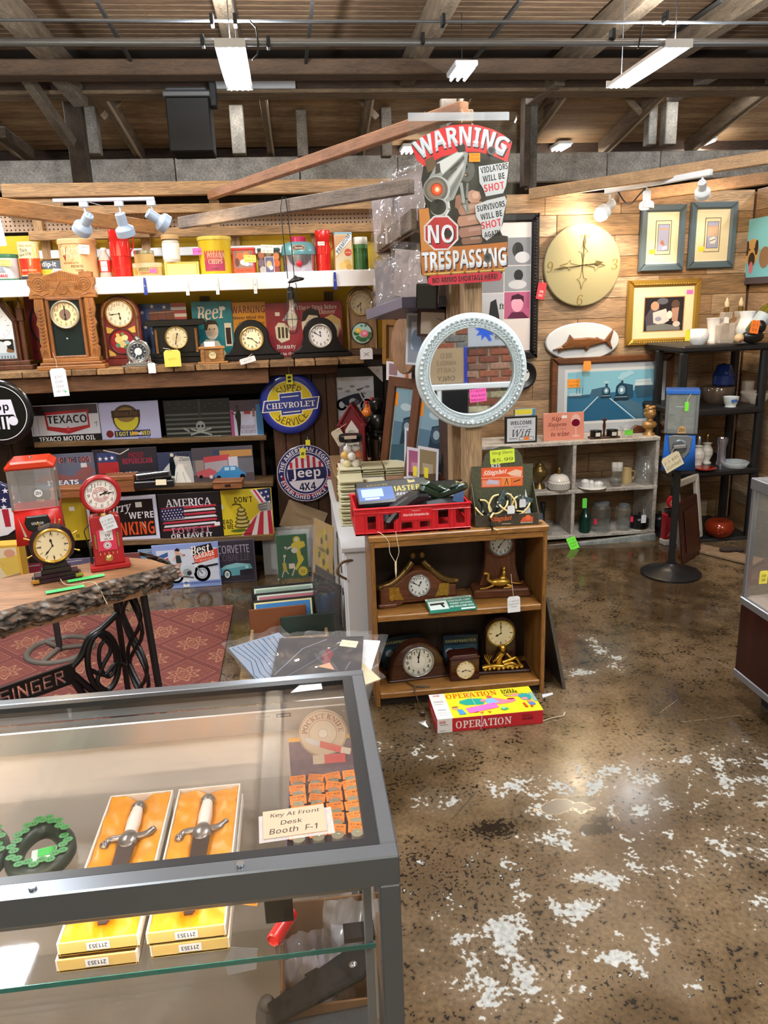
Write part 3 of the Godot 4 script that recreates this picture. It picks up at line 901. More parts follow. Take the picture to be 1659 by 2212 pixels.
func tins(hs:float) -> void:
	var z:=-4.85
	var k:=ks(300,590,z)
	var a:A
	var o:=base("tobacco_tin","grey and green oval tobacco tin cut off by the left edge","tin",place(8,590,z,hs))
	nk(k).x=Transform3D(Basis.from_scale(V(1,1,.7)),Vector3.ZERO);g.lathe([0,0,33,0,33,53,31,54,0,54],30);part(o,"body",g,M("b9bcc0",.35))
	nk(k).x=Transform3D(Basis.from_scale(V(1,1,.7)),Vector3.ZERO);g.lathe([33.4,0,33.6,6,33.4,6],30);g.lathe([33.5,48,34,50,34,55,30,56,0,56],30);part(o,"rim",g,M("2d6b4c",.35))
	a=A.new(self,k,k,0,0,23.9*k)
	a.t("RED MAN",-2,-12,34,6,"c02a2a","sb");a.p([-26,-18,-20,-36,-14,-26,-8,-40,0,-22,6,-34,12,-20],"8e939c");a.e(-14,-20,4,4,"6a5a50")
	ink(a,o)
	note(o,k,12,38,24.2,28,13,"e3d878",["F-1 $12.00","Red Man Tin"],-6.)
	o=base("orange_can","tall cardboard can, cream top over orange, left of the dip-it box","can",place(68,590,z,hs))
	can(o,k,"base_band",[0,0,21,0,21,12,0,12],"3a3436",.4)
	can(o,k,"orange_wrap",[20.8,12,20.8,46],"d8501f",.35)
	can(o,k,"cream_wrap",[20.8,46,20.8,76,21.2,77,21.2,79,18,79.5,0,78.5],"ead9a8",.35)
	a=A.new(self,k,k,0,0,.0003,20.8*k)
	a.r(-20,-46,22,30,"b5301c");a.p([-4,-50,8,-60,14,-48,6,-30,-2,-44],"e0b895");a.t("Two",-4,-62,16,8,"3c3026","rb",-6);a.t("Nose Drip",-2,-53,26,8,"3c3026","rb",-10);a.p([14,-74,26,-66,26,-46,16,-48],"e2c43c")
	a.t("Wild Bird",0,-71,26,5,"6a5420","r");a.t("DOG FOOD",2,-22,30,4,"f0c8a0","sb");a.r(-18,-12,40,2,"d8d0c8")
	ink(a,o)
	o=base("dip_it_box","small yellow and slate box lettered dip-it, between the orange can and chips tin","box",place(114,590,z-.05,hs),8)
	nk(k).bx(-20,0,-8,20,24,8,.6);part(o,"lower_half",g,M("d9c72c",.5))
	nk(k).bx(-20,24,-8,20,42,8,.6);part(o,"upper_half",g,M("4a5560",.5))
	a=A.new(self,k,k,0,0,8.2*k)
	a.t("dip-it",-4,-33,28,13,"f2f4f4","sb");a.e(3,-12,5,8,"e8e8ec");a.e(3,-12,2,6,"9090a0");a.r(-17,-20,12,2,"a89a20");a.r(-17,-15,12,2,"a89a20");a.r(-17,-5,26,2,"a89a20")
	ink(a,o)
	note(o,k,12,20,8.6,20,10,"f0e4e2",["$4.00"],-4)
	o=base("chips_tin","large tan potato chip tin with a dark red script badge","tin",place(174,588,z,hs))
	can(o,k,"body",[0,0,37.5,0,38,2,38,71,0,71],"d8ae7a",.3,.0,36)
	can(o,k,"lid",[38,71,39.5,72,39.5,80,38,82,35,82,34,81,0,81],"d6b083",.3,.0,36)
	can(o,k,"base_rim",[39,0,39.4,2,39,5],"c9944e",.3,.0,36)
	a=A.new(self,k,k,0,0,.0003,38*k)
	a.p([-34,-66,-26,-70,-14,-66,-6,-70,8,-70,16,-66,20,-56,14,-46,0,-42,-6,-36,-20,-36,-24,-46,-32,-50,-36,-58],"8c2420")
	a.t("Charles",-10,-59,40,15,"ecd3ae","rb",-8,.3);a.t("Chips",-2,-46,30,14,"ecd3ae","rb",-8,.3)
	a.t("MUSTARD & CO.",-8,-33,34,3.5,"8a6236","sb");a.t("POTATO",4,-26,24,5,"5c3420","sb");a.t("CHIPS",8,-18,16,4.5,"5c3420","sb");a.t("MADE FRESH DAILY",-8,-9,30,3,"8a6236")
	ink(a,o)
	note(o,k,22,59,37.4,22,18,"f3ece8",["F-1 $18.00","Chips Tin"],-6)
	o=base("soda_bottle","small clear soda bottle with a red and white label and white cap","bottle",place(229,588,z,hs))
	can(o,k,"bottle_body",[0,0,12,0,13.5,3,12,12,12.5,30,13,38,11,46,5.5,54,5,58,0,58],"b9ada0",.08,.0,20)
	can(o,k,"cap",[5.5,58,5.8,58,5.8,63,5,64,0,64],"eae6e0",.4)
	can(o,k,"label",[12.6,14,13,38],"c8322c",.4)
	a=A.new(self,k,k,0,0,.0004,13*k)
	a.r(-7,-36,14,20,"f2ece6");a.t("Cola",0,-27,11,6,"c8322c","rb",0,.3)
	ink(a,o,"label_print")
	for q in [[265,106,21.,"tall red plastic flask with petal-cut sleeve, behind the left track light"],[700,88,16.5,"red flask with petal-cut sleeve, right of the teal jug"]]:
		o=base("vacuum_flask",q[3],"vacuum flask",place(q[0],586,z,hs),0,"red flasks on the white shelf")
		var r:float=q[2];var h:float=q[1]
		can(o,k,"body",[0,0,r,0,r,3,r*.97,4,r*.97,h*.2,r,h*.21,r,h*.42,r*.9,h*.43,r*.9,h*.75,0,h*.75],"c8201c",.25)
		for i in 10:
			nk(k).x=Transform3D(Basis(Vector3.UP,TAU*i/10.),Vector3.ZERO)*Transform3D(Basis.IDENTITY,V(0,h*.42,r*.86))
			g.prism([-r*.29,0,r*.29,0,r*.2,h*.2,0,h*.3,-r*.2,h*.2],0,r*.14,r*.06);part(o,"petal",g,M("dc2a22",.25))
		can(o,k,"cup",[r*.9,h*.72,r*.98,h*.74,r,h*.97,r*.93,h,0,h],"d4241e",.25)
		nk(k).tube([V(r*.95,h*.9,0),V(r*1.35,h*.86,0),V(r*1.4,h*.62,0),V(r*.95,h*.5,0)],1.6,6);part(o,"handle",g,M("c8201c",.3))
		if q[0]>500:note(o,k,-4,h*.68,r+.2,15,8,"f4e9e0",["$14.00"])
	o=base("cookie_tin","round cream cookie tin with a pink sticker under the small jar","tin",place(320,587,z,hs))
	can(o,k,"body",[0,0,30,0,30,22,0,22],"e6c794",.3)
	can(o,k,"lid",[31,20,31.5,21,31.5,29,30,30,0,30],"e9d2a6",.3)
	a=A.new(self,k,k,0,0,.0003,31.6*k)
	a.t("BUTTER",-4,-16,22,6,"5a7c3a","rb",0,.2);a.t("COOKIES",-2,-9,24,4,"c06a20","sb");a.e(-24,-12,5,6,"e29a2c");a.e(24,-13,6,6,"dca24a");ink(a,o)
	note(o,k,16,13,31.,14,8,"f06ab0",[])
	o=base("jar","short glass jar with a brass lid, standing on the cookie tin","jar",place(315,587,z,hs)+V(0,30.2*k,0))
	can(o,k,"glass_body",[0,0,20,0,21,2,21,18,18,21,0,21],"d8b878",.1)
	can(o,k,"lid",[20,19,21.5,19,21.5,25,20,26,0,26],"c9c2a4",.25,.7)
	o=base("yellow_box","plain pale yellow cardboard box under the glass storage jar","box",place(395,585,z,hs))
	nk(k).bx(-36,0,-14,36,30,14,.8);part(o,"carton",g,M("f1d87c",.5))
	g=G.new(k);for q in [[-33,1,33,3],[-33,27,33,29],[-33,3,-31,27],[31,3,33,27]]:g.bx(q[0],q[1],14,q[2],q[3],14.3)
	part(o,"border_print",g,M("c9a02c",.5))
	o=base("storage_jar","glass storage jar with white label and tan lid on the yellow box","jar",place(374,585,z,hs)+V(0,30.2*k,0))
	can(o,k,"glass_body",[0,0,17,0,18,2,18,42,14,47,0,47],"d0c8b8",.06)
	can(o,k,"label",[17.4,6,18.4,7,18.4,38,17.4,39],"f6f2ec",.5)
	can(o,k,"lid",[16,47,19,47,19,54,17.5,56,0,56],"c29a66",.4)
	o=base("chips_tin","yellow potato chips tin with a faded red label","tin",place(468,584,z,hs))
	can(o,k,"body",[0,0,33,0,33.5,2,35,72,0,72],"d6b420",.35,.0,36)
	can(o,k,"lid",[35,72,36.5,73,36.5,78,35,80,0,80],"d8bf55",.35,.0,36)
	a=A.new(self,k,k,0,0,.0022,33.6*k)
	a.r(-22,-63,44,54,"b85048");a.r(-22,-30,44,21,"a8385a");a.t("POTATO",2,-41,34,9,"e0b890","rb");a.t("CHIPS",2,-28,30,9,"e0b890","rb");a.p([12,-48,21,-46,22,-34,14,-32],"c9b098");a.t("CRISP",0,-13,16,3.5,"581c18","sb")
	ink(a,o)
	note(o,k,-34,50,22,22,14,"ee70b8",["F-1 $20"],2)
	o=base("candy_tin","red upright tin printed with children and a sled","tin",place(529,583,z,hs),-4)
	nk(k).bx(-25,0,-10,25,52,10,2.);part(o,"body",g,M("b83028",.35))
	nk(k).bx(-25.5,51,-10.5,25.5,56,10.5,1.5);part(o,"lid",g,M("c23a34",.35))
	a=A.new(self,k,k,0,0,10.1*k)
	a.r(-20,-50,40,36,"8a6a5c");a.e(-8,-38,7,9,"c8643c");a.e(6,-40,8,8,"d0794a");a.e(-14,-26,5,9,"5a3028");a.e(4,-26,12,7,"d8d4d8");a.r(4,-27,16,8,"a8a4c4");a.e(7,-22,4,4,"eceaf0");a.r(-22,-13,44,9,"d2502a");a.t("HOLIDAY SWEETS",0,-9,32,3.5,"42140e","sb");ink(a,o)
	note(o,k,14,33,11.2,26,15,"ecd66a",["F-1 $12.00","Card Tin"],-3)
	o=base("card_tin","dark tin crowded with printed baseball pictures and a paper note on top","tin",place(583,582,z,hs),-3)
	nk(k).bx(-24,0,-10,24,48,10,1.5);part(o,"body",g,M("4c3a34",.35))
	nk(k).bx(-24.5,48,-10.5,24.5,54,10.5,1.5);part(o,"lid",g,M("2c4a44",.35))
	a=A.new(self,k,k,0,0,10.1*k)
	for q in [[-16,-40,"9a5a3c"],[16,-36,"b8703c"],[-17,-24,"6c5a66"],[17,-22,"c85a2c"],[-14,-9,"a8a098"],[15,-8,"8c3c30"],[0,-44,"7c6a50"]]:a.e(q[0],q[1],7,8,q[2],9)
	a.r(-9,-36,20,34,"d8d2d0");a.r(-8,-35,18,32,"5c5a78");a.e(0,-20,6,8,"c4a878");a.e(4,-13,4,5,"e0dcd8");ink(a,o)
	note(o,k,-2,52,11.2,27,17,"e9e4d0",["F-1 $12.00","1991 Card Tin"],-3)
	o=base("picnic_jug","teal and chrome picnic jug with a red cap and red tap","jug",place(647,581,z,hs))
	can(o,k,"chrome_body",[0,0,33,0,35,3,36,38,0,38],"c9c4cc",.15,.85,36)
	can(o,k,"teal_shoulder",[36.5,37,38,38,38,44,36,56,30,63,20,65,0,65],"5f9296",.3,.1,36)
	can(o,k,"cap",[17,64,17,74,16,76,0,76],"b3204c",.3)
	nk(k).at(0,18,35,90,0,0).lathe([0,0,6,0,7,2,5,5,3,6,3,8,0,9],16);part(o,"tap",g,M("c01e34",.3))
	nk(k).bx(-14,46,35,14,57,37.2,1.);part(o,"badge",g,M("b8a890",.3,.6))
	a=A.new(self,k,k,0,0,37.4*k);a.e(0,-51,12,4.5,"5a3a30");a.t("Thermal",0,-51,18,4,"e8dcc8","rb",0,.2);ink(a,o,"badge_print")
	o=base("cracker_tin","tall pale cracker tin lettered PREMIUM with a blue lid","tin",place(742,580,z,hs),6)
	nk(k).bx(-19,0,-15,19,79,15,1.5);part(o,"body",g,M("d8c6a2",.35))
	nk(k).bx(-19.5,77,-15.5,19.5,82,15.5,1.5);part(o,"lid",g,M("8ab0c0",.35))
	a=A.new(self,k,k,0,0,15.1*k)
	a.p([-18,-76,14,-76,-18,-40],"c49a72");a.p([-18,-34,-18,-50,12,-77,18,-77,18,-66],"e9ece8");a.t("PREMIUM",-1,-58,46,8,"30506c","sb",-52);a.e(9,-40,8,8,"c8502e");a.t("SALTINE",9,-40,12,2.6,"f0d8c8","sb");a.e(6,-18,9,8,"d8b05c");a.e(-4,-13,8,7,"e0bf72");a.e(10,-10,7,6,"c89a48");a.l([-17,-30,16,-66],1.2,"c08868");ink(a,o)
	o=base("vacuum_flask","green leaf-patterned flask with a white cup, at the right end of the white shelf","vacuum flask",place(780,579,z,hs))
	can(o,k,"body",[0,0,15.5,0,16,2,16,57,0,57],"2f5c2c",.25,.0,28)
	can(o,k,"cup",[15,56,16.5,57,16,70,15,72,0,72],"e6e4da",.35)
	a=A.new(self,k,k,0,0,.0003,16*k)
	for i in 7:
		var x:=-21.0+i*7
		a.p([x-2.6,-4,x+2.6,-4,x+2.4,-36,x,-44,x-2.4,-36],"4f8248");a.l([x,-4,x,-40],.8,"173c1a")
	a.r(-22,-56,44,8,"3c7038");ink(a,o)
func mantel_clocks() -> void:
	var hs:=pz(300,793,-4.55).y
	var o:=base("plank_shelf","rough plank shelf under the row of mantel clocks","shelf",V(0,hs,0))
	var a:A
	var x:=-3.0
	var i:=0
	while x<.27:
		var w:=[.13,.145,.12,.138,.15][i % 5] as float
		nk().bx(x,-.034,-5.04,x+w-.006,.0,-4.55+.006*((i*7) % 3),.003)
		part(o,"plank",g,W(["a98257","8f6b45","b58d60","9c764c"][i*5 % 4],2,.7));x+=w;i+=1
	nk().bx(-3.,-.125,-4.61,-.15,-.036,-4.57,.004);part(o,"bearer",g,W("7d5433",0,.7))
	nk().bx(-.15,-.09,-4.7,.26,-.036,-4.66,.004);part(o,"bearer",g,W("6b472b",0,.7))
	var z:=-4.78
	var k:=ks(300,740,z)
	var ps:=[[70,640,125,770,"7c1f24","dark red sign behind the steeple and oak clocks"],[222,655,240,790,"8a8078","mottled grey board behind the red arched clock"]]
	for q in ps:
		var s:=board_at(q[0],q[1],q[2],q[3]+8,-4.97,"tin_sign",q[5],"sign",q[4])
		if q[0]<100:
			s[1].e(30,60,25,42,"2a1c28");s[1].e(28,60,18,34,"8c2430");s[1].r(36,98,14,7,"d8d0cc");s[1].r(6,116,40,5,"5c1418");ink(s[1],s[0])
	var s:=board_at(310,655,413,775,-4.95,"tin_sign","tin sign with stars and stripes and a stitched leather wallet picture","sign","33487c","picture signs behind the clocks")
	a=s[1]
	a.r(70,0,33,120,"b84a48")
	for j in 8:a.r(70,8+j*15,33,7,"d8ccc4")
	for q in [[8,18],[30,6],[50,22],[12,50],[34,96],[10,84],[56,8],[28,62]]:a.star(q[0],q[1],5,"e8e6ea")
	a.p([22,18,30,14,44,17,58,13,76,16,78,42,24,44],"7a4434");a.l([22,20,76,18],1.5,"c8a890");a.l([40,20,42,42],1.,"4a2820");a.l([58,18,60,42],1.,"4a2820");a.e(48,38,8,5,"3c4478")
	ink(a,s[0],"print",.25)
	s=board_at(423,650,510,775,-4.95,"tin_sign","teal tin sign with a smiling man and the word Beer","sign","1d7382","picture signs behind the clocks")
	a=s[1]
	a.r(2,2,83,121,"1f7c8c");a.t("Beer",42,24,62,30,"e6d9c8","rb",-6,.25)
	a.p([4,123,14,92,26,82,52,86,72,123],"cfc4b0");a.e(40,64,14,20,"d9c4ac");a.p([24,62,24,48,34,40,50,42,56,54,50,50,34,50,30,62],"2c2220");a.l([33,76,44,80,50,74],2,"f0ece4");a.e(35,60,1.8,1.4,"2c2220");a.e(46,60,1.8,1.4,"2c2220");a.r(68,48,15,50,"e6dfd2");a.r(70,58,11,36,"3a2018");a.r(60,12,11,8,"e8e4da")
	ink(a,s[0],"print",.25)
	s=board_at(502,652,582,775,-4.96,"tin_sign","orange tin sign that begins WARNING, Never Mind the, He Only Bites","sign","d08a22","picture signs behind the clocks")
	a=s[1]
	a.r(2,2,76,119,"d6932a");a.t("WARNING",42,16,72,15,"7c2a1a","sb");a.t("Never Mind the",42,33,66,7,"3c2a1a","sb");a.t("...He Only Bites",44,46,62,7,"3c2a1a","sb",0,.15);a.p([14,112,16,64,30,58,44,70,40,112],"c4501c");a.r(20,70,12,30,"e6b050");ink(a,s[0],"print",.25)
	s=board_at(580,652,745,772,-4.94,"tin_sign","wide dark red tin sign, Beauty is in the eye, I Use to Drink Before Dinner","sign","8e2a30","picture signs behind the clocks")
	a=s[1]
	a.r(2,2,161,116,"94303a");a.t("I Use to Drink Before",110,12,86,9,"e8ddd0","r");a.t("Dinner",132,22,36,9,"e8ddd0","r")
	a.p([78,84,76,44,84,26,98,18,112,26,116,50,104,84],"ddd0b8");a.p([76,42,80,22,96,12,114,20,118,40,110,30,92,28,84,40],"241a1c");a.e(90,44,2.4,1.6,"241a1c");a.e(105,44,2.4,1.6,"241a1c");a.l([90,60,98,64,106,60],2,"7c2024")
	a.e(140,62,17,24,"ddd0b8");a.p([122,56,124,36,142,28,160,40,161,64,154,52,136,44,128,50],"d8b878");a.l([132,76,142,80,148,74],3,"f2ece4");a.l([134,74,142,84,149,73],1,"8c2024");a.e(134,58,2,1.5,"241a1c");a.e(147,58,2,1.5,"241a1c")
	a.p([20,76,18,52,26,42,40,44,50,56,48,80,30,86],"ddd2b4");a.r(24,52,5,24,"4a3a20");a.r(32,52,5,24,"4a3a20");a.r(40,54,5,22,"4a3a20");a.e(56,36,12,16,"cfc2a6")
	a.t("Beauty",40,96,42,12,"e8ddd0","rb");a.t("is in the eye",48,111,52,8,"e8ddd0","rb");a.r(20,20,10,8,"e8e2d8");a.r(144,92,9,5,"d8642c");a.p([62,2,70,2,40,40,34,38],"b8b4bc");ink(a,s[0],"print",.25)
	o=base("steeple_clock","dark wood steeple clock with a pointed glass door, at the left edge","clock",place(12,796,z,hs))
	var wood:=W("7a4a30",1,.4);var dark:=W("5e3826",1,.4)
	nk(k).prism([-38,18,38,18,38,104,6,158,-6,158,-38,104],-14,6,1.5);part(o,"case",g,wood)
	nk(k).bx(-56,0,-18,62,10,16,1.5);g.bx(-50,10,-16,56,19,12,1.5);part(o,"plinth",g,wood)
	for q in [[-34,22,-30,100,6],[30,22,34,100,6]]:
		nk(k).bx(q[0],q[1],6,q[2],q[3],9,1.);part(o,"door_rail",g,dark)
	nk(k).bx(-34,19,6,34,24,9,1.);part(o,"door_rail",g,dark)
	for sx in [-1,1]:
		nk(k).prism([sx*34,98,sx*38,102,sx*2,156,sx*-2,150],6,9,.8);part(o,"door_rail",g,dark)
		nk(k).at(sx*46,10,-2).lathe([0,8,6,8,6,100,0,100],12);part(o,"side_column",g,wood)
		nk(k).bx(sx*46-7,100,-9,sx*46+7,126,5,1.2);part(o,"pinnacle",g,wood)
		nk(k).at(sx*46,126,-2).lathe([6,0,5,4,3,8,4.5,13,2.5,17,1.5,24,.2,36],10);part(o,"finial",g,W("a8703c",1,.4))
	nk(k).prism([-30,24,30,24,30,98,0,146,-30,98],5.5,6.6);part(o,"painted_glass",g,M("e6e8ea",.15))
	a=A.new(self,k,k,0,0,6.75*k)
	a.r(-30,-62,60,36,"a9b2b4");a.r(-26,-64,52,24,"2a2620");a.e(0,-44,13,16,"c8d0d4");a.e(-14,-56,8,5,"d4dadc",12);a.e(14,-56,8,5,"d4dadc",12);a.p([-26,-40,-12,-46,-10,-38,-24,-34],"7a5a40");a.p([26,-40,12,-46,10,-38,24,-34],"7a5a40");a.r(-30,-36,60,12,"a6b4c0")
	for j in 9:a.r(-26+j*6,-30,2.5,5,"5c6870")
	ink(a,o,"glass_painting",.2)
	clock(o,k,0,92,7.2,26,"eceaea","t",1,0,"",1.5,"9a9a9c","6c6a68")
	var oak:=W("b9773a",1,.45,1.4);var oak_x:=W("bb7a3e",0,.45,1.4)
	o=base("kitchen_clock","tall carved golden oak kitchen clock with a dark glass door","clock",place(158,795,-4.6,hs))
	nk(k).bx(-50,18,-22,50,142,-4,1.);part(o,"case",g,oak)
	for q in [[-68,0,68,9,14],[-62,9,62,15,10],[-57,15,57,24,6]]:
		nk(k).bx(q[0],q[1],-24,q[2],q[3],q[4],1.4);part(o,"plinth_step",g,oak_x)
	nk(k)
	for j in 30:g.bx(-58+j*4,10.5,10,-56+j*4,14,11.2)
	part(o,"beading",g,oak_x)
	nk(k).prism([-66,142,66,142,66,150,62,158,62,164,66,170,66,180,62,182,62,192,54,194,48,192,44,195,36,192,36,186,0,196,-36,186,-36,192,-44,195,-48,192,-54,194,-62,192,-62,182,-66,180,-66,170,-62,164,-62,158,-66,150],-8,4,1.4);part(o,"crest",g,oak_x)
	nk(k)
	for j in 17:g.bx(-33+j*4,176,4,-31+j*4,186+8-absf(-32+j*4)*.28,5.2,.3)
	for j in 9:
		var t:=-1.1+j*.275
		g.bar(V(sin(t)*4,150,4.4),V(sin(t)*17,150+cos(t)*20,4.4),1.6,1.4)
	g.tube([V(-20,148,4),V(0,177,4),V(20,148,4)],1.,5)
	for sx in [-1.,1.]:
		for rr in [13.,8.5,4.5]:g.ring(sx*44,170,4,rr,1.1,18,5)
		for j in 5:g.tube([V(sx*(24+j*3),158,4),V(sx*(27+j*3),165,4.8),V(sx*(24+j*4),172,4)],.9,5)
		g.tube([V(sx*60,150,4),V(sx*52,152,4.8),V(sx*40,148,4),V(sx*26,153,4)],.9,5)
	part(o,"crest_carving",g,oak)
	for sx in [-1.,1.]:
		nk(k).prism([sx*40,24,sx*58,24,sx*60,44,sx*56,48,sx*58,56,sx*56,84,sx*60,92,sx*56,104,sx*60,120,sx*58,142,sx*40,142],-4,3,1.);part(o,"side_pilaster",g,oak)
		nk(k)
		for j in 11:g.tube([V(sx*44,52+j*7,3),V(sx*49,49+j*7,4),V(sx*54,52+j*7,3)],.8,5)
		for j in 3:g.tube([V(sx*(44+j*5),28,3),V(sx*(45+j*4),36,4),V(sx*49,44,3)],.8,5)
		part(o,"pilaster_carving",g,oak)
	for q in [[-36,26,-30,142],[30,26,36,142],[-36,22,36,28],[-36,138,36,144]]:
		nk(k).bx(q[0],q[1],-4,q[2],q[3],6,1.4);part(o,"door_rail",g,W("a4683a",1,.4))
	nk(k).bx(-30,28,-4,30,138,-1);part(o,"dark_glass",g,M("182424",.06))
	clock(o,k,-1,110,2.,25,"dcc79a","s",6,0,"b9b09c",3.5,"3a2c20","201814",.5,"7a6352")
	nk(k).at(-4,62,-1,90,0,0).lathe([0,0,2.4,0,2.,1.2,0,1.8],12);part(o,"pendulum_bob",g,M("c8ccd0",.2,.8))
	o=base("arch_clock","red arched mantel clock with turned side columns and a floral lower glass","clock",place(272,796,z,hs))
	var red:=W("8e2f2c",1,.4)
	var arch:=[-42,14,42,14,42,104]
	for j in range(1,12):arch.append_array([cos(PI*j/12.)*42,104+sin(PI*j/12.)*42])
	arch.append_array([-42,104])
	nk(k).prism(arch,-16,2,1.4);part(o,"case",g,red)
	nk(k).bx(-48,0,-18,48,14,12,1.5);part(o,"plinth",g,red)
	var bow:=[]
	for j in 13:bow.append(V(cos(PI*j/12.)*36,104+sin(PI*j/12.)*36,3))
	nk(k).tube(bow,3.2,8);part(o,"gilt_arch",g,W("b0824a",1,.35))
	for sx in [-1.,1.]:
		nk(k).at(sx*36,14,4).lathe([0,0,3.2,0,3.2,4,2.2,6,3.2,30,2.6,60,3.8,78,2.4,84,3.6,86,3.6,90,0,90],12);part(o,"column",g,W("8c6240",1,.35))
	clock(o,k,0,108,2.6,27,"efe4cf","s",5,44,"a0743c",2.5,"54402c","2c2218",.5)
	nk(k).at(0,50,2.,90,0,0).cyl(25,0,1.,32);part(o,"lower_glass",g,M("8e2430",.12))
	nk(k).ring(0,50,2.6,26,2.,36,7);part(o,"lower_rim",g,W("5c2420",1,.3))
	a=A.new(self,k,k,0,0,3.2*k)
	for q in [[-6,-54,9,"d8cc88"],[6,-58,7,"e6dca0"],[0,-44,8,"cfc07a"],[-10,-42,5,"5a8a7c"],[10,-48,5,"7aa0a8"],[2,-66,4,"6a8a50"],[-8,-64,4,"d8c068"],[6,-38,4,"4c7a58"]]:a.e(q[0],q[1],q[2],q[2]*.9,q[3],11)
	for sx in [-1.,1.]:a.p([sx*14,-76,sx*30,-82,sx*30,-68,sx*22,-68],"c2a04c");a.p([sx*18,-26,sx*30,-34,sx*30,-20,sx*16,-20],"c2a04c")
	ink(a,o,"flower_print",.3)
	o=base("desk_clock","small chrome desk clock standing before the red arched clock","clock",place(303,795,-4.6,hs),6)
	k=ks(303,780,-4.6)
	nk(k).bx(-38,0,-10,38,4,10,1.2);g.bx(-28,4,-7,28,9,7,1.2);part(o,"stepped_base",g,M("b4b8bc",.15,.9))
	for sx in [-1.,1.]:
		nk(k).at(sx*20,8,0).lathe([0,0,5,0,3,3,3,10,5,14,0,14],12);part(o,"foot",g,M("b4b8bc",.15,.9))
	nk(k).at(0,32,0,90,0,0).lathe([0,-7,22,-7,25,-3,25,3,20,6,19,4,0,4],32);part(o,"case",g,M("c0c4c8",.14,.9))
	nk(k).at(0,57,0).lathe([0,-2,7,-2,8,1,4,6,0,7],14);part(o,"crown",g,M("c0c4c8",.14,.9))
	clock(o,k,0,32,5.,17,"28303a","t",12,35,"b8bcc0",1.5,"e4e8ec","f0f0f0",.9,"cdd4dc")
	k=ks(300,740,z)
	o=base("mantel_clock","black temple-shaped mantel clock with a pale dial","clock",place(388,792,z,hs),3)
	var blk:=M("141312",.22)
	nk(k).bx(-62,0,-20,62,12,14,1.5);part(o,"plinth",g,blk)
	nk(k).bx(-56,12,-18,56,22,10,1.5);part(o,"plinth_step",g,blk)
	nk(k).bx(-48,22,-16,48,78,4,1.);part(o,"case",g,blk)
	nk(k).prism([-54,78,54,78,66,84,60,92,-60,92,-66,84],-18,12,1.4);part(o,"cornice",g,blk)
	for sx in [-1.,1.]:
		nk(k).at(sx*42,22,7).lathe([0,0,3.5,0,3,4,3,46,3.8,50,0,50],12);part(o,"column",g,W("94683a",1,.35))
	clock(o,k,0,54,5.,22,"d9cba4","t",12,32,"a98f58",2.4,"4a3c28","241c14",.6,"cbbb90")
	o=base("desk_clock","small light oak desk clock with a tiny dial, between black clocks","clock",place(461,790,-4.6,hs),4)
	k=ks(461,780,-4.6)
	var bo:=W("c98f52",0,.45)
	nk(k).bx(-32,0,-10,32,4,10,1);part(o,"base",g,bo)
	nk(k).bx(-25,4,-7,25,30,5,1);part(o,"case",g,bo)
	nk(k).bx(-28,30,-9,28,36,8,1.4);part(o,"cornice",g,bo)
	for sx in [-1.,1.]:
		nk(k).bx(sx*20-4,4,5,sx*20+4,30,7.5,.8);part(o,"pilaster",g,bo)
	clock(o,k,0,18,6.,8,"d8c8a0","t",10,10,"b09050",1.4)
	note(o,k,-4,41,5,22,11,"f0f0ee",[])
	k=ks(300,740,z)
	for q in [[548,787,"efe0ba",9.,22.,"black humpback mantel clock with a cream dial and brass rim","b89a5c"],[695,782,"e9e6e4",11.,50.,"black humpback mantel clock with a white dial, in front of the dinner sign","b8b0a4"]]:
		o=base("tambour_clock",q[5],"clock",place(q[0],q[1],z+.04,hs),4,"black humpback clocks")
		var hump:=[-60,10,60,10,60,14,50,18,42,28,37,44]
		for j in range(1,12):hump.append_array([cos(PI*j/12.)*38,48+sin(PI*j/12.)*38])
		hump.append_array([-37,44,-42,28,-50,18,-60,14])
		nk(k).prism(hump,-16,2,2.);part(o,"case",g,M("161416",.25))
		nk(k).bx(-66,0,-20,66,10,12,2.);part(o,"plinth",g,M("161416",.25))
		clock(o,k,0,46,3.,23,q[2],"a",q[3],q[4],q[6],3.,"5a4c40","2c3048")
	o=base("arch_clock","gilt arched mantel clock with a rose-painted lower glass, right end of shelf","clock",place(786,778,z,hs),-8)
	var gilt:=W("9c7648",1,.4)
	nk(k)
	arch=[-34,14,34,14,34,114]
	for j in range(1,12):arch.append_array([cos(PI*j/12.)*34,114+sin(PI*j/12.)*36])
	arch.append_array([-34,114])
	g.prism(arch,-16,2,1.4);part(o,"case",g,gilt)
	nk(k).bx(-38,0,-18,42,14,10,1.4);part(o,"plinth",g,W("5a3820",0,.4))
	bow=[]
	for j in 13:bow.append(V(cos(PI*j/12.)*30,114+sin(PI*j/12.)*32,3))
	nk(k).tube(bow,3.,8);g.ball(0,147,4,7,5,3,12);part(o,"gilt_arch",g,W("a9804c",1,.35))
	for sx in [-1.,1.]:
		nk(k).at(sx*30,14,4).lathe([0,0,3,0,2.2,4,3,40,2.2,90,3.2,96,0,98],12);part(o,"column",g,gilt)
	clock(o,k,-2,112,2.6,24,"a89878","s",7,30,"a58452",2.8,"54442c","382c1c",.5,"b8a88c")
	nk(k).at(-2,48,2.,90,0,0).cyl(22,0,1.,32);part(o,"lower_glass",g,M("9ec4bc",.12))
	nk(k).ring(-2,48,2.6,23,1.6,36,7);part(o,"lower_rim",g,W("5c3a24",1,.3))
	a=A.new(self,k,k,0,0,3.2*k)
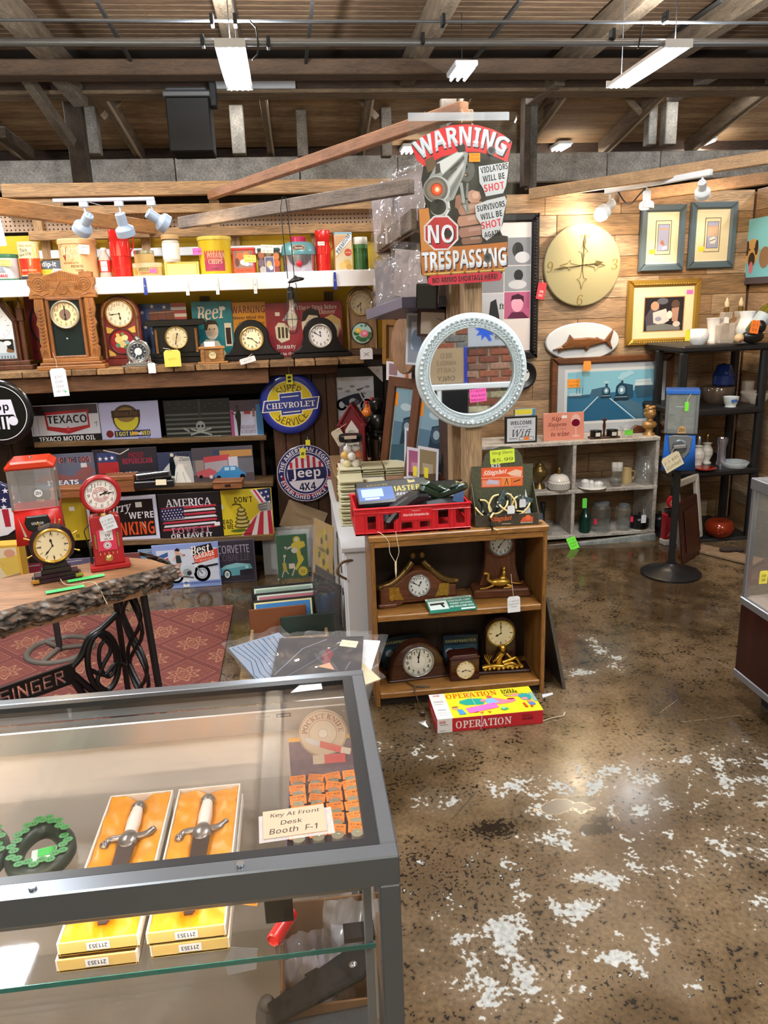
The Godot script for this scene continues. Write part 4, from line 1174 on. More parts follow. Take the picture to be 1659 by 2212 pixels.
	for q in [[-14,-48,7,5,"2c5a34"],[12,-46,9,5,"2c5a34"],[0,-34,10,5,"2c5a34"],[-10,-38,6,5,"386a3c"],[12,-38,7,4,"386a3c"],[-10,-54,7,6,"e2b03c"],[4,-47,9,8,"d8647c"],[4,-48,5,4,"eca0ac"],[-10,-55,3,3,"f0cc6c"],[-2,-64,3,2,"3c5c40"],[7,-64,2.5,3,"4c6450"]]:a.e(q[0],q[1],q[2],q[3],q[4],11)
	ink(a,o,"rose_print",.3)
	tag(112,796,145,856,-4.5,"dfe2ee","large white paper tag hanging from the oak kitchen clock",["$260","Oak","Clock","as is"],[121,780,114,762],"","9a9aa4",0,2,"5ac88a")
	tag(355,756,390,792,-4.52,"e8d45c","yellow price tag on the black temple-shaped clock",["","$85",""],[366,754,352,752],"","b8a83c")
	tag(320,784,336,806,-4.52,"eceaf0","tiny white tag hanging from the small chrome clock",[],[324,770])
	tag(518,772,552,784,-4.52,"e6e6ea","slanting white tag on the left humpback clock",["$110"],[545,764],"","88868c",0,14)
	tag(778,752,805,776,-4.52,"e2e0e4","square white tag on the gilt arched clock",["x"],[],"","88868c",-8)
func track_head(o:Node,k:float,x:float,y:float,z:float,aim:Vector3,color:String,lit:=false,scale:=1.) -> Vector3:   # swivelling lamp can on a stem;returns its mouth in local metres
	var h:=Node3D.new();h.name="lamp_head";o.add_child(h,true)
	h.position=V(x,y,z)*k
	var b:=Basis.looking_at(aim.normalized(),Vector3.UP)*Basis(Vector3.RIGHT,-PI/2)
	h.basis=b
	var r:=11.0*scale
	nk(k).lathe([0,-r*1.4,r*.85,-r*1.4,r,-r*1.2,r,r*.9,r*1.15,r*1.1,r*1.75,r*1.5,r*1.85,r*1.8,r*1.85,r*3.,r*1.7,r*3.1,r*1.6,r*2.6,r*1.4,r*1.7,0,r*1.6],24)
	part(h,"can",g,M(color,.35))
	nk(k)
	for i in 4:g.ball(cos(TAU*i/4)*r*.45,-r*1.42,sin(TAU*i/4)*r*.45,r*.12,r*.05,r*.12,8)
	part(h,"vent_hole",g,M("555a60",.5))
	if lit:
		nk(k).lathe([r*.7,r*1.2,r*.9,r*2.,r*1.5,r*3.,r*1.62,r*3.6,r*1.3,r*4.3,r*.7,r*4.8,0,r*4.9],20)
		part(h,"lamp_bulb",g,glow("fff2d8",14.))
	return V(x,y,z)*k+b*V(0,r*2.9,0)*k
func spot(o:Node,at:Vector3,aim:Vector3,energy:float,color:Color,angle:=48.) -> void:
	var l:=SpotLight3D.new()
	l.name="spot_light";l.position=at;l.basis=Basis.looking_at(aim.normalized(),Vector3.UP)
	l.light_energy=energy;l.light_color=color;l.spot_angle=angle;l.spot_angle_attenuation=.7;l.spot_range=20.0;l.spot_attenuation=2.0;l.shadow_enabled=true;l.light_size=.02
	o.add_child(l)
func track_light_left() -> void:
	var z:=-4.05
	var k:=ks(225,430,z)
	var o:=base("track_light","white track light with three cans over the tins, left side","track light",pz(225,432,z))
	nk(k).bx(-106,-3,-6,106,4,6,1.);part(o,"track",g,M("cfd8e6",.4))
	nk(k).tube([V(-60,4,0),V(-60,22,-300)],1.,5);part(o,"hanger",g,M("8a9098",.5))
	nk(k).tube([V(70,4,0),V(70,22,-300)],1.,5);part(o,"hanger",g,M("8a9098",.5))
	for q in [[-44,40,V(-.55,-.62,-.5)],[30,42,V(.12,-.85,-.35)],[98,36,V(.75,-.5,-.35)]]:
		nk(k).bx(q[0]-9,-14,-6,q[0]+9,-3,6,1.2);part(o,"adapter",g,M("ccd6e4",.4))
		nk(k).tube([V(q[0],-14,0),V(q[0]+2,-32,0)],2.2,8);part(o,"stem",g,M("d6dee8",.3,.3))
		var m:=track_head(o,k,q[0]+2,-q[1],0,q[2],"a9bbd4")
		spot(o,m,q[2]*V(1,1,1.6),.3,Color(1.,.86,.66),55.)
	o=base("lamp_shade","glowing white lamp shade cut off by the left edge","lamp",pz(-8,530,-3.6))
	k=ks(0,500,-3.6)
	nk(k).lathe([20,0,21,0,15,70,14,70],24);part(o,"shade_panel",g,glow("fff6ea",2.6))
	nk(k).lathe([0,70,14,70,6,84,3,120,0,120],16);part(o,"holder",g,M("e8e6e2",.4))
	var l:=OmniLight3D.new();l.name="lamp_glow";l.position=V(0,30*k,0);l.light_energy=.15;l.light_color=Color(1.,.85,.62);l.omni_range=20.0;l.omni_attenuation=2.0;l.shadow_enabled=true;l.light_size=.03
	o.add_child(l)
func cage_lamp() -> void:
	var z:=-3.85
	var k:=ks(632,640,z)
	var o:=base("cage_lamp","hanging black wire cage lamp on a looped cord before the clock shelf","pendant lamp",pz(632,700,z))
	var blk:=M("16181a",.4)
	nk(k)
	g.tube([V(-4,95,0),V(-8,180,0),V(-10,235,0),V(-5,258,0),V(2,258,0),V(4,230,0),V(8,160,0),V(10,98,0)],1.1,6);part(o,"cord",g,blk)
	nk(k).at(13,92,0,0,0,12).lathe([0,-3,16,-4,19,-1,12,3,4,6,3,9,0,9],24);part(o,"canopy",g,blk)
	nk(k).tube([V(0,90,0),V(-2,78,0)],1.2,6);g.tube([V(12,86,0),V(16,60,1),V(12,40,2)],1.,6);part(o,"lead",g,blk)
	nk(k).at(0,52,0).lathe([0,0,8,0,8,14,6.5,16,6.5,24,4,26,0,26],16);part(o,"socket",g,blk)
	nk(k)
	for i in 8:
		var t:=TAU*i/8.0
		var f:=func(r:float,y:float) -> Vector3:return V(cos(t)*r,y,sin(t)*r)
		g.tube([f.call(8.,54.),f.call(14.,36.),f.call(17.,10.),f.call(14.,-10.),f.call(6.,-20.),f.call(2.,-21.)],.6,5)
	g.at(0,10,0,90,0,0).ring(0,0,0,17,.7,24,5)
	part(o,"cage",g,blk)
	nk(k).at(0,0,0).lathe([0,-14,5,-13,9,-4,10,6,8,22,5,36,5,52,0,52],16);part(o,"bulb",g,glass("f4ead2",.2))
# ---- ledges of tin signs below the clocks,round signs on the brown planks
func signs() -> void:
	var a:A
	var s:Array
	var o:=base("sign_rack","rough timber rack of ledges holding the tin signs, left booth","rack",Vector3.ZERO)
	plank(o,"ledge",72,957,575,941,-4.74,.03,.14,W("86673f",0,.7))
	plank(o,"ledge",120,1056,590,1041,-4.66,.03,.2,W("7d5f3c",0,.7))
	plank(o,"ledge",190,1170,592,1156,-4.62,.035,.2,W("8a6a45",0,.7))
	for q in [[0,830,62,1240],[560,835,582,1230]]:
		var p:=pz(q[0],q[1],-4.82);var r:=pz(q[2],q[3],-4.82)
		nk().bx(p.x,0,-4.86,r.x,p.y-.1,-4.82,.004);part(o,"upright",g,W("4e3320",1,.7))
	for y in [.18,.5,.76,.98,1.12]:
		nk().bx(-1.7,y,-5.,-.16,y+.09,-4.97,.003);part(o,"back_slat",g,W("3a2a1c",0,.8))
	o=base("plank_screen","panel of dark brown upright planks behind the two round car signs","panel",Vector3.ZERO)
	var xs:=[580,607,640,671,702,724]
	for i in 5:
		var p:=pz(xs[i],795,-4.76);var r:=pz(xs[i+1],790,-4.76)
		nk().bx(p.x+.002,0,-4.79,r.x-.002,1.27-.008*(i % 2),-4.76+.004*(i % 2),.003)
		part(o,"plank",g,W(["5e3a20","6b4426","54331d"][i % 3],1,.6))
	nk().bx(.275,0,-4.88,.66,1.34,-4.84,.003);part(o,"plank",g,W("3e281a",1,.6))
	round_sign(627,872,66,65,-4.71,"super_service_sign","round blue and yellow domed car service sign with a bow-tie, on the planks","2a3796",1)
	round_sign(661,1022,63,62,-4.71,"jeep_sign","round 4x4 legend sign with red stripes and navy ring, below the yellow one","272b5c",2)
	round_sign(-2,892,71,72,-4.55,"button_sign","large black domed round sign with white lettering, cut off by left edge","101013",3)
	round_sign(-12,1100,62,66,-4.5,"flag_sign","domed round stars and stripes sign cut off by left edge","20284e",4)
	tag(618,806,632,830,-4.66,"e3df3e","yellow tag hanging on the round yellow and blue sign",["|","|"],[624,800,622,790])
	tag(648,968,660,990,-4.66,"e3df3e","lower yellow tag hanging on the round red, white and blue sign",["|"],[656,960],"","6a6820",0,-6)
	tag(660,950,670,962,-4.68,"e3df3e","small upper yellow tag above the round red, white and blue sign",[],[664,944])
	s=board_at(72,873,222,956,-4.79,"tin_sign","black and white motor oil sign with a red badge","sign","c9ccd6","signs on the top ledge")
	a=s[1]
	a.r(0,66,150,17,"0e0d10");a.t("TEXACO MOTOR OIL",75,74,122,10,"e6e4ea","sb");a.r(2,2,146,20,"3c3438")
	a.p([32,16,128,12,128,52,80,64,34,54],"a42a2c");a.p([36,22,124,18,124,46,80,52,38,46],"bfc2ca");a.t("TEXACO",80,32,86,17,"1c1816","sb");a.star(80,53,7,"c8343c");a.l([4,30,4,62],1,"70727a");a.l([16,28,16,62],1,"8c8e98");a.l([138,44,144,40,142,50],1,"3c3c44")
	ink(a,s[0],"print",.25)
	s=board_at(222,867,351,956,-4.78,"tin_sign","pale lilac sign with a round yellow moon badge, I got mooned","sign","b4b7dc","signs on the top ledge")
	a=s[1]
	a.e(57,36,30,30,"4a3b2c");a.e(57,38,26,26,"c9c03a");a.e(57,28,22,16,"8a7040");a.r(26,18,62,16,"3a2c24");a.t("Moon Pie",57,25,50,10,"6c5030","rb");a.arc("The Only One On The Planet",57,34,34,4,90,100,"4a4a66","s",true)
	a.e(18,68,8,8,"6c2420");a.r(28,62,78,14,"2c3060");a.t("I GOT M",50,69,38,9,"e0d840","sb");a.t("NED",95,69,20,9,"e0d840","sb");a.e(74,69,6,4,"e0a83c");a.e(83,70,5,3,"d0c8e0");a.t("MOON PIE",92,80,26,5,"3c4488","sb")
	ink(a,s[0],"print",.3)
	s=board_at(360,862,503,947,-4.78,"tin_sign","dark tattered flag sign with skull and crossed bones","sign","101413","signs on the top ledge")
	a=s[1]
	for j in 6:a.r(2,30+j*10,139,4,"4c5450" if j<3 else "6a7068",.6)
	a.e(76,58,10,11,"8a9490");a.r(71,64,10,8,"8a9490");a.e(72,58,3,3,"101413",8);a.e(80,58,3,3,"101413",8);a.l([54,76,98,64],3.5,"9aa29c");a.l([56,64,98,78],3.5,"9aa29c");a.l([40,62,50,68],4,"8a9490");a.r(74,0,5,40,"2c3430")
	for j in 12:a.r(60+j*5,80,3,4,"b8bcb8",20)
	for j in 12:a.e(12+j*11,10+(j*7) % 14,1.2,1.2,"4a504c",6)
	ink(a,s[0],"print",.3)
	s=board_at(501,864,571,942,-4.77,"tin_sign","film sign of a woman in a long black dress, beside the skull sign","sign","b9bcd2","signs on the top ledge")
	a=s[1]
	a.r(0,0,70,24,"4c3f4c");a.r(0,20,7,58,"a04a7c");a.r(56,10,14,66,"3c7cb4");a.p([14,22,20,18,23,30,22,46,18,76,14,76,13,46,10,34],"1a1718");a.e(16,14,4,5,"3a2c2c");a.l([10,30,4,26],2,"1a1718");a.r(30,24,14,6,"a0303c");a.t("BREAKFAST",36,58,34,7,"5a2838","r");a.t("& TIFFANY'S",37,68,32,7,"5a2838","r");a.r(48,18,5,18,"8a5a4c")
	ink(a,s[0],"print",.3)
	s=board_at(78,980,212,1056,-4.72,"tin_sign","Beware of the dog sign with a lying animal and the word eats","sign","54586c","signs on the middle ledge")
	a=s[1]
	a.t("BEWARE OF THE DOG",66,14,122,11,"c06058","sb");a.t("OF THE DOG",92,14,62,11,"20222c","sb");a.p([0,60,12,46,44,40,84,50,118,22,134,40,110,60],"7a4c4c");a.r(104,22,13,9,"b8b8bc");a.t("IT EATS",60,62,68,10,"dcdce4","sb");ink(a,s[0],"print",.25)
	s=board_at(208,968,348,1052,-4.73,"tin_sign","dark sign with three white stars over red, Proud Republican","sign","26232c","signs on the middle ledge")
	a=s[1]
	a.p([10,8,50,6,52,28,10,30],"33406e");a.r(10,28,44,24,"a02c30");a.star(16,20,5,"dcdce4");a.star(29,20,5,"dcdce4");a.star(42,19,5,"dcdce4");a.t("PROUD",94,15,32,11,"7c2832","sb");a.t("REPUBLICAN",96,28,64,12,"8e3040","sb");a.t("NOPE, DEMS",64,56,60,10,"d8d8e0","sb");a.t("UNDER",66,70,36,9,"d8d8e0","sb");a.l([26,2,48,8,60,12,80,2],2,"c8c0b4");ink(a,s[0],"print",.12)
	s=board_at(346,976,425,1050,-4.72,"tin_sign","dance hall sign with a dancing couple, Belle Dance","sign","2c3450","signs on the middle ledge")
	a=s[1]
	a.p([8,40,40,8,70,12,79,74,30,74],"b9bab8");a.p([36,40,44,26,54,28,58,42,70,70,30,72],"e0e0da");a.p([26,14,34,8,38,30,34,52,24,50],"14161e");a.e(32,6,4,4,"cfc0b0");a.e(42,14,4,4,"cfc0b0");a.l([44,24,62,30],2.5,"d8c8b8");a.t("Belle",56,6,26,8,"22242c","r",0,.3);a.t("Dance",62,16,28,8,"22242c","r",0,.3);a.l([40,44,34,70],1,"8a8a88");a.l([52,44,58,70],1,"8a8a88");ink(a,s[0],"print",.2)
	s=board_at(420,965,552,1046,-4.715,"tin_sign","painted sign of a red diner with an old red car and a blue car","sign","5c5c66","signs on the middle ledge")
	a=s[1]
	a.r(0,0,132,26,"4a4850");a.r(60,8,70,14,"a87c48");a.r(0,58,132,23,"4c4448");a.r(26,26,50,28,"9a949c");a.p([24,20,80,16,82,28,26,32],"b0464e");a.r(78,22,20,36,"b8b6c2");a.r(46,6,14,12,"36425c");a.r(6,26,18,26,"8a7c78")
	a.p([6,56,12,50,36,44,48,50,54,58,40,64,10,62],"b0545c");a.p([44,60,58,50,66,42,94,42,102,52,114,60,112,68,48,68],"3f7fb4");a.r(68,44,10,7,"9cc4d8");a.r(81,44,10,7,"9cc4d8");a.e(54,66,5,5,"1c1c20");a.e(106,66,6,6,"1c1c20");a.e(16,62,4,4,"1c1c20");a.e(38,63,4,4,"c8c0c4");ink(a,s[0],"print",.15)
	wood_box(262,1058,66,36,-4.58,"long plain wooden box on the middle ledge behind the red pump clock",0)
	wood_box(150,1072,68,22,-4.6,"plain wooden box by the red gumball machine",0)
	wood_box(494,1049,62,17,-4.56,"small light wooden box with a dark clasp in front of the diner sign",1)
	o=base("harmonica_case","open black harmonica case with a chrome harmonica and a folded note","case",place(335,1052,-4.56,pz(335,1050,-4.6).y+.002))
	var k:=ks(335,1045,-4.56)
	nk(k).bx(-42,0,-12,42,16,12,2);part(o,"case_body",g,M("0e0e10",.35))
	nk(k).bx(-38,16,-10,36,34,-4,2);part(o,"lining",g,M("17171b",.7))
	nk(k).at(0,26,-2,0,0,4);g.bx(-38,-7,0,36,7,5,1.5);part(o,"cover_plate",g,M("8c9094",.2,.85))
	nk(k).at(0,26,-2,0,0,4);g.bx(-34,-4,4.8,32,4,5.6,.3);part(o,"reed_slot",g,M("101012",.4))
	nk(k).at(16,13,13,-12,4,-3);g.bx(-11,-6,0,11,6,1.);part(o,"folded_note",g,M("d6ccae",.8))
	s=board_at(122,1072,200,1168,-4.66,"tin_sign","plain yellow back of a sign with a small white sticker","sign","b9a021","signs on the lower ledge")
	s[1].r(37,22,12,9,"e4e2dc");s[1].l([64,4,64,92],1,"8a7618");s[1].r(45,82,2,8,"5a4c14");s[1].r(49,82,2,8,"5a4c14");ink(s[1],s[0])
	s=board_at(196,1072,348,1168,-4.635,"tin_sign","black bar sign in a white border, Sorry we're drinking, orange letters","sign","c4c6de","signs on the lower ledge",.008)
	a=s[1]
	a.r(6,8,138,80,"17161b");a.t("Sorry",66,28,60,24,"d8d6de","rb",-8,.4);a.t("WE'RE",116,42,54,14,"e4e2ea","sb");a.t("DRINKING",84,70,116,28,"d2502a","sb");a.r(106,14,14,11,"dcdad4");a.l([2,3,150,2],2,"e4e4f0");a.l([148,2,149,94],2,"e8e8f4");a.l([117,58,122,70],1.5,"f0e8e4");ink(a,s[0],"print",.2)
	s=board_at(349,1064,484,1162,-4.63,"tin_sign","black America sign with a worn flag, Love it or leave it","sign","131216","signs on the lower ledge")
	a=s[1]
	a.t("AMERICA",66,20,98,16,"d8d4dc","rb")
	for j in 7:a.p([6+(j % 3)*2,30+j*7.5,124-(j % 2)*3,27+j*7.5,126-(j % 3)*2,31.5+j*7.5,5+(j % 2)*3,34.5+j*7.5],"b8384a" if j % 2==0 else "dcd8e0")
	a.p([4,32,54,29,54,54,4,57],"2a2c52")
	for j in 4:
		for i in 7:a.e(8.0+i*6.6+(j % 2)*3,36+j*5.6-i*.3,1.6,1.6,"dcdce8",6)
	a.t("LOVE IT",66,80,84,13,"d0a8b8","rb");a.t("LOVE IT",66,80,80,11,"7a2c44","r");a.t("OR LEAVE IT",66,92,90,9,"dcd8dc","sb");a.r(118,66,12,8,"e0dce0");ink(a,s[0],"print",.2)
	s=board_at(484,1056,594,1158,-4.635,"tin_sign","yellow coiled snake sign with a hand pulling a flag, DON'T","sign","cdb726","signs on the lower ledge")
	a=s[1]
	a.t("DON'T",48,22,38,12,"2c2818","sb");a.t("TREAD",4,68,34,10,"2c2818","sb");a.t("ON ME",6,79,32,10,"2c2818","sb")
	a.p([64,2,78,2,98,30,86,38],"d8d6de");a.p([70,2,75,2,94,34,90,36],"b83444");a.p([78,2,108,0,108,50,98,30],"2c3260")
	for q in [[88,10],[98,8],[102,18],[94,20],[104,30],[103,42]]:a.star(q[0],q[1],3.4,"dcdce8")
	a.p([90,44,108,46,108,100,38,100,62,66],"dcd8dc");a.p([44,94,68,64,76,56,60,100,42,100],"b83444");a.p([72,100,82,52,90,48,86,100],"b83444");a.p([98,100,98,48,106,48,108,100],"b83444");a.p([78,34,98,28,108,34,108,48,84,50,78,44],"8e8c8e");a.l([80,36,98,32],1.5,"4c4a4c");a.l([80,41,98,38],1.5,"4c4a4c");a.l([82,46,98,44],1.5,"4c4a4c")
	for j in 5:a.e(42,78.0-j*8.5,18.0-j*2.2,6,"5c5222",14);a.e(42,77.0-j*8.5,15.0-j*2.2,3.4,"c4b46a",14)
	a.l([44,40,40,32,30,30,24,32],3,"5c5222");a.e(34,88,18,3,"4c6a2c");a.l([0,98,60,96],1.4,"2c2818");a.r(0,30,4,10,"c8c4b8");ink(a,s[0],"print",.15)
	s=board_at(336,1168,480,1264,-4.56,"tin_sign","blue framed garage sign with a woman on a motorcycle, lowest row","sign","8296cc","signs standing on the floor")
	a=s[1]
	a.r(9,12,132,70,"c4ccda");a.p([84,10,128,2,134,20,88,30],"1f2024");a.p([88,28,142,14,142,34,90,46],"c8452e");a.t("Best",104,14,42,18,"e6e2dc","rb",-8,.2);a.t("GARAGE",112,27,44,10,"ece6e0","sb",-10);a.t("for Motorcycles",112,37,44,6,"f0d0c8","r",-10,.3)
	for q in [[20,"3c5a96"],[32,"b03a46"],[44,"2a2a34"],[56,"3c5a96"]]:a.p([10,q[0]+4,34,q[0]-4,34,q[0]+5,10,q[0]+13],q[1])
	a.oval(104,66,15,15,6,"222026",24);a.oval(104,66,9,9,1.5,"8c8c94",20);a.oval(46,70,14,12,5,"222026",24);a.p([46,58,72,46,90,52,88,64,60,72],"b8c4cc");a.e(72,62,10,8,"8e949c");a.e(76,64,5,5,"2c2c34");a.l([90,46,104,66],3,"6c7078");a.l([84,44,96,42],2,"2c2c34");a.e(92,48,4,4,"d8dce0");a.l([48,68,84,74],3,"4c4c56")
	a.e(54,17,5,6,"d0a088");a.p([48,14,54,8,61,12,58,16],"2a2022");a.p([50,24,60,24,62,40,50,42],"243438");a.l([52,42,44,50,54,66],4.5,"c89880");a.l([58,42,54,54,60,70],4,"b88870");a.l([60,26,70,24,60,20],2.5,"d0a088");a.l([50,26,44,34],2.5,"d0a088");a.r(60,78,14,16,"d4d8e0");a.e(67,85,5,3,"30343c");a.p([106,50,140,46,140,50,110,54],"26262c");a.r(2,84,140,3,"5c74ac");ink(a,s[0],"print",.2)
	s=board_at(470,1160,556,1252,-4.6,"tin_sign","dark car sign with chrome letters and a pale blue sports car, lowest row","sign","474452","signs standing on the floor")
	a=s[1]
	a.r(3,3,80,86,"35323e");a.t("CORVETTE",40,20,68,17,"a8a8b8","s");a.t("CORVETTE",40,38,68,-14,"5a5864","s");a.p([6,62,20,54,44,50,74,54,78,64,74,76,20,78,6,74],"5b9aa8");a.p([6,62,20,54,44,50,74,54,60,58,20,62],"86bcc4");a.e(22,74,9,11,"1c1b20");a.e(22,74,6,8,"d8d8da");a.e(22,74,3,4,"70a0a8");a.p([50,66,78,64,76,76,50,78],"2c2a34");a.e(66,60,4,3,"a8d4d8");ink(a,s[0],"print",.2)
	for q in [[232,1180,310,1262,"6c3c3c","brownish sign behind the live-edge table, mostly hidden",-4.58],[306,1176,345,1262,"6888a4","blue-grey chrome car sign peeping out left of the garage sign",-4.59],[150,1186,235,1262,"5c5470","purple-grey sign behind the red pump clock, mostly hidden",-4.6],[58,1190,128,1262,"7c2438","maroon sign with a white corner behind the ship's wheel clock",-4.6]]:
		s=board_at(q[0],q[1],q[2],q[3],q[6],"tin_sign",q[5],"sign",q[4],"signs standing on the floor")
		s[1].r(6,20,20,14,"b8b4bc");s[1].p([28,40,36,26,30,46],"c0bcc4");s[1].l([4,6,34,4],2,"a8a4b0");ink(s[1],s[0],"print",.2)
	s=board_at(-40,1178,56,1275,-4.3,"picture_box","shallow yellow wooden crate with a pale picture, at the left edge","box","d6a93e","",.1,.6)
	a=s[1]
	a.r(6,6,84,84,"e0d2b0");a.p([40,30,90,22,90,60,60,66],"d8bc58");a.p([50,70,92,60,92,92,20,92],"a88a5c");a.e(74,18,12,9,"cf9a7c");a.l([42,30,60,44],1,"b89880");a.t("Andrea",20,66,30,7,"a08c6c","r",0,.3);ink(a,s[0])
	s=board_at(570,1116,690,1218,-4.7,"print_sleeve","shiny clear plastic sleeve of prints hanging from the brown planks","print","","")
	o=s[0]
	var wd:float=s[4];var h:float=s[5]
	nk().bx(-wd*.36,.03,-.012,wd*.36,h-.03,-.006);part(o,"backing_card",g,M("c2ccd2",.4))
	g=crinkle(wd,h,.012,5);part(o,"sleeve",g,glass("f4f8fa",.3,.06))  # whitish film tint stands in for bright reflections on the plastic
	s=board_at(602,1156,668,1250,-4.6,"football_print","green football poster of a yellow player and a starburst, in a sleeve","poster","1f5a3a","",.004,.3)
	a=s[1]
	a.e(44,12,8,8,"c7b83c");a.p([32,20,44,14,60,16,62,26,50,32,52,44,58,54,50,66,44,56,42,40,34,32],"d0bf3a");a.p([48,52,56,46,54,60,40,78,36,74],"d0bf3a");a.e(38,34,7,6,"d8d0c0");a.l([32,26,22,30,18,26],4,"d8d0c0");a.l([36,74,30,88],3,"c8c4b0");a.e(44,11,4,4,"d8d0bc");a.l([16,46,14,60],2,"d0cbb8");a.p([10,60,18,60,20,78,12,80],"b8a840");a.l([12,78,8,90],2,"d0cbb8");a.l([18,78,22,84],2,"d0cbb8");a.r(24,62,13,11,"e4dcc8");a.star(54,80,12,"e0c93c",14,.7);a.t("SUPER",54,79,12,3,"5a5018","sb");a.t("BOWL",54,83,9,3,"5a5018","sb");a.e(16,45,3,3,"d0cbb8");ink(a,s[0],"print",.25)
	g=crinkle(s[4]*1.06,s[5]*1.02,.006,9);part(s[0],"sleeve",g,glass("e8f0f4",.05,.03))
	s=board_at(600,1090,690,1150,-4.74,"kraft_print","tilted brown paper print in a sleeve above the plastic sleeve","print","9a8468","",.003,.5)
	s[0].rotation_degrees.z=-24
	s[1].t("Cinnamon",40,24,40,7,"6c5640","r",0,.3);ink(s[1],s[0])
func crinkle(w:float,h:float,amp:float,seed_:int) -> G:   # a thin sheet with soft folds
	var n:=noise(14.,seed_,3)
	nk().smooth()
	var cx:=16;var cy:=16
	for j in cy:
		for i in cx:
			var q:=[]
			for e in [[0,0],[1,0],[1,1],[0,1]]:
				var x:=(float(i+e[0])/cx-.5)*w;var y:=float(j+e[1])/cy*h
				q.append(V(x,y,.008+amp*n.get_noise_2d(x*1.6,y*.7)))
			g.quad(q[0],q[1],q[2],q[3])
	return g
func wood_box(x:float,y:float,w:float,h:float,z:float,label:String,clasp:int) -> void:
	var k:=ks(x,y,z)
	var p:=pz(x,y,z);p.y=pz(x,y-4,-4.66).y
	var o:=base("wooden_box",label,"box",p,-6,"wooden boxes on the middle ledge")
	var m:=W("a8683a",0,.5)
	nk(k).bx(-w/2,0,-20,w/2,h*.7,14,1.);part(o,"body",g,m)
	nk(k).bx(-w/2-1,h*.72,-21,w/2+1,h,15,1.2);part(o,"lid",g,m)
	if clasp:
		nk(k).bx(-5,h*.3,14,7,h*.6,15.4,.4);part(o,"clasp",g,M("2c241c",.4,.6))
func round_sign(x:float,y:float,rx:float,ry:float,z:float,called:String,label:String,rim:String,kind:int) -> void:
	var k:=ks(x,y,z)
	var o:=base(called,label,"round sign",pz(x,y,z))
	var r:=(rx+ry)/2
	nk(k)
	var dome:=2. if kind==2 else 9.0
	g.at(0,0,0,90,0,0).lathe([0,-3,r-1,-3,r,-1,r,.0,r-2,2.,r*.9,1.5+dome*.3,r*.8,1+dome*.35,0,1+dome*.35],48)
	part(o,"disc",g,M(rim,.16))
	var a:=A.new(self,k,k,0,0,(1.1+dome*.35)*k)
	if kind==1:
		a.e(0,0,50,50,"e6e0c8",40);a.e(0,0,48.5,48.5,"d6be1f",40)
		a.arc("SUPER",0,0,35,15,-92,86,"1c1c28","s");a.arc("SERVICE",0,2,37,15,86,106,"1c1c28","s",true)
		a.p([-24,-24,26,-27,26,-11,64,-14,58,13,26,16,26,23,-22,26,-22,15,-62,17,-56,-9,-24,-10],"e8e6da");a.p([-22,-22,24,-25,24,-9,61,-12,56,11,24,14,24,21,-20,24,-20,13,-59,15,-54,-7,-22,-8],"2a3a8c")
		a.t("CHEVROLET",1,2,104,12,"ece8dc","rb",-2);a.l([-18,-15,18,-17],2,"ece8dc");a.l([-16,18,20,16],2,"ece8dc")
	elif kind==2:
		a.e(0,0,62,62,"d8d6e4",48);a.e(0,0,60.5,60.5,"2b2f66",48);a.e(0,0,60.5,60.5,"8c1f38",40,4,176)
		a.e(0,0,47,47,"dcdae8",40);a.e(0,0,45.5,45.5,"2b2f66",40);a.e(0,0,41,41,"d9d7e6",40)
		for i in 6:
			var x0:=-34.0+i*12.4
			var tp:=-sqrt(maxf(.0,1600.0-pow(x0+3,2)))
			a.p([x0,maxf(tp,-40),x0+6,maxf(tp,-40),x0+6,-12,x0,-12],"b32c3e")
		a.p([-40,-10,40,-13,42,13,-38,16],"242a56");a.t("Jeep",0,2,62,26,"e8e6f0","sb",-2);a.t("4X4",2,29,36,17,"242a48","sb",-2)
		a.arc("THE AMERICAN LEGEND",0,0,53,9,-92,168,"dcdae8","sb");a.arc("ESTABLISHED SINCE 1941",0,0,53,9,88,152,"dcdae8","sb",true)
		a.e(-53,4,2,2,"dcdae8",10);a.e(53,-4,2,2,"dcdae8",10)
	elif kind==3:
		a.e(0,0,59,59,"e4e4ee",48);a.e(0,0,57.5,57.5,"0f0f13",48)
		a.p([-40,-30,30,-28,36,12,30,4,-40,4],"dcdcec");a.t("Stop",-2,-10,50,22,"15151a","sb");a.e(28,18,10,10,"dcdcec");a.r(14,8,5,28,"dcdcec");a.r(4,8,5,27,"dcdcec");a.r(-6,8,5,26,"dcdcec");a.r(-16,8,5,24,"dcdcec")
	else:
		a.p([-60,0,60,-2,44,42,20,58,0,61,-40,45],"d8d6de")
		for i in 4:a.p([-44+i*30,0,-30+i*30,0,-26+i*28,44-absf(i-1)*4,-38+i*28,44-absf(i-1)*4],"a02838")
		for q in [[10,-44],[30,-40],[46,-24],[24,-20],[4,-20],[42,-8],[22,-4],[52,-12],[-14,-34]]:a.star(q[0],q[1],7,"dedce8")
	ink(a,o,"print",.16)
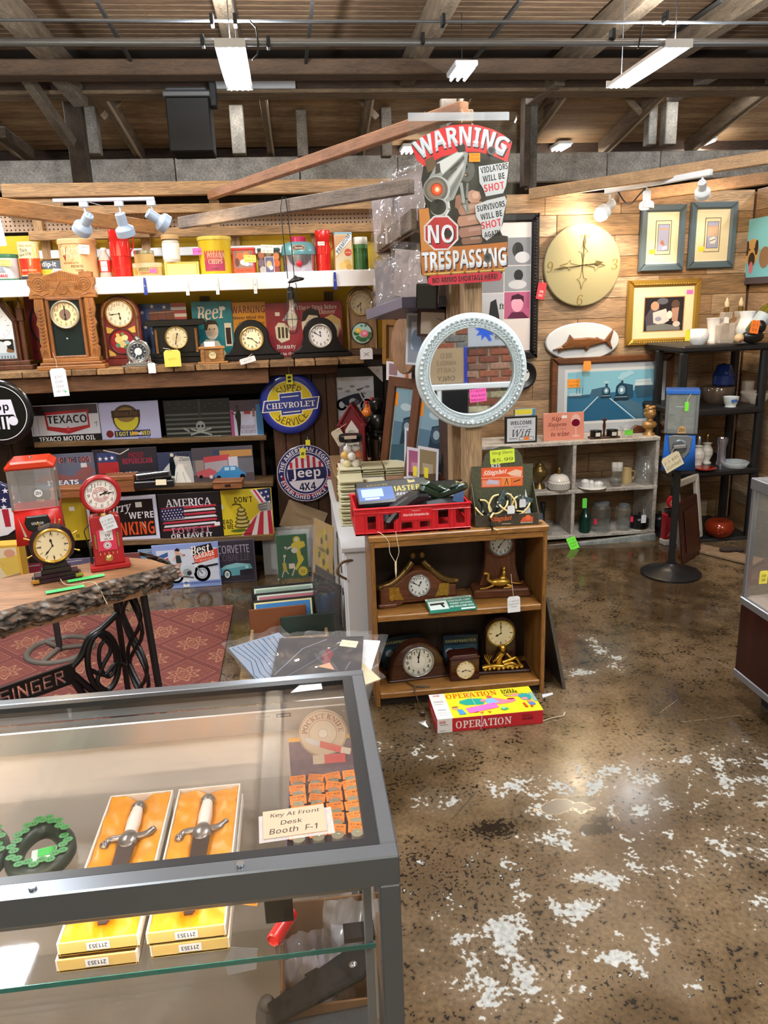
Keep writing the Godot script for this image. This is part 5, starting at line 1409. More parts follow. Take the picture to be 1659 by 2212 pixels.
# ---- live-edge table on a treadle base,the clocks on it,the red gumball machine,rug,crate of albums
func oriented(o:Node3D,z_axis:Vector3,up:=Vector3.UP) -> void:   # turn a thing so that its front looks along z_axis
	var zz:=z_axis.normalized()
	var xx:=up.cross(zz).normalized()
	o.basis=Basis(xx,zz.cross(xx),zz)
func rug_texture() -> ImageTexture:
	var n:=512
	var f:=noise(.12,77,2)
	var data:=PackedByteArray();data.resize(n*n*3)
	for y in n:
		for x in n:
			var u:=x/512.0;var v:=y/512.0
			var col:=V(128,66,58)
			var w:=sin(u*TAU*8.0+v*6.)*sin(v*TAU*8.)
			if w>.55:col=V(138,78,66)
			var best:=9.0;var d:=Vector2.ZERO
			for c in [Vector2(.25,.25),Vector2(.75,.75),Vector2(.25,1.25),Vector2(1.25,.25),Vector2(-.25,.75),Vector2(.75,-.25)]:
				var e:=Vector2(u,v)-(c as Vector2)
				if absf(e.x)+absf(e.y)<best:best=absf(e.x)+absf(e.y);d=e
			if absf(best-.47)<.02:col=V(108,50,48)
			if absf(best-.435)<.008:col=V(158,104,80)
			var r:=d.length()*(1.0+.22*cos(d.angle()*8.))
			if absf(r-.17)<.018 or absf(r-.09)<.015:col=V(172,124,92)
			elif r<.05:col=V(150,86,66)
			elif r<.155 and r>.11:col=V(138,72,60)
			var s:=.85+.3*f.get_noise_2d(x,y)
			var i:=(y*n+x)*3
			data[i]=int(clampf(col.x*s,0,255));data[i+1]=int(clampf(col.y*s,0,255));data[i+2]=int(clampf(col.z*s,0,255))
	var im:=Image.create_from_data(n,n,false,Image.FORMAT_RGB8,data);im.generate_mipmaps()
	return ImageTexture.create_from_image(im)
func iron(o:Node,called:String,runs:Array,r:float,m:Material) -> void:   # cast iron rods:each run is a list of points
	nk()
	for q in runs:g.tube(q,r,7)
	part(o,called,g,m)
func curve(pts:Array,n:=5) -> Array:
	var c:=Curve3D.new()
	for i in pts.size():
		var t:Vector3=(pts[mini(i+1,pts.size()-1)]-pts[maxi(i-1,0)])/6.0
		c.add_point(pts[i],-t,t)
	var out:=[]
	for i in (pts.size()-1)*n+1:out.append(c.sample(i/n,float(i % n)/n) if i<(pts.size()-1)*n else pts[-1])
	return out
func table_side() -> void:
	var a:A
	var m:=StandardMaterial3D.new()
	m.albedo_texture=rug_texture();m.roughness=.95;m.uv1_triplanar=true;m.uv1_world_triplanar=true;m.uv1_scale=V(2.9,2.9,2.9)
	nk().bx(-3.2,.0,-4.2,-.43,.01,-1.6,.003)
	solo("rug",g,m,"faded red patterned rug under the live-edge table","rug")
	var corner:=ph(357,1224,.76)
	var o:=base("live_edge_table","live-edge slab table with bark along its front, on a black iron treadle base","table",V(corner.x,.01,corner.z),38.)
	var top:=[]
	var xs:=[.02,-.05,-.14,-.22,-.31,-.4,-.5,-.6,-.7,-.8,-.92,-1.05,-1.2]
	for i in xs.size():top.append_array([xs[i],-.004*(i % 3)-.006*sin(i*1.7)])
	top.append_array([-1.2,.4,-.8,.375,-.46,.345,-.25,.29,-.05,.235,.01,.12])
	nk().at(0,.67,0,-90,0,0)
	g.prism(top,.0,.08,.003);part(o,"slab",g,W("b8875f",0,.42,.8))
	var edge:=[Vector2(.012,.23),Vector2(.03,.12)]
	for i in xs.size():edge.append(Vector2(xs[i],-.004*(i % 3)-.006*sin(i*1.7)))
	var line:=[]
	for i in edge.size()-1:
		for j in 14:line.append((edge[i] as Vector2).lerp(edge[i+1],j/14.))
	var n:=noise(28.,51,4);var n2:=noise(9.,52,3)
	nk().smooth()
	var rows:=18
	var grid:=[]
	for i in line.size():
		var col:=[]
		var t:Vector2=(line[mini(i+1,line.size()-1)]-line[maxi(i-1,0)]).normalized()
		var out:=Vector2(-t.y,t.x)*-1.0
		if i>30 and out.y>0:out=-out
		if i<=30:out=Vector2(1,-.2).normalized()
		for j in rows+1:
			var v:=float(j)/rows
			var y:=.757-v*(.088+.018*n2.get_noise_2d(i*.017,4.))
			var d:=.004+.03*sin(v*PI)*(.7+n2.get_noise_2d(i*.012,v))+.02*n.get_noise_2d(i*.0063,v*.16)-.035*maxf(.0,v-.5)
			if j==0:d=.0
			var p:Vector2=line[i]+out*d
			col.append(V(p.x,y,-p.y))
		grid.append(col)
	var tones:=["2a241f","3a322b","4c433b","5c534a","6f4a30","787672","8c8a86"]
	var shade:=func(i:int,j:int) -> Color:
		var q:=n.get_noise_2d(i*.008+3.,j*.012)*.8+.7*n2.get_noise_2d(i*.008,j*.03)
		var t:=clampf(2.6+q*6.,.0,5.99)
		return Color(tones[int(t)]).lerp(Color(tones[int(t)+1]),t-int(t)).srgb_to_linear()
	for i in line.size()-1:
		for j in rows:
			for e in [[1,0],[0,1],[0,0],[1,0],[1,1],[0,1]]:
				g.col=shade.call(i+e[0],j+e[1])
				g.v(grid[i+e[0]][j+e[1]])
	part(o,"bark_edge",g,VC(.95))
	var blk:=M("0f0f11",.4)
	var f:=func(x:float,y:float,n_:float) -> Vector3:return V(x,y,-n_)
	for sx in [-.08,-.95]:
		for nn in [.035,.27]:
			nk().bar(f.call(sx,.68,nn),f.call(sx+(.015 if sx>-.5 else -.015),.0,nn-(.03 if nn<.1 else -.03)),.022,.022,.004);part(o,"leg",g,blk)
		var runs:=[]
		for s in [-1.,1.]:
			for ph_ in [.0,.5]:
				var pts:=[]
				for i in 19:
					var y:=.67-i*.035
					pts.append(f.call(sx,y,.152+s*.075*sin((i/18.0*2.0+ph_)*TAU*.75)))
				runs.append(pts)
		iron(o,"side_lattice",runs,.008,blk)
		iron(o,"foot_rail",[[f.call(sx,.05,.02),f.call(sx,.07,.15),f.call(sx,.05,.29)]],.011,blk)
	iron(o,"upper_brace",[curve([f.call(-.08,.52,.27),f.call(-.15,.48,.27),f.call(-.2,.46,.27),f.call(-.24,.4,.27),f.call(-.28,.37,.27)])],.013,blk)
	iron(o,"upper_brace",[curve([f.call(-.95,.56,.27),f.call(-.85,.52,.27),f.call(-.66,.42,.27),f.call(-.56,.36,.27)])],.013,blk)
	var csg:=CSGCombiner3D.new();csg.name="lettered_brace"
	var pl:=CSGBox3D.new();pl.name="plate";pl.size=V(.36,.1,.014);csg.add_child(pl)
	var fx:=-.155
	for stroke in [
			[[.034,.027,.0,.027],[.0,.027,.0,.0],[.0,.0,.034,.0],[.034,.0,.034,-.027],[.034,-.027,.0,-.027]],
			[[.0,.027,.0,-.027]],[[.0,-.027,.0,.027],[.0,.027,.034,-.027],[.034,-.027,.034,.027]],
			[[.034,.027,.0,.027],[.0,.027,.0,-.027],[.0,-.027,.034,-.027],[.034,-.027,.034,-.002],[.034,-.002,.018,-.002]],
			[[.0,.027,.0,-.027],[.0,.027,.032,.027],[.0,.0,.026,.0],[.0,-.027,.032,-.027]],
			[[.0,.027,.0,-.027],[.0,.027,.032,.027],[.032,.027,.032,.002],[.032,.002,.0,.002],[.01,.002,.034,-.027]]]:
		var wide:=.0
		for q in stroke:
			var p0:=Vector2(q[0],q[1]);var p1:=Vector2(q[2],q[3])
			var b:=CSGBox3D.new();b.operation=CSGShape3D.OPERATION_SUBTRACTION
			b.name="letter_stroke"
			b.size=V(p0.distance_to(p1)+.0095,.0098,.05)
			b.position=V(fx+(p0.x+p1.x)/2,(p0.y+p1.y)/2,0)
			b.rotation.z=(p1-p0).angle()
			csg.add_child(b,true)
			wide=maxf(wide,maxf(q[0],q[2]))
		fx+=wide+.022
	csg.material_override=blk
	csg.position=f.call(-.415,.345,.27);csg.scale=Vector3.ONE*.8
	o.add_child(csg)
	for q in [[[-.28,.34],[-.22,.25],[-.18,.2],[-.08,.14]],[[-.28,.31],[-.24,.22],[-.16,.12],[-.08,.06]],[[-.55,.33],[-.66,.24],[-.95,.14]]]:
		var run:=[]
		for e in q:run.append(f.call(e[0],e[1],.27))
		iron(o,"lower_brace",[curve(run)],.014,blk)
	nk().at(-.165,.35,-.26).ring(0,0,0,.06,.012,32,7,.12);part(o,"drive_wheel",g,blk)
	nk().at(-.15,.36,-.255).ring(0,0,0,.032,.008,28,7,.075);part(o,"drive_wheel",g,blk)
	for q in [[[-.17,.47],[-.13,.4],[-.17,.34],[-.2,.28],[-.16,.22]],[[-.22,.34],[-.17,.3],[-.12,.33],[-.08,.3]]]:
		var run:=[]
		for e in q:run.append(f.call(e[0],e[1],.255))
		iron(o,"wheel_spoke",[curve(run)],.009,blk)
	var p:=ph(124,1250,.762)
	var k:=ks(124,1200,p.z)*.89
	o=base("ship_clock","dark ship's wheel clock with brass pegs and bezel, on the live-edge table","clock",p,20)
	var mah:=M("25141c",.2)
	nk(k).bx(-56,0,-22,56,9,22,1.4);g.bx(-50,9,-19,50,18,18,1.4);part(o,"stepped_base",g,mah)
	nk(k).bx(-34,18,-15,34,30,12,1.4);g.prism([-30,30,30,30,22,48,-22,48],-13,9,1.2);part(o,"pedestal",g,mah)
	nk(k).at(0,88,0,90,0,0).lathe([0,-14,44,-14,52,-10,52,8,47,11,0,11],12,true);part(o,"octagonal_case",g,mah)
	for i in 8:
		var t:=TAU*(i+.5)/8.0
		nk(k).at(sin(t)*50,88+cos(t)*50,2,0,0,-rad_to_deg(t)).lathe([0,-2,1.8,-2,1.6,6,2.6,12,2.2,15,0,16],10);part(o,"brass_peg",g,M("c9a24c",.22,.8))
	for sx in [-1.,1.]:
		nk(k).bx(sx*50-9,3,17,sx*50+9,12,24,.8);part(o,"brass_hinge",g,M("d0a84c",.25,.8))
	clock(o,k,0,88,12.,38,"dcc9a2","t",11,37,"cfa244",5.,"3a3026","1a1714",.8)
	a=A.new(self,k,k,0,0,12.2*k);for i in 4:a.t(["12","3","6","9"][i],[0,27,0,-27][i],-88.0+[-27,0,27,0][i],0,7,"3a3026","s");ink(a,o,"numerals",.6)
	p=ph(238,1224,.762)
	k=ks(238,1150,p.z)
	o=base("pump_clock","red clock shaped like an old petrol pump, at the right of the live-edge table","clock",p,16)
	var red:=M("9c1c20",.3)
	nk(k).bx(-40,0,-22,42,10,24,1.5);part(o,"plinth",g,red)
	var body:=[-30,10,32,10,32,108]
	for j in 8:body.append_array([22+10*cos(PI/2*j/7.),108+10*sin(PI/2*j/7.)])
	for j in 8:body.append_array([-20-10*sin(PI/2*j/7.),108+10*cos(PI/2*j/7.)])
	nk(k).prism(body,-18,16,2.);part(o,"pump_body",g,red)
	nk(k).at(0,118,0).lathe([0,0,12,0,10,6,8,10,0,10],18);part(o,"neck",g,M("8c6a3c",.35,.7))
	nk(k).at(0,164,0,90,0,0).lathe([0,-15,34,-15,40,-10,42,2,41,10,36,13,33,12,32,8,0,8],40);part(o,"globe",g,red)
	clock(o,k,0,164,8.6,32,"e4dcd4","s",2,14,"",1.,"2c2626","28241f",.5)
	a=A.new(self,k,k,0,0,8.9*k);a.oval(0,-164,16,16,1,"a03038");a.oval(0,-164,8,8,1,"a03038");a.arc("RED CROWN",0,-164,12,4,-90,150,"a03038","sb");a.arc("GASOLINE",0,-164,12,4,90,130,"a03038","sb",true);ink(a,o,"dial_print",.5)
	var shield:=[-20,42,20,42,20,84]
	for j in 9:shield.append_array([20*cos(PI*j/8.),84+9*sin(PI*j/8.)])
	shield.append_array([-20,84])
	nk(k).prism(shield,15,17.4,.6);part(o,"gauge_panel",g,M("c8304c",.3))
	a=A.new(self,k,k,0,0,17.5*k);a.r(-13,-88,26,24,"d8d4d4");a.t("10",2,-76,10,6,"2c282c","sb");a.t("25.9",2,-68,14,4,"4a4448","sb");a.e(0,-54,8,8,"e0d4d8");a.oval(0,-54,6,6,1,"5a3c48");a.star(0,-54,4,"5a3c48");ink(a,o,"gauge_print",.4)
	for sx in [-1.,1.]:
		nk(k).bx(sx*23-2,48,15,sx*23+2,80,18,.6);part(o,"brass_bar",g,M("a88a4c",.3,.7))
	g=G.new(k);for j in 5:g.bx(-17.0+j*8.6,33,16,-15.6+j*8.6,38,16.6)
	part(o,"vent_slot",g,M("d0a070",.4))
	nk(k).at(0,24,16,90,0,0).lathe([8,0,9,.5,8,2,0,5],20);part(o,"knob",g,M("d6b470",.2,.8))
	nk(k).tube(curve([V(-31,100,0),V(-42,88,4),V(-40,70,6),V(-36,40,8),V(-36,14,6)]),1.2,6);part(o,"hose",g,M("1a1614",.5))
	nk(k).bx(-38,14,0,-32,50,8,1);part(o,"nozzle_holder",g,M("201412",.5))
	tag(219,1112,249,1146,p.z+.05,"d6dade","tilted white tag hanging from the neck of the red pump clock",["F-1 $65","Gas Pump","Clock"],[225,1104,228,1098],"","5c6066",10,14)
	for q in [[150,1237,222,1262,22.,"upper bright green paper tag lying on the live-edge table by the ship's wheel clock"],[106,1262,176,1284,20.,"lower bright green tag with handwriting, lying near the table's bark edge"]]:
		var w:=ph((q[0]+q[2])/2,(q[1]+q[3])/2,.765)
		var t:=base("price_tag",q[5],"price tag",w,q[4],"green tags on the table")
		nk().bx(-.06,0,-.012,.06,.0015,.012);part(t,"card",g,M("4fd872",.7))
		a=A.new(self,.001,.001,0,0,.0002);a.t("F-1 $45 Ship Clock",0,0,96,9,"28663a","s");var pr:=ink(a,t,"writing",.8);pr.rotation_degrees.x=-90;pr.position.y=.0016
	nk()
	var tw:=[]
	for q in [[128,1222,.8],[126,1240,.772],[140,1262,.767],[170,1262,.767],[185,1258,.767],[208,1262,.767],[232,1306,.7]]:tw.append(ph(q[0],q[1],q[2]))
	g.tube(curve(tw),.0018,6)
	solo("twine",g,M("c4b294",.9),"loop of pale twine trailing from the ship's wheel clock over the bark edge","string")
	gumball_machine(ph(130,1405,.01),"red gumball machine with clear case on a ring-footed stand, behind the table",false)
	p=V(-.1,0,-3.4)
	k=.0021
	o=base("wooden_crate","pale wooden crate holding framed albums, behind the glass showcase","crate",p)
	var pine:=W("b08d60",0,.65)
	for q in [[-.18,0,.16,.18,.21,.18],[-.18,0,-.18,.18,.19,-.16],[-.18,0,-.16,-.165,.19,.16],[.165,0,-.16,.18,.19,.16]]:
		nk().bx(q[0],q[1],q[2],q[3],q[4],q[5],.003);part(o,"crate_board",g,pine)
	nk().bx(-.165,.0,-.16,.165,.012,.16);part(o,"crate_bottom",g,pine)
	for q in [[-.015,.33,-.12,.31,"16181a","8fa89a","black framed print with green mat at the back of the crate",0],[.0,.31,-.08,.31,"17181b","b4727c","black framed pink print, second from the back of the crate",0],[-.02,.29,-.04,.3,"15151a","3c7cb8","black framed blue and cream print in the middle of the crate",1],[-.045,.275,.03,.27,"6a3a1c","74401f","brown leather album standing in the crate",2],[.09,.25,.085,.25,"1c2c26","21342c","dark green album leaning at the front of the crate",2]]:
		var t:=base("album" if q[7]==2 else "framed_print",q[6],"album" if q[7]==2 else "picture",p+V(q[0],.012,q[2]),4,"")
		t.rotation_degrees.x=-14
		nk().bx(-q[3]/2,0,-.008,q[3]/2,q[1],.008,.003);part(t,"cover" if q[7]==2 else "frame",g,M(q[4],.35))
		a=A.new(self,.001,.001,0,0,.0083)
		var w2:float=q[3]*500-12;var h2:float=q[1]*1000
		if q[7]<2:
			a.r(-w2,-h2+10,w2*2,h2-20,"c9d8c8" if q[7]==0 else "e6dc9c");a.r(-w2+8,-h2+18,w2*2-16,h2-40,q[5]);ink(a,t)
		else:
			a.oval(0,-h2*.5,46,46,1,"5a3018" if q[0]<0 else "2c4038");a.oval(0,-h2*.5,30,30,1,"5a3018" if q[0]<0 else "2c4038");ink(a,t,"tooling")
	o=base("print_stand","low wooden stand under the bagged prints behind the showcase","stand",V(-.05,0,-2.44))
	nk().bx(-.2,.42,-.16,.22,.44,.16,.004);part(o,"top",g,pine)
	for sx in [-.18,.2]:
		for sz in [-.14,.14]:
			nk().bx(sx-.015,0,sz-.015,sx+.015,.42,sz+.015,.003);part(o,"leg",g,pine)
	var y:=.424
	for q in [[.11,.03,-18,.26,.34,"d8d8da","white folded print with red lettering under the dark bagged print",1],[.16,.06,30,.12,.2,"cdbd96","tan and blue bagged card hanging off the right of the print heap",2],[-.09,-.01,30,.2,.3,"6c7c92","blue-grey bagged print with dark cracks, left of the dark one",3],[.06,.02,-8,.3,.25,"241f22","dark bagged print with a small red figure and a cream price label, top of heap",4]]:
		var t:=base("bagged_print",q[6],"print",V(-.04+q[0],y+.02,-2.44+q[1]),q[2])
		t.rotation_degrees.x=12
		nk().bx(-q[3]/2,0,-q[4]/2,q[3]/2,.004,q[4]/2);part(t,"card",g,M(q[5],.5))
		a=A.new(self,.001,.001,0,0,.0)
		var wq:float=q[3]*1000;var hq:float=q[4]*1000
		if q[7]==1:a.t("summer",60,60,120,26,"b03040","sb",62);a.r(-110,-160,200,20,"c8c8cc")
		elif q[7]==2:a.r(-wq/2,-hq/2,wq*.45,hq,"3c78c0");a.r(0,-20,50,40,"d8c46c");a.t("F-1 $5",24,0,36,12,"7a6a30","s")
		elif q[7]==3:
			for i in 9:a.l([-90.0+i*20,-140,-70.0+i*16,-40,-95.0+i*22,30,-80.0+i*20,140],3,"2c3644")
		else:a.p([10,-20,30,-60,50,-30,40,20,20,30],"6c2c30");a.p([0,40,40,20,60,60],"c08c6c");a.l([-140,80,-60,-60,20,-110],2,"8c98a8");a.l([-120,110,60,-60],1.5,"788494");a.r(70,-100,60,36,"e0d8a8",12);a.t("F-1 $9.00",100,-82,48,9,"5c5440","s",12);a.l([110,20,96,60],2,"8a8a90")
		var pr:=ink(a,t,"print",.25);pr.rotation_degrees.x=-90;pr.position.y=.0042
		g=crinkle(q[3]*1.2,q[4]*1.15,.01,60+q[7]);var sl:=part(t,"sleeve",g,glass("e8f0f4",.035,.03));sl.rotation_degrees.x=-90;sl.position=V(0,.006,q[4]*.575)
		y+=.012
# vending machine for gum:blue on a disc-footed pole,or red on a ring-footed one
func gumball_machine(foot:Vector3,label:String,blue:bool) -> void:
	var o:=base("gumball_machine",label,"gumball machine",V(foot.x,0,foot.z),-26 if blue else 12)
	var a:A
	var blk:=M("131315",.35)
	var k:=.00268 if blue else .0018
	var col:=M("2460b8" if blue else "c0241f",.3)
	var y0:=.0
	if blue:
		nk(k).lathe([0,0,66,0,66,4,58,7,34,13,20,19,13,26,0,26],40);part(o,"foot",g,blk)
		y0=.66
		nk(k).bx(-7.5,24,-7.5,7.5,y0/k,7.5,1.);part(o,"pole",g,blk)
	else:
		nk(k).at(0,7,0,90,0,0).ring(0,0,0,86,9,40,8);part(o,"foot_ring",g,M("5a544c",.6))
		for i in 3:
			nk(k).at(0,0,0,0,i*120,0).tube([V(0,14,0),V(84,8,0)],7,8);part(o,"foot_spoke",g,M("5a544c",.6))
		y0=.6
		nk(k).at(0,0,0).cyl(9,6,y0/k,16);part(o,"pole",g,M("2a2a2c",.4))
	var w:=32. if blue else 56.0
	var hb:=76. if blue else 92.0
	var hg:=86. if blue else 108.0
	var yb:=y0/k
	var n:=Node3D.new();n.name="head";o.add_child(n,true);n.position=V(0,y0,0)
	nk(k)
	var d:=28. if blue else 46.0
	g.quad(V(-w-2,0,d+3),V(w+2,0,d+3),V(w-2,hb,d),V(-w+2,hb,d));g.quad(V(w+2,0,d+3),V(w+2,0,-d),V(w-2,hb,-d),V(w-2,hb,d));g.quad(V(-w-2,0,-d),V(-w-2,0,d+3),V(-w+2,hb,d),V(-w+2,hb,-d));g.quad(V(w+2,0,-d),V(-w-2,0,-d),V(-w+2,hb,-d),V(w-2,hb,-d));g.quad(V(-w-2,0,-d),V(w+2,0,-d),V(w+2,0,d+3),V(-w-2,0,d+3));g.quad(V(-w+2,hb,d),V(w-2,hb,d),V(w-2,hb,-d),V(-w+2,hb,-d))
	part(n,"body",g,col)
	nk(k).bx(-w-1,hb,-d-1,w+1,hb+4,d+1,1);part(n,"collar",g,blk if blue else col)
	var lip:=M("8e949c" if blue else "a8a49c",.25,.7)
	for sx in [-1.,1.]:
		for sz in [-1.,1.]:
			nk(k).bx(sx*(w-2)-3.2,hb+4,sz*(d-2)-3.2,sx*(w-2)+3.2,hb+hg,sz*(d-2)+3.2,.8);part(n,"corner_post",g,lip)
	for q in [[-w+4,d-1,w-4,d-.6],[-w+4,-d+1,w-4,-d+.6]]:
		nk(k).bx(q[0],hb+4,q[1],q[2],hb+hg,q[3]);part(n,"pane",g,glass("e0ece8",.1))
	for sx in [-1.,1.]:
		nk(k).bx(sx*(w-1),hb+4,-d+4,sx*(w-.6),hb+hg,d-4);part(n,"pane",g,glass("e0ece8",.1))
	nk(k)
	if blue:g.bx(-w-2,hb+hg,-d-2,w+2,hb+hg+9,d+2,1.6)
	else:g.prism([-w-4,hb+hg,w+4,hb+hg,w+4,hb+hg+9,w-12,hb+hg+22,-w+12,hb+hg+22,-w-4,hb+hg+9],-d-4,d+4,5)
	part(n,"lid",g,M("2a62b4",.3) if blue else M("cf3a1c",.25))
	if not blue:
		nk(k).at(0,hb+hg+20,0).lathe([0,0,5,0,5,5,2,8,0,8],12);part(n,"lock",g,M("b8bcc0",.2,.9))
		a=A.new(self,k,k,0,0,(d+2.2)*k)
		a.p([-46,-80,-28,-16,-34,-10],"b8aca0");a.p([44,-80,34,-16,40,-10],"b8aca0");a.p([-2,-34,24,-4,-30,-4],"a8b0b4");ink(a,n,"trim_print",.3)
		nk(k).prism([-32,60,-26,78,26,78,32,60,26,42,14,36,-14,36,-26,42],d-1,d+8,3);part(n,"coin_mechanism",g,M("232826",.35,.3))
		a=A.new(self,k,k,0,0,(d+8.2)*k);a.t("VENDOR",0,-58,30,7,"c8ccc8","sb");ink(a,n,"mechanism_print",.4)
		a=A.new(self,k,k,0,0,d*k);a.e(12,-(hb+44),11,11,"e6e4e0");a.oval(12,-(hb+44),11,11,1,"3a3a3a");a.t("25¢",12,-(hb+44),14,8,"2a2a2c","sb");a.t("ITEM",14,-(hb+24),20,7,"c0a890","sb");ink(a,n,"price_sticker",.5)
		for i in 6:
			nk(k).at(46,40.0-i*7,46,0,0,20.0*(i % 2)).ring(0,0,0,3,.9,10,5,4.5);part(n,"chain_link",g,M("4a4640",.4,.7))
		nk(k).prism([-22,-8,8,22,20,10,-8,-18],d+6,d+6.5);part(n,"paper_tag",g,M("d8d4c8",.8))
	else:
		nk(k).prism([-24,72,-20,40,-10,26,10,26,20,40,24,72,16,76,-16,76],d,d+5,1.2);part(n,"coin_plate",g,M("8e949a",.3,.7))
		nk(k).at(0,53,d+5,90,0,0).lathe([0,0,15,0,15,3,12,4,0,4],24);part(n,"coin_dial",g,M("6e747a",.3,.7))
		nk(k).at(0,53,d+9,0,0,8);g.bx(-13,-4,0,13,4,6,1.5);part(n,"crank",g,M("b0b6bc",.2,.8))
		g=G.new(k);for i in 5:g.bx(-8.0+i*3.4,26,d+5,-6.4+i*3.4,34,d+6)
		part(n,"slot_ribs",g,M("5c6066",.4,.6))
		a=A.new(self,k,k,0,0,(d+.5)*k);a.e(2,-86,8,10,"b8925c",16,180,360);a.r(-6,-88,16,8,"b8925c");a.t("25¢",2,-87,13,7,"241c14","sb");ink(a,n,"price_plate",.5)
		nk(k).bx(-14,hb+hg-26,d+.4,14,hb+hg-25,d+.5);part(n,"pane_seam",g,glass("ffffff",.3))
# ---- the partition between the booths:post,warning sign,mirror,trays of bagged prints,white cabinet and what stands on it
func crate_side(outline:Array,holes:Array,t:float,k:float) -> G:   # a wall w by h with rectangular openings,built as strips
	nk(k)
	var x0:float=outline[0];var x1:float=outline[1];var h:float=outline[2]
	var cuts:=[x0]
	for q in holes:cuts.append(q[0]);cuts.append(q[2])
	cuts.append(x1)
	for i in cuts.size()-1:
		if i % 2==0:g.bx(cuts[i],0,-t,cuts[i+1],h,0,.5)
		else:
			var q:Array=holes[i/2]
			g.bx(q[0],0,-t,q[2],q[1],0);g.bx(q[0],q[3],-t,q[2],h,0)
	return g
func partition() -> void:
	var a:A
	var w:=setting("wall_partition")
	var post:=W("c9a57c",1,.6)
	for q in [[.675,.78,-3.14,.748,2.25,-3.058],[.645,.0,-3.27,.735,2.25,-3.18],[.645,.0,-4.,.735,2.2,-3.92],[.645,.0,-4.7,.735,2.2,-4.62]]:
		nk().bx(q[0],q[1],q[2],q[3],q[4],q[5],.004);part(w,"stud",g,post)
	nk().bx(.65,2.25,-3.28,.74,2.3,-3.16,.004);part(w,"post_block",g,post)
	nk().bx(.655,2.3,-3.27,.735,2.345,-3.14,.004);part(w,"post_block",g,post)
	for y in [.0,.45,.85,1.25,1.6]:
		nk().bx(.66,y,-5.04,.72,y+.39,-3.3,.003);part(w,"plank",g,W(["5b3a24","664229","52331f"][int(y*10) % 3],2,.6))
	var bags:=func(called:String,label:String,p0:Vector3,p1:Vector3,tall:float,count:int,seed_:int) -> void:
		var r:=RandomNumberGenerator.new();r.seed=seed_
		for i in count:
			var p:=p0.lerp(p1,(i+.5)/count)
			var o:=base(called,label,"print",p,-62+r.randf_range(-6,6),label)
			o.rotation_degrees.z=r.randf_range(-8,4)
			var h:=tall*r.randf_range(.85,1.05)
			nk().bx(-.16,0,-.004,.16,h*.86,.0);part(o,"card",g,M(["8f8484","9a8a86","a89a98","857c80","b0a4a4"][r.randi() % 5],.5))
			g=crinkle(.36,h,.03,seed_+i);part(o,"sleeve",g,glass("b0b4b8",.1,.05))
	var o:=base("print_tray","rough board tray of bagged prints, upper one behind the warning sign","tray",Vector3.ZERO)
	nk().bar(V(.53,1.98,-3.35),V(.53,1.98,-4.75),.025,.085,.004);part(o,"lip",g,W("8f7a66",2,.7))
	nk().bx(.53,1.925,-4.75,.66,1.94,-3.35,.003);part(o,"tray_floor",g,W("6e4c32",2,.7))
	bags.call("bagged_print","grey-pink prints in clear bags in the upper tray beside the warning sign",V(.59,1.942,-3.45),V(.59,1.942,-4.6),.34,7,5)
	o=base("print_tray","tilted metal-lipped tray of bagged prints, lower one left of the post","tray",Vector3.ZERO)
	nk().bar(pz(872,652,-3.3),pz(792,681,-3.62),.006,.045,.002);part(o,"lip",g,M("8e8ca4",.3,.6))
	nk().bar(pz(872,652,-3.3)+V(.1,-.012,-.05),pz(792,681,-3.62)+V(.14,-.02,-.05),.22,.006);part(o,"tray_floor",g,M("6a6478",.4,.4))
	nk().bar(pz(868,654,-3.3),V(.66,pz(868,654,-3.3).y,-3.28),.006,.045,.002);part(o,"lip",g,M("4a4658",.4,.4))
	nk().bar(pz(945,640,-3.2),pz(900,640,-3.22),.06,.1,.004);part(o,"black_holder",g,M("0c0c0e",.15))
	bags.call("bagged_print","pale prints in clear bags fanned out in the lower metal-lipped tray",pz(870,645,-3.33)+V(.06,0,0),pz(812,668,-3.6)+V(.08,0,0),.23,6,15)
	warning_sign()
	mirror()
	var lean:=func(x0:float,y0:float,x1:float,y1:float,z:float,turn:float,called:String,label:String,cat:String,wide:float) -> Array:
		var b:=pz((x0+x1)/2,y1,z);var t:=pz((x0+x1)/2,y0,z)
		var n:=base(called,label,cat,b,turn)
		n.rotation_degrees.z=-3.0
		return [n,wide,t.y-b.y]
	var s:Array=lean.call(840,690,866,788,-4.2,-52,"framed_picture","narrow gilt-edged frame leaning beside the oval wooden plaque","frame",.16)
	frame_sides(s[0],.001,100,s[2]*1000-60,30,18,W("a87838",1,.4));for c in s[0].get_children():c.position.y=s[2]/2
	nk().bx(-.06,.02,-.004,.06,s[2]-.02,.002);part(s[0],"canvas",g,M("7a5a38",.6))
	s=lean.call(856,684,892,808,-3.9,-58,"oval_plaque","tall oval slice of pale wood standing on edge left of the mirror","plaque",.2)
	var oval:=[]
	for i in 28:oval.append_array([cos(TAU*i/28.)*.1,s[2]/2+sin(TAU*i/28.)*s[2]/2])
	nk().prism(oval,-.012,.012,.004);part(s[0],"wood_slice",g,W("bd9474",1,.5));
	s=lean.call(884,676,922,790,-3.5,-40,"display_case","white-edged glass display frame with pale bottles pictured, left of mirror","frame",.14)
	nk().bx(-.07,0,-.03,.07,s[2],-.004,.002);part(s[0],"frame_body",g,M("c8ccd6",.35))
	a=A.new(self,.001,.001,0,s[2]*1000,-.0035);a.r(-58,12,116,s[2]*1000-24,"8d94a0");a.r(-40,40,26,120,"c8ccd8");a.r(4,50,30,100,"b89aa8");a.e(-10,120,30,50,"7c8fa8");ink(a,s[0],"picture",.2)
	s=lean.call(916,688,958,728,-3.4,-30,"framed_picture","small brown frame with a cream print behind the mirror's upper left","frame",.16)
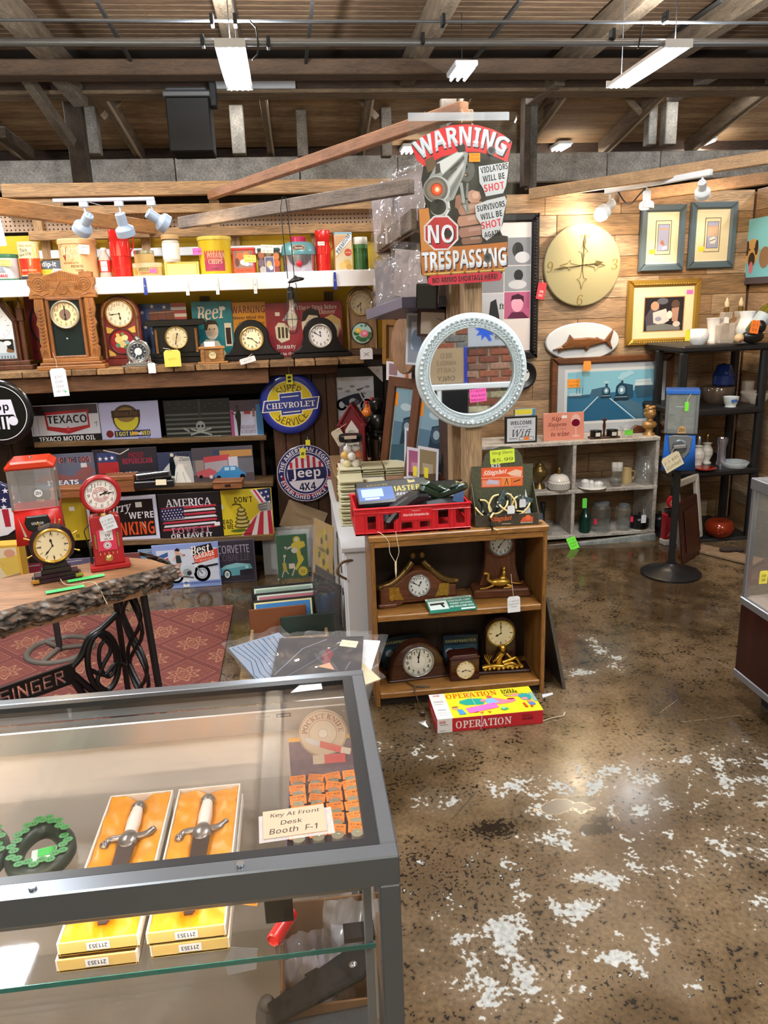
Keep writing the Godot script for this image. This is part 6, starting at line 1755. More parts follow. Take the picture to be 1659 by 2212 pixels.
	nk().bx(-.08,0,-.014,.08,.12,0,.003);part(s[0],"frame",g,W("5a3a28",0,.5));a=A.new(self,.001,.001,0,120,.0005);a.r(-62,16,124,92,"cfc2b0");a.l([10,40,40,50,30,80],3,"6a5a4c");ink(a,s[0],"picture")
	s=lean.call(838,786,884,824,-4.1,-50,"card_print","small pale cards with an orange sticker under the oval plaque","print",.1)
	nk().bx(-.09,0,-.005,.09,.1,0);part(s[0],"card",g,M("d0ccd4",.5));a=A.new(self,.001,.001,0,100,.0003);a.r(-70,10,60,60,"8a6c74");a.r(50,40,20,50,"d8702c");ink(a,s[0])
	for q in [[845,818,893,1022,-3.95,.31,"brown wooden frame holding a blue locomotive print, left of the pair",0],[908,836,956,1042,-3.55,.34,"brown wooden frame holding a grey-blue locomotive print, right of the pair",1]]:
		s=lean.call(q[0],q[1],q[2],q[3],q[4],-52,"framed_picture",q[6],"picture",q[5])
		s[0].rotation_degrees.x=-8
		var hh:float=s[2];var hw:float=q[5]/2
		frame_sides(s[0],.001,hw*2000-100,hh*1000-100,50,20,W("7c4a2a",1,.45),.0,"frame_side",3.)
		for c in s[0].get_children():c.position.y=hh/2
		nk().bx(-hw+.04,.04,-.004,hw-.04,hh-.04,.004);part(s[0],"picture_back",g,M("b0b4b0",.5))
		a=A.new(self,.001,.001,0,hh*1000,.0045)
		var W2:float=hw*1000-58;var H2:float=hh*1000
		a.r(-W2,58,W2*2,H2-116,"587488");a.r(-W2,58,W2*2,(H2-116)*.45,"7b98a8");a.p([-W2*.3,H2*.42,W2*.3,H2*.38,W2*.5,H2*.66,-W2*.4,H2*.7],"2c3c48");a.e(0,H2*.5,36,40,"3c4e5c");a.e(0,H2*.5,20,22,"8fa2ac");a.p([-W2,H2*.72,W2,H2*.66,W2,H2-58,-W2,H2-58],"3c5564");a.e(-20,H2*.3,40,20,"a9bcc6",12);a.r(-W2-6,80,20,70,"e58a2c")
		ink(a,s[0],"picture",.12)
	var i:=0
	for q in [[884,926,902,1040,-3.7,"c9cad4","5c6478","blue and grey photo card in a sleeve, leftmost before the brown frames"],[905,930,925,1040,-3.66,"6a4c3c","7a5a48","brown photo card with a yellow sticker, behind the other cards"],[922,962,944,1052,-3.62,"cdc8d0","8a6a78","photo card with white border, right end of the card row"],[890,968,908,1046,-3.6,"cfcbd6","a05a7c","photo card of a pink figure with a yellow sticker"],[912,966,934,1054,-3.5,"d2d0d6","8c7c60","photo card of a yellowish building with a yellow sticker, in front"]]:
		s=lean.call(q[0],q[1],q[2],q[3],q[4],-46,"photo_card",q[7],"print",.1)
		var hh:float=s[2]
		nk().bx(-.06,0,-.003,.06,hh,0);part(s[0],"card",g,M(q[5],.35))
		a=A.new(self,.001,.001,0,hh*1000,.0003);a.r(-48,14,96,hh*1000-50,q[6]);a.r(-30,hh*400,60,60,Color(q[6]).lightened(.25));a.p([-48,hh*700,48,hh*600,48,hh*1000-36,-48,hh*1000-36],Color(q[6]).darkened(.4))
		if i in [1,3,4]:a.r(-20,hh*500,24,50,"e6d440")
		ink(a,s[0],"photo",.15);i+=1
	o=base("white_cabinet","white painted metal cabinet behind the oak bookshelf, with dark holes in its side","cabinet",Vector3.ZERO)
	var wm:=M("d4d6da",.4)
	nk().bx(.17,.0,-4.55,.62,.6,-3.22,.006);part(o,"body",g,wm)
	nk().bx(.155,.6,-4.57,.62,.625,-3.2,.004);part(o,"top",g,M("c8cace",.4))
	nk().bx(.165,.03,-3.62,.172,.57,-3.3,.002);part(o,"side_panel",g,M("dfe1e4",.4))
	for q in [[.44,-3.45],[.34,-3.42],[.52,-3.75]]:
		nk().at(.1645,q[0],q[1],0,0,90).cyl(.018,0,.004,16);part(o,"finger_hole",g,M("2c1c18",.7))
	nk().tube(curve([V(.25,.55,-3.25),V(.16,.56,-3.2),V(.13,.52,-3.18),V(.17,.48,-3.2)]),.006,6);part(o,"cable_loop",g,M("6a5238",.6))
	var slip:=G.new();slip.bx(-.055,0,-.09,.055,.007,.09,.001)
	var sm:=slip.mesh()
	var tone:=["c8c3a0","d2cdac","bdb891","d8d2b4"]
	for col in 3:
		for row in 19-col*3:
			var p:=V(.235+col*.118+rng.randf_range(-.004,.004),.627+row*.0117,-3.62-.01*(row % 3)-col*.03)
			var n:=solo("pulp_book",sm,M(tone[rng.randi() % 4],.8),"cream-edged thin booklet in the %s stack on the white cabinet" % ["left","middle","right"][col],"booklet",p,rng.randf_range(-3,3),"stacked booklets, %s stack" % ["left","middle","right"][col])
	for col in 3:
		for row in 4:
			solo("pulp_book",sm,M(tone[(row+col) % 4],.8),"cream-edged thin booklet in the back row of stacks, %s" % ["left","middle","right"][col],"booklet",V(.25+col*.118,.8+row*.012,-3.9),rng.randf_range(-3,3),"back stacks of booklets, %s" % ["left","middle","right"][col])
	for col in 3:
		nk().bx(-.057,.0,-.09,.057,.17,.09,.003)
		solo("paper_box",g,M(["c9c5a8","bfc4c4","c09a84"][col],.8),"closed %s card box under the rear booklet stacks" % ["cream","grey","tan"][col],"box",V(.25+col*.118,.627,-3.9))
	var p:=pz(780,1000,-4.2);p.y=.627
	var k:=.0025
	o=base("steeple_clock","dark red steeple clock with a pointed white dial, on the white cabinet","clock",V(pz(764,990,-4.25).x,.765,-4.25),-14)
	nk().bx(.18,.627,-4.62,.6,.765,-4.02,.004)
	solo("card_carton",g,M("8a6c4c",.8),"brown carton under the red steeple clock and bronze figure, behind the booklets","carton")
	var red:=M("6e1620",.3)
	nk(k).prism([-28,0,28,0,28,92,0,138,-28,92],-26,6,2.);part(o,"case",g,red)
	for sx in [-1.,1.]:
		nk(k).bx(sx*25-5,0,0,sx*25+5,96,10,1.5);part(o,"side_post",g,red)
		nk(k).at(sx*25,96,5).lathe([0,0,5,0,3,4,4,8,1.5,12,0,20],10);part(o,"finial",g,red)
		nk(k).prism([sx*30,90,sx*34,94,sx*1,144,sx*-2,138],-26,10,1.5);part(o,"gable_moulding",g,red)
	nk(k).bx(-38,0,-28,38,9,14,1.5);part(o,"plinth",g,red)
	nk(k).prism([-15,50,15,50,15,84,0,106,-15,84],6,7.4,.4);part(o,"dial_plate",g,M("c9c8c0",.3))
	clock(o,k,0,71,8.2,14.5,"d4d3ca","r",4,8,"",1.,"2c2824","141210")
	tag(721,926,744,962,-4.2,"d8cfb8","cream diamond-hung tag on the red steeple clock",["","F-1","$40"],[748,915],"","7a7060",0,28)
	o=base("ball_jar","glass jar of white, yellow and orange balls with a black lid, before the red clock","jar",V(pz(757,998,-4.).x,.84,-3.9))
	k=.00255
	nk(k).lathe([0,0,22,0,24,3,24,44,20,50,20,54],24);part(o,"glass_body",g,glass("e8f0f0",.1))
	nk(k).lathe([0,52,23,52,24,54,24,63,22,65,0,65],24);part(o,"lid",g,M("131214",.3))
	nk(k).bx(-14,60,22,10,66,24.6);part(o,"tape",g,M("c9b8a4",.7))
	i=0
	for q in [[-10,8,8,"e8dca0"],[8,8,10,"ece8de"],[-14,9,-8,"ece8de"],[12,9,-8,"e0b030"],[-14,24,6,"e2b23c"],[0,23,12,"f0ece4"],[14,24,4,"d8641c"],[0,22,-10,"ece8de"],[-8,37,6,"ece8e0"],[10,36,-4,"f0ece4"]]:
		nk(k).ball(0,0,0,8.4,-1,-1,16)
		solo("table_tennis_ball",g,M(q[3],.4),"%s ball inside the black-lidded jar" % {"e8dca0": "cream","ece8de": "white","e0b030": "deep yellow","e2b23c": "yellow","f0ece4": "bright white","d8641c": "orange","ece8e0": "chalk white"}[q[3]],"ball",o.position+V(q[0],q[1],q[2])*k,0,"balls in the jar");i+=1
	p=V(pz(818,1000,-4.3).x,.765,-4.3);k=.00265
	o=base("bronze_figure","dark bronze seated figure on a wooden stump, right of the red steeple clock","figurine",p,-20)
	nk(k).lathe([0,0,22,0,20,6,16,12,15,58,0,58],16);part(o,"stump",g,W("5c3c24",1,.5))
	var br:=M("1f1d1a",.25,.5)
	nk(k).ball(0,122,0,15,17,15);g.ball(4,120,12,4,4,5,10);g.ball(0,128,-2,16.5,13,16);part(o,"head",g,br)
	nk(k).ball(2,86,0,20,26,16);g.ball(0,64,4,21,13,18);g.tube(curve([V(-14,98,4),V(-22,84,10),V(-16,74,20),V(-4,78,24)]),5.5,9,false,4.);g.tube(curve([V(18,98,2),V(26,82,8),V(18,70,18),V(4,72,24)]),5.5,9,false,4.);g.tube(curve([V(-8,62,10),V(-12,60,30),V(-10,34,30),V(-10,20,34)]),7,9,false,4.5);g.tube(curve([V(10,62,10),V(14,58,30),V(12,34,32),V(12,20,36)]),7,9,false,4.5);part(o,"body",g,br)
	for q in [[793,880,26.,"d0722c","small amber glass bottle behind the bronze figure's head"],[805,872,16.,"b0542c","small red-stoppered flask beside the bronze figure"]]:
		o=base("glass_bottle",q[4],"bottle",pz(q[0],q[1]+18,-4.55),0);k=.0028
		nk(k).lathe([0,0,12,0,14,4,8,14,4,18,4,26,0,26],16);part(o,"bottle_body",g,M(q[3],.08))
		nk(k).lathe([0,26,5,26,5,31,0,31],12);part(o,"stopper",g,M("a02c34",.4))
		nk(k).lathe([0,-(o.position.y-.79)/k,13,-(o.position.y-.79)/k,13,0,0,0],12);part(o,"stand_tube",g,M("3a2c24",.5))
	var bs:=board_at(712,793,834,998,-4.8,"motorcycle_poster","black framed poster of a chrome motorcycle with white card corners","poster","121214","",.03,.35)
	a=bs[1]
	a.r(22,20,80,150,"ccd2de");a.r(22,20,80,30,"dde0e8");a.t("INDIAN LARRY",62,26,60,4,"8a909c","r")
	for q in [[30,44],[56,40],[70,48],[88,42],[46,50],[80,56]]:a.e(q[0],q[1],6,3,"98a0b0",8)
	a.p([24,170,24,110,60,100,102,104,102,170],"5c6474");a.oval(86,84,12,14,5,"22262e",20);a.oval(86,84,7,8,1.5,"3c78b0",16);a.oval(32,78,9,10,5,"22262e",18);a.p([28,66,44,60,60,56,76,54,82,64,70,78,56,84,38,78],"2c3240");a.e(56,72,8,7,"b8c0cc");a.e(64,74,6,6,"5c6474");a.l([70,52,86,84],3,"c8ccd4");a.l([66,48,80,44],2,"2c3240");a.l([36,80,74,88],3,"9aa2b0")
	for q in [[30,120],[50,112],[74,124],[40,140],[66,150],[90,138],[84,112]]:a.e(q[0],q[1],12,6,"8a94a8",9)
	a.p([0,0,28,0,0,30],"d6d8dc");a.p([122,0,90,0,122,34],"d6d8dc");a.p([122,205,122,176,98,205],"d0d2d8");a.p([0,205,0,176,22,205],"d0d2d8");a.t("x",112,8,8,4,"9a9aa0","s");ink(a,bs[0],"print",.2)
	for q in [[704,1126,738,1268,-3.9,-64,"b0945c","tan print with yellow flowers in a sleeve, leaning on the white cabinet",.22,1],[724,1228,752,1400,-3.65,-66,"4c4a44","dark green print in a sleeve, leaning on the cabinet",.22,2],[742,1246,778,1408,-3.42,-60,"2c2828","tall dark print in a sleeve, nearest on the cabinet's side",.24,3]]:
		var b:=ph((q[0]+q[2])/2,q[3],.0);b=pz((q[0]+q[2])/2,(q[1]+q[3])/2,q[4])
		var top:=pz((q[0]+q[2])/2,q[1],q[4]).y;var bot:=maxf(.0,pz((q[0]+q[2])/2,q[3],q[4]).y)
		var n:=base("bagged_print",q[7],"print",V(minf(b.x,.06),.004,q[4]),q[5])
		n.rotation_degrees.x=-5
		nk().bx(-q[8]/2,0,-.004,q[8]/2,top-.01,.0);part(n,"card",g,M(q[6],.5))
		a=A.new(self,.001,.001,0,(top-.01)*1000,.0003)
		if q[9]==1:
			for e in [[-30,90],[20,60],[40,130],[-50,170],[0,200],[50,240],[-20,260]]:a.e(e[0],e[1],26,34,"b8a034",9);a.e(e[0]+14,e[1]+14,14,20,"5c5c28",8)
			a.t("BRIDES",0,150,120,16,"2c4a2c","r")
		elif q[9]==2:a.l([60,60,70,160],8,"b03848");a.e(-20,200,40,60,"6c6a5c",12)
		else:a.p([-90,250,90,170,90,330,-90,330],"4c3c34");a.e(0,120,50,50,"3c3838",12)
		ink(a,n,"print",.25)
		g=crinkle(q[8]*1.06,top,.006,90+q[9]);part(n,"sleeve",g,glass("e8f0f4",.03,.03))
func warning_sign() -> void:
	var z:=-3.02
	var p:=pz(1001,615,z);var k:=ks(1001,450,z)
	var o:=base("warning_sign","die-cut WARNING sign with a revolver, in a clear bag on the post","sign",p)
	var f:=func(x:float,y:float) -> Array:return [x-116.,347.0-y]
	var out:=[]
	for q in [[6,64],[30,46],[60,33],[90,25],[120,23],[150,25],[180,33],[204,44],[224,58],[216,92],[206,96],[219,98],[215,140],[206,158],[213,166],[209,212],[199,236],[204,246],[216,248],[216,300],[206,318],[200,340],[60,346],[36,342],[34,326],[22,322],[18,190],[32,186],[36,170],[26,130],[32,100],[18,92]]:out.append_array(f.call(q[0],q[1]))
	nk(k).prism(out,-.6,.0,.2);part(o,"panel",g,M("1c1614",.3))
	var a:=A.new(self,k,k,116,347,.0004)
	a.p([6,64,30,46,60,33,90,25,120,23,150,25,180,33,204,44,224,58,213,98,180,84,150,77,110,77,70,86,34,104,18,92],"c8242c")
	a.arc("WARNING",118,240,192,40,-91,62,"2c1414","sb");a.arc("WARNING",117,238,192,38,-91,61,"aeb4bc","sb");a.arc("WARNING",117,237,194,30,-91,60,"c9ced4","sb")
	a.p([32,104,64,92,104,80,126,82,150,90,208,98,200,140,150,150,140,190,150,250,120,262,70,252,30,240,34,176,26,130],"15110f")
	a.p([34,92,52,84,60,100,52,112,40,116],"5c4630")
	a.p([104,160,128,152,152,158,162,220,152,264,118,264,100,200],"20150f")
	for q in [[116,192,152,186,21,"9c725e"],[114,215,154,210,21,"a67a64"],[116,238,154,234,20,"94695a"],[120,256,150,254,14,"7c5848"]]:
		a.l([q[0],q[1],q[2],q[3]],q[4],q[5]);a.e(q[0]-3,q[1],q[4]*.36,q[4]*.5,q[5],14);a.e(q[2]+3,q[3],q[4]*.4,q[4]*.5,q[5],14);a.l([q[0]+14,q[1]-5,q[2]+2,q[3]-4],q[4]*.36,Color(q[5]).lightened(.16))
	a.p([124,158,136,152,152,156,156,168,150,178,134,178,124,170],"a87e6a");a.e(144,163,8,7,"c49a84",14);a.p([100,164,110,160,114,176,106,192,98,186],"8a6250")
	a.e(125,112,17,24,"50504e");a.e(122,106,5,5,"1c1c1c",10);a.e(124,122,5,5,"1c1c1c",10);a.e(122,122,2,2,"b09080",8);a.l([112,140,118,180,126,196],7,"8e908e");a.l([126,140,124,170,126,196],5,"6a6c6a")
	a.p([40,130,62,96,112,72,128,80,120,118,96,170,76,178],"8d8f8c");a.p([60,98,112,74,118,80,72,120],"c4c6c2");a.p([70,124,118,84,120,90,78,136],"4c4e4c");a.p([80,140,118,96,118,104,84,150],"b8bab6");a.p([84,156,116,110,112,128,88,168],"6c6e6a");a.l([90,112,108,98],3,"2c2c2a");a.l([92,118,102,110],2,"2c2c2a")
	a.p([104,68,106,62,112,64,118,60,122,66,122,76,106,78],"1a1a1a");a.p([56,120,58,100,66,98,68,116],"2c2a28")
	a.e(59,150,29,27,"b0b2ae",28);a.e(57,150,26,25,"5c5854",28);a.e(57,150,20,19,"7a6c5c",24);a.e(59,150,13,13,"8c2c14",20);a.e(59,150,11,11,"d8481c",20);a.e(60,150,6,6,"f0a070",16);a.e(60,150,3,3,"fbe8d8",12)
	a.e(64,186,21,18,"a8aaa6",24);a.e(61,185,18,16,"141312",24);a.l([84,176,86,190,78,202],4,"c4c6c2")
	for q in [[[150,106,216,98,214,120,210,146,204,160,166,166,160,150,152,138],0],[[142,184,168,174,208,166,212,176,206,202,200,234,168,256,158,248,156,224,144,206],1]]:
		a.p(q[0],"b9bcbe")
	a.t("VIOLATORS",184,110,60,12,"1f1f22","sb",-8);a.t("WILL BE",183,128,48,12,"1f1f22","sb",-8);a.t("SHOT",184,147,44,15,"c02836","sb",-8)
	a.t("SURVIVORS",177,186,62,12,"1f1f22","sb",-9);a.t("WILL BE",178,204,48,12,"1f1f22","sb",-9);a.t("SHOT",178,222,44,15,"c02836","sb",-9);a.t("AGAIN",180,242,36,11,"1f1f22","sb",-9)
	a.p([19,190,40,186,50,260,60,322,24,322],"b87838");a.p([20,276,60,268,150,264,214,260,216,300,205,318,60,324,24,326],"a8642c")
	var oct:=[]
	var oct2:=[]
	for i in 8:
		oct.append_array([67+cos(TAU*(i+.5)/8)*41,238+sin(TAU*(i+.5)/8)*38]);oct2.append_array([67+cos(TAU*(i+.5)/8)*37,238+sin(TAU*(i+.5)/8)*34.5])
	a.p(oct,"c8c4c4");a.p(oct2,"a8242c");a.t("NO",68,242,58,38,"2a1c1e","sb");a.t("NO",66,240,57,37,"d2d4d8","sb");a.e(82,240,9,9,"2a2420",12)
	a.t("TRESPASSING",120,296,190,40,"3a1c14","sb",-2);a.t("TRESPASSING",118,293,189,39,"b8bdc4","sb",-2);a.t("TRESPASSING",118,291,187,32,"ced2d6","sb",-2);a.e(170,292,9,11,"4a4c50",12);a.e(170,292,5,6,"1a1a1c",10);a.e(178,76,9,9,"4a4c50",12);a.e(178,75,5,5,"101010",10)
	for i in 6:a.r(28+i*31.,320-i*.8,26,6,"8a6a30",-2);a.r(28+i*31.,321-i*.8,26,2,"d2b468",-2)
	a.p([36,332,42,326,196,321,202,326,202,336,196,341,46,347,36,342],"b02c3c");a.t("NO AMMO SHORTAGE HERE!",119,334,146,11,"17121a","sb",-2)
	a.r(129,80,24,17,"ee8420");a.t("$28.00",141,84,14,3,"6a3408","s");a.t("Trespassing Sign",141,91,20,3,"6a3408","s")
	ink(a,o,"print",.25)
	var bag:=crinkle(233*k,347*k,.012,33)
	var bm:=part(o,"clear_bag",bag,glass("3a4044",.03,.03))
	nk(k).bx(-116,330,3,100,346,4.2,.3);part(o,"folded_hem",g,glass("c0c6cc",.4,.15))
	nk(k).tube([V(-1,352,0),V(2,340,2),V(-2,326,3)],.9,6);part(o,"twine",g,M("c8b090",.9))
func mirror() -> void:
	var z:=-3.04
	var p:=pz(1018,802,z);var k:=ks(1018,802,z)
	var o:=base("round_mirror","large round mirror in a white carved frame, hanging on the post","mirror",p)
	var wm:=M("c0cdd2",.35)
	nk(k).at(0,0,0,90,0,0).lathe([92,0,93,6,96,9,98,6,104,7,108,10,113,10,116,6,118,7,122,4,123,0,122,-4,92,-4],72);part(o,"frame_ring",g,wm)
	nk(k)
	for i in 64:      # egg beading
		var t:=TAU*i/64.0
		g.ball(cos(t)*111.5,sin(t)*111.5,12.5,3.4,3.4,3.,8)
	part(o,"bead_moulding",g,wm)
	nk(k)
	for i in 84:      # leaf border,two rows of leaves running from the foot to the crown on each side
		var t:=PI*(i % 42+.5)/42.0-PI/2
		var s:=1. if i<42 else -1.0
		for e in [[103.5,107.,.085],[101.5,97.5,.085]]:
			var q0:=V(s*cos(t)*e[0],sin(t)*e[0],11.5)
			var q1:=V(s*cos(t+e[2])*e[1],sin(t+e[2])*e[1],12.)
			g.tube([q0,q0.lerp(q1,.5)+V(0,0,2.2),q1],1.5,5,false,.5)
	part(o,"leaf_border",g,wm)
	nk(k).ring(0,0,9,93.5,1.6,64,7);part(o,"inner_bead",g,wm)
	nk(k).at(0,0,0,90,0,0).cyl(93,2,3,64);part(o,"mirror_glass",g,M("e4e8e8",.02,1.))
	note(o,k,14,-52,3.4,37,28,"ee5aae",["F-1 $29.00","White Round","Mirror"],4,"4a0e34")
# ---- oak bookshelf with clocks,the red bottle crate and slingshot box on it,the board game before it
func bookshelf() -> void:
	var a:A
	var oak:=W("b07a3c",0,.4,1.3);var oak_v:=W("a8743a",1,.4,1.3)
	var o:=base("bookshelf","low oak-veneered bookshelf with two open bays of clocks","bookshelf",V(.62,0,-3.035))
	for sx in [-1.,1.]:
		nk().bx(sx*.365-sx*.018,0,-.125,sx*.365,.73,.125,.003);part(o,"side",g,oak_v)
	for q in [["top",.73,.755,.372,.128],["shelf",.385,.412,.347,.122],["shelf",.035,.062,.347,.122]]:
		nk().bx(-q[3],q[1],-.125,q[3],q[2],q[4],.004);part(o,q[0],g,oak)
	nk().bx(-.35,.705,.09,.35,.73,.122,.003);part(o,"top_rail",g,oak)
	nk().bx(-.347,.0,.08,.347,.035,.1,.003);part(o,"kick_board",g,M("1c130c",.7))
	nk().bx(-.35,.03,-.13,.35,.74,-.124);part(o,"back_panel",g,W("3a2415",1,.6))
	var k:=.00196
	var y1:=.413;var y2:=.063
	var wal:=W("7a4426",0,.35);var wal_v:=W("6c3c22",1,.35)
	var gold:=M("b8903c",.3,.8);var bronze:=M("6b5028",.35,.7)
	o=base("figure_clock","walnut mantel clock crowned by a bronze couple, upper bay left","clock",V(.463,y1,-3.03),3)
	nk(k).prism([-86,0,-46,0,-34,6,40,6,48,0,84,0,82,38,66,40,52,46,36,60,24,72,8,78,-8,78,-26,70,-40,58,-56,48,-86,42],-24,12,2.5);part(o,"case",g,wal)
	nk(k).bx(-90,-.2,-26,-48,8,16,2);part(o,"foot",g,wal)
	nk(k).bx(46,-.2,-26,88,8,16,2);part(o,"foot",g,wal)
	for sx in [-1.,1.]:
		nk(k).tube(curve([V(sx*82,44,0),V(sx*60,50,4),V(sx*40,64,4),V(sx*22,82,2),V(sx*12,94,0)]),8,10,false,6.5);g.ball(sx*84,44,2,9,7,8);g.tube(curve([V(sx*12,92,0),V(sx*24,84,8),V(sx*26,76,10)]),4,8,false,2.5);g.ball(sx*10,110,0,7.5,9,8);part(o,"bronze_figure",g,bronze)
		nk(k).prism([sx*34,14,sx*66,18,sx*66,44,sx*44,44,sx*42,32],12,13.2,.4)
		for e in [[50,22,5],[58,32,6],[48,34,4],[60,20,4],[54,40,4]]:g.ring(sx*e[0],e[1],13.2,e[2],.9,12,5)
		g.tube([V(sx*50,16,13),V(sx*52,30,14),V(sx*58,42,13)],.9,5)
		part(o,"foliage_panel",g,gold)
	clock(o,k,0,44,13.,23,"cfd2cf","a",12,50,"a8acac",2.,"1c1c1c","0e0e0e",.8)
	o=base("camel_clock","tall walnut clock on a stepped base with a gilt camel, upper bay right","clock",V(.826,y1,-3.05),-4)
	nk(k).prism([-58,0,58,0,62,4,62,16,58,20,-58,20,-62,16,-62,4],-30,22,3);part(o,"base",g,wal)
	g=G.new(k);for j in 3:g.bx(-62.6,4.0+j*5,4,62.6,6.0+j*5,23);
	part(o,"base_band",g,wal_v)
	nk(k).prism([-46,20,46,20,38,48,34,70,34,140,-34,140,-34,70,-38,48],-28,-2,3);part(o,"column",g,wal_v)
	nk(k).at(0,118,-14,90,0,0).lathe([0,-14,32,-14,34,-10,34,12,30,15,0,15],36);part(o,"drum",g,wal)
	clock(o,k,0,118,2.,24,"d2d6d6","a",7,7,"8a8e90",2.,"1c1c1c","0e0e0e",.8)
	nk(k)
	g.at(-2,20,8)
	g.ball(0,12,0,24,10,9);g.ball(6,20,0,9,8,7);g.tube(curve([V(-20,14,0),V(-27,20,0),V(-26,30,0),V(-30,34,0)]),4.5,9,false,3.);g.ball(-32,34,0,6,3.6,3.6);g.tube(curve([V(-16,8,6),V(-32,3,8),V(-46,2,8)]),3,8,false,2);g.tube(curve([V(14,8,6),V(24,3,8),V(6,2,9)]),3.4,8,false,2);g.tube(curve([V(22,12,0),V(34,8,0),V(46,8,0),V(48,12,0)]),1.4,7,false,.9);g.ball(8,32,0,5,8,5);g.ball(8,43,0,4.5,5,4.5)
	part(o,"camel_and_rider",g,gold)
	o=base("permit_notice","small green and white concealed carry notice lying on the middle shelf edge","notice",V(pz(975,1308,-2.94).x,y1+.001,-2.95),4)
	nk().bx(-.1,0,-.05,.1,.002,.05);part(o,"card",g,M("22705c",.4))
	a=A.new(self,.001,.001,0,50,.0);a.r(-100,0,200,14,"b8ccc0");a.t("WARNING TO CRIMINALS",0,7,180,9,"205040","sb");a.r(-94,20,80,60,"cfdcd8");a.l([-84,42,-30,40],12,"1c2024");a.l([-40,44,-34,64],10,"1c2024");a.t("CONCEALED CARRY",42,28,100,12,"dfece6","sb");a.t("PERMIT HOLDERS",44,48,96,12,"dfece6","sb");a.t("ARE WELCOME HERE",42,68,104,12,"dfece6","sb");a.r(34,84,60,10,"d8e0de")
	var pr:=ink(a,o,"print",.35);pr.rotation_degrees.x=-90;pr.position=V(0,.0022,0)
	o.rotation_degrees.x=14;o.position.y+=.012
	tag(1096,1287,1124,1324,-2.88,"dfe0e4","white long tag hanging from the gilt camel over the shelf edge",["F-1 $65.00","Sessions Camel","Clock",""],[1106,1262,1104,1240],"","5a5c64",0,2)
	k=.00202
	o=base("dome_clock","brown rounded electric mantel clock with a silver dial, lower bay left","clock",V(.452,y2,-3.03),4)
	var dome:=[-62,0,62,0,62,12]
	for j in range(1,14):dome.append_array([cos(PI*j/14.)*60,14+sin(PI*j/14.)*70])
	dome.append_array([-62,12])
	nk(k).prism(dome,-22,10,3);part(o,"case",g,W("54301e",0,.25))
	nk(k).bx(-66,0,-24,66,5,14,1.5);part(o,"base",g,W("4a2a1a",0,.3))
	clock(o,k,0,42,11.,32,"c9c7b8","a",12,1,"b8bcbe",3.,"2a2620","14120f",.9,"d6d4c8")
	nk().tube(curve([V(-.06,.004,.03),V(-.03,.006,.09),V(.03,.004,.1),V(-.03,.01,.095),V(-.04,.004,.13),V(-.035,-.03,.148),V(-.03,-.06,.16),V(-.03,-.058,.2)]),.0025,6);part(o,"power_cord",g,M("4a3826",.5))
	nk().bx(-.04,-.06,.195,-.02,-.045,.22,.003);part(o,"plug",g,M("3a2a1c",.4))
	o=base("square_clock","small square mahogany clock with a cream dial, lower bay middle","clock",V(.648,y2,-2.98),2)
	nk(k).bx(-32,0,-22,32,50,8,2);g.prism([-32,50,32,50,34,54,26,60,-26,60,-34,54],-24,10,2);part(o,"case",g,W("4e2218",0,.2))
	clock(o,k,1,25,9.,19,"d8cba8","t",8,18,"c2a060",1.6,"4a4030","1c1812",.8)
	o=base("cherub_clock","dark wood clock with cream dial over a gilt reclining figure, lower bay right","clock",V(.826,y2,-3.04),-3)
	nk(k).bx(-58,0,-24,62,7,24,2);part(o,"base",g,W("3c1e14",0,.25))
	nk(k)
	var body:=[-40,7,40,7,40,14,34,22,34,84]
	for j in range(1,10):body.append_array([cos(PI*j/10.)*36,86+sin(PI*j/10.)*38])
	body.append_array([-34,84,-34,22,-40,14])
	g.prism(body,-22,0,2.5);part(o,"case",g,W("40221a",1,.25))
	clock(o,k,0,86,1.,28,"d2c49c","t",8,0,"b89a50",3.,"3a3022","15120e",.8)
	nk(k).at(2,7,8)
	g.tube(curve([V(-44,5,4),V(-20,9,7),V(10,7,8),V(44,5,5)]),6,9,false,4);g.tube(curve([V(-8,12,2),V(-8,26,2),V(0,38,3)]),8,10,false,6.5);g.ball(0,48,4,7,8,7);g.ball(0,51,2,8,6.5,7.5);g.tube(curve([V(0,16,6),V(20,24,8),V(28,26,8),V(38,10,8),V(44,6,8)]),4.2,9,false,2.8);g.tube(curve([V(2,12,10),V(20,16,12),V(32,8,12)]),4.2,9,false,2.8);g.tube(curve([V(-4,36,6),V(-14,28,10),V(-22,20,8)]),3.,8,false,2.2);g.tube(curve([V(8,36,4),V(16,28,8),V(22,24,8)]),3.,8,false,2.2)
	for j in 9:g.ball(-40.0+j*10,4.0+(j % 3),12,5,4,4,8)
	for j in 4:g.tube(curve([V(-26,8,6),V(-30-j*3.,20+j*3.,6),V(-24-j*5.,34+j*1.,6)]),1.8,6,false,.6)
	part(o,"gilt_figure",g,M("c29a3e",.28,.85))
	for q in [[.66,-3.12,.16,.145,"blue-black knife sharpener box standing at the back of the lower bay","0"],[.4,-3.13,.18,.16,"dark sharpener box behind the rounded clock, mostly hidden","1"]]:
		o=base("sharpener_box",q[4],"box",V(q[0],y2,q[1]),0)
		o.rotation_degrees.z=-1 if q[5]=="0" else 4
		nk().bx(-q[2]/2,0,-.012,q[2]/2,q[3],.012,.002);part(o,"carton",g,M("1a242c",.4))
		a=A.new(self,.001,.001,0,q[3]*1000,.0123);a.t("SHARPMASTER",0,24,140,13,"8a8450","sb");a.r(-75,44,150,90,"24404e");a.e(-52,74,18,18,"8c9298");a.r(-24,60,80,5,"5a7c8c");a.r(-24,74,90,4,"5a7c8c");a.r(-24,86,84,4,"5a7c8c");ink(a,o)
	k=.00188
	var top:=.756
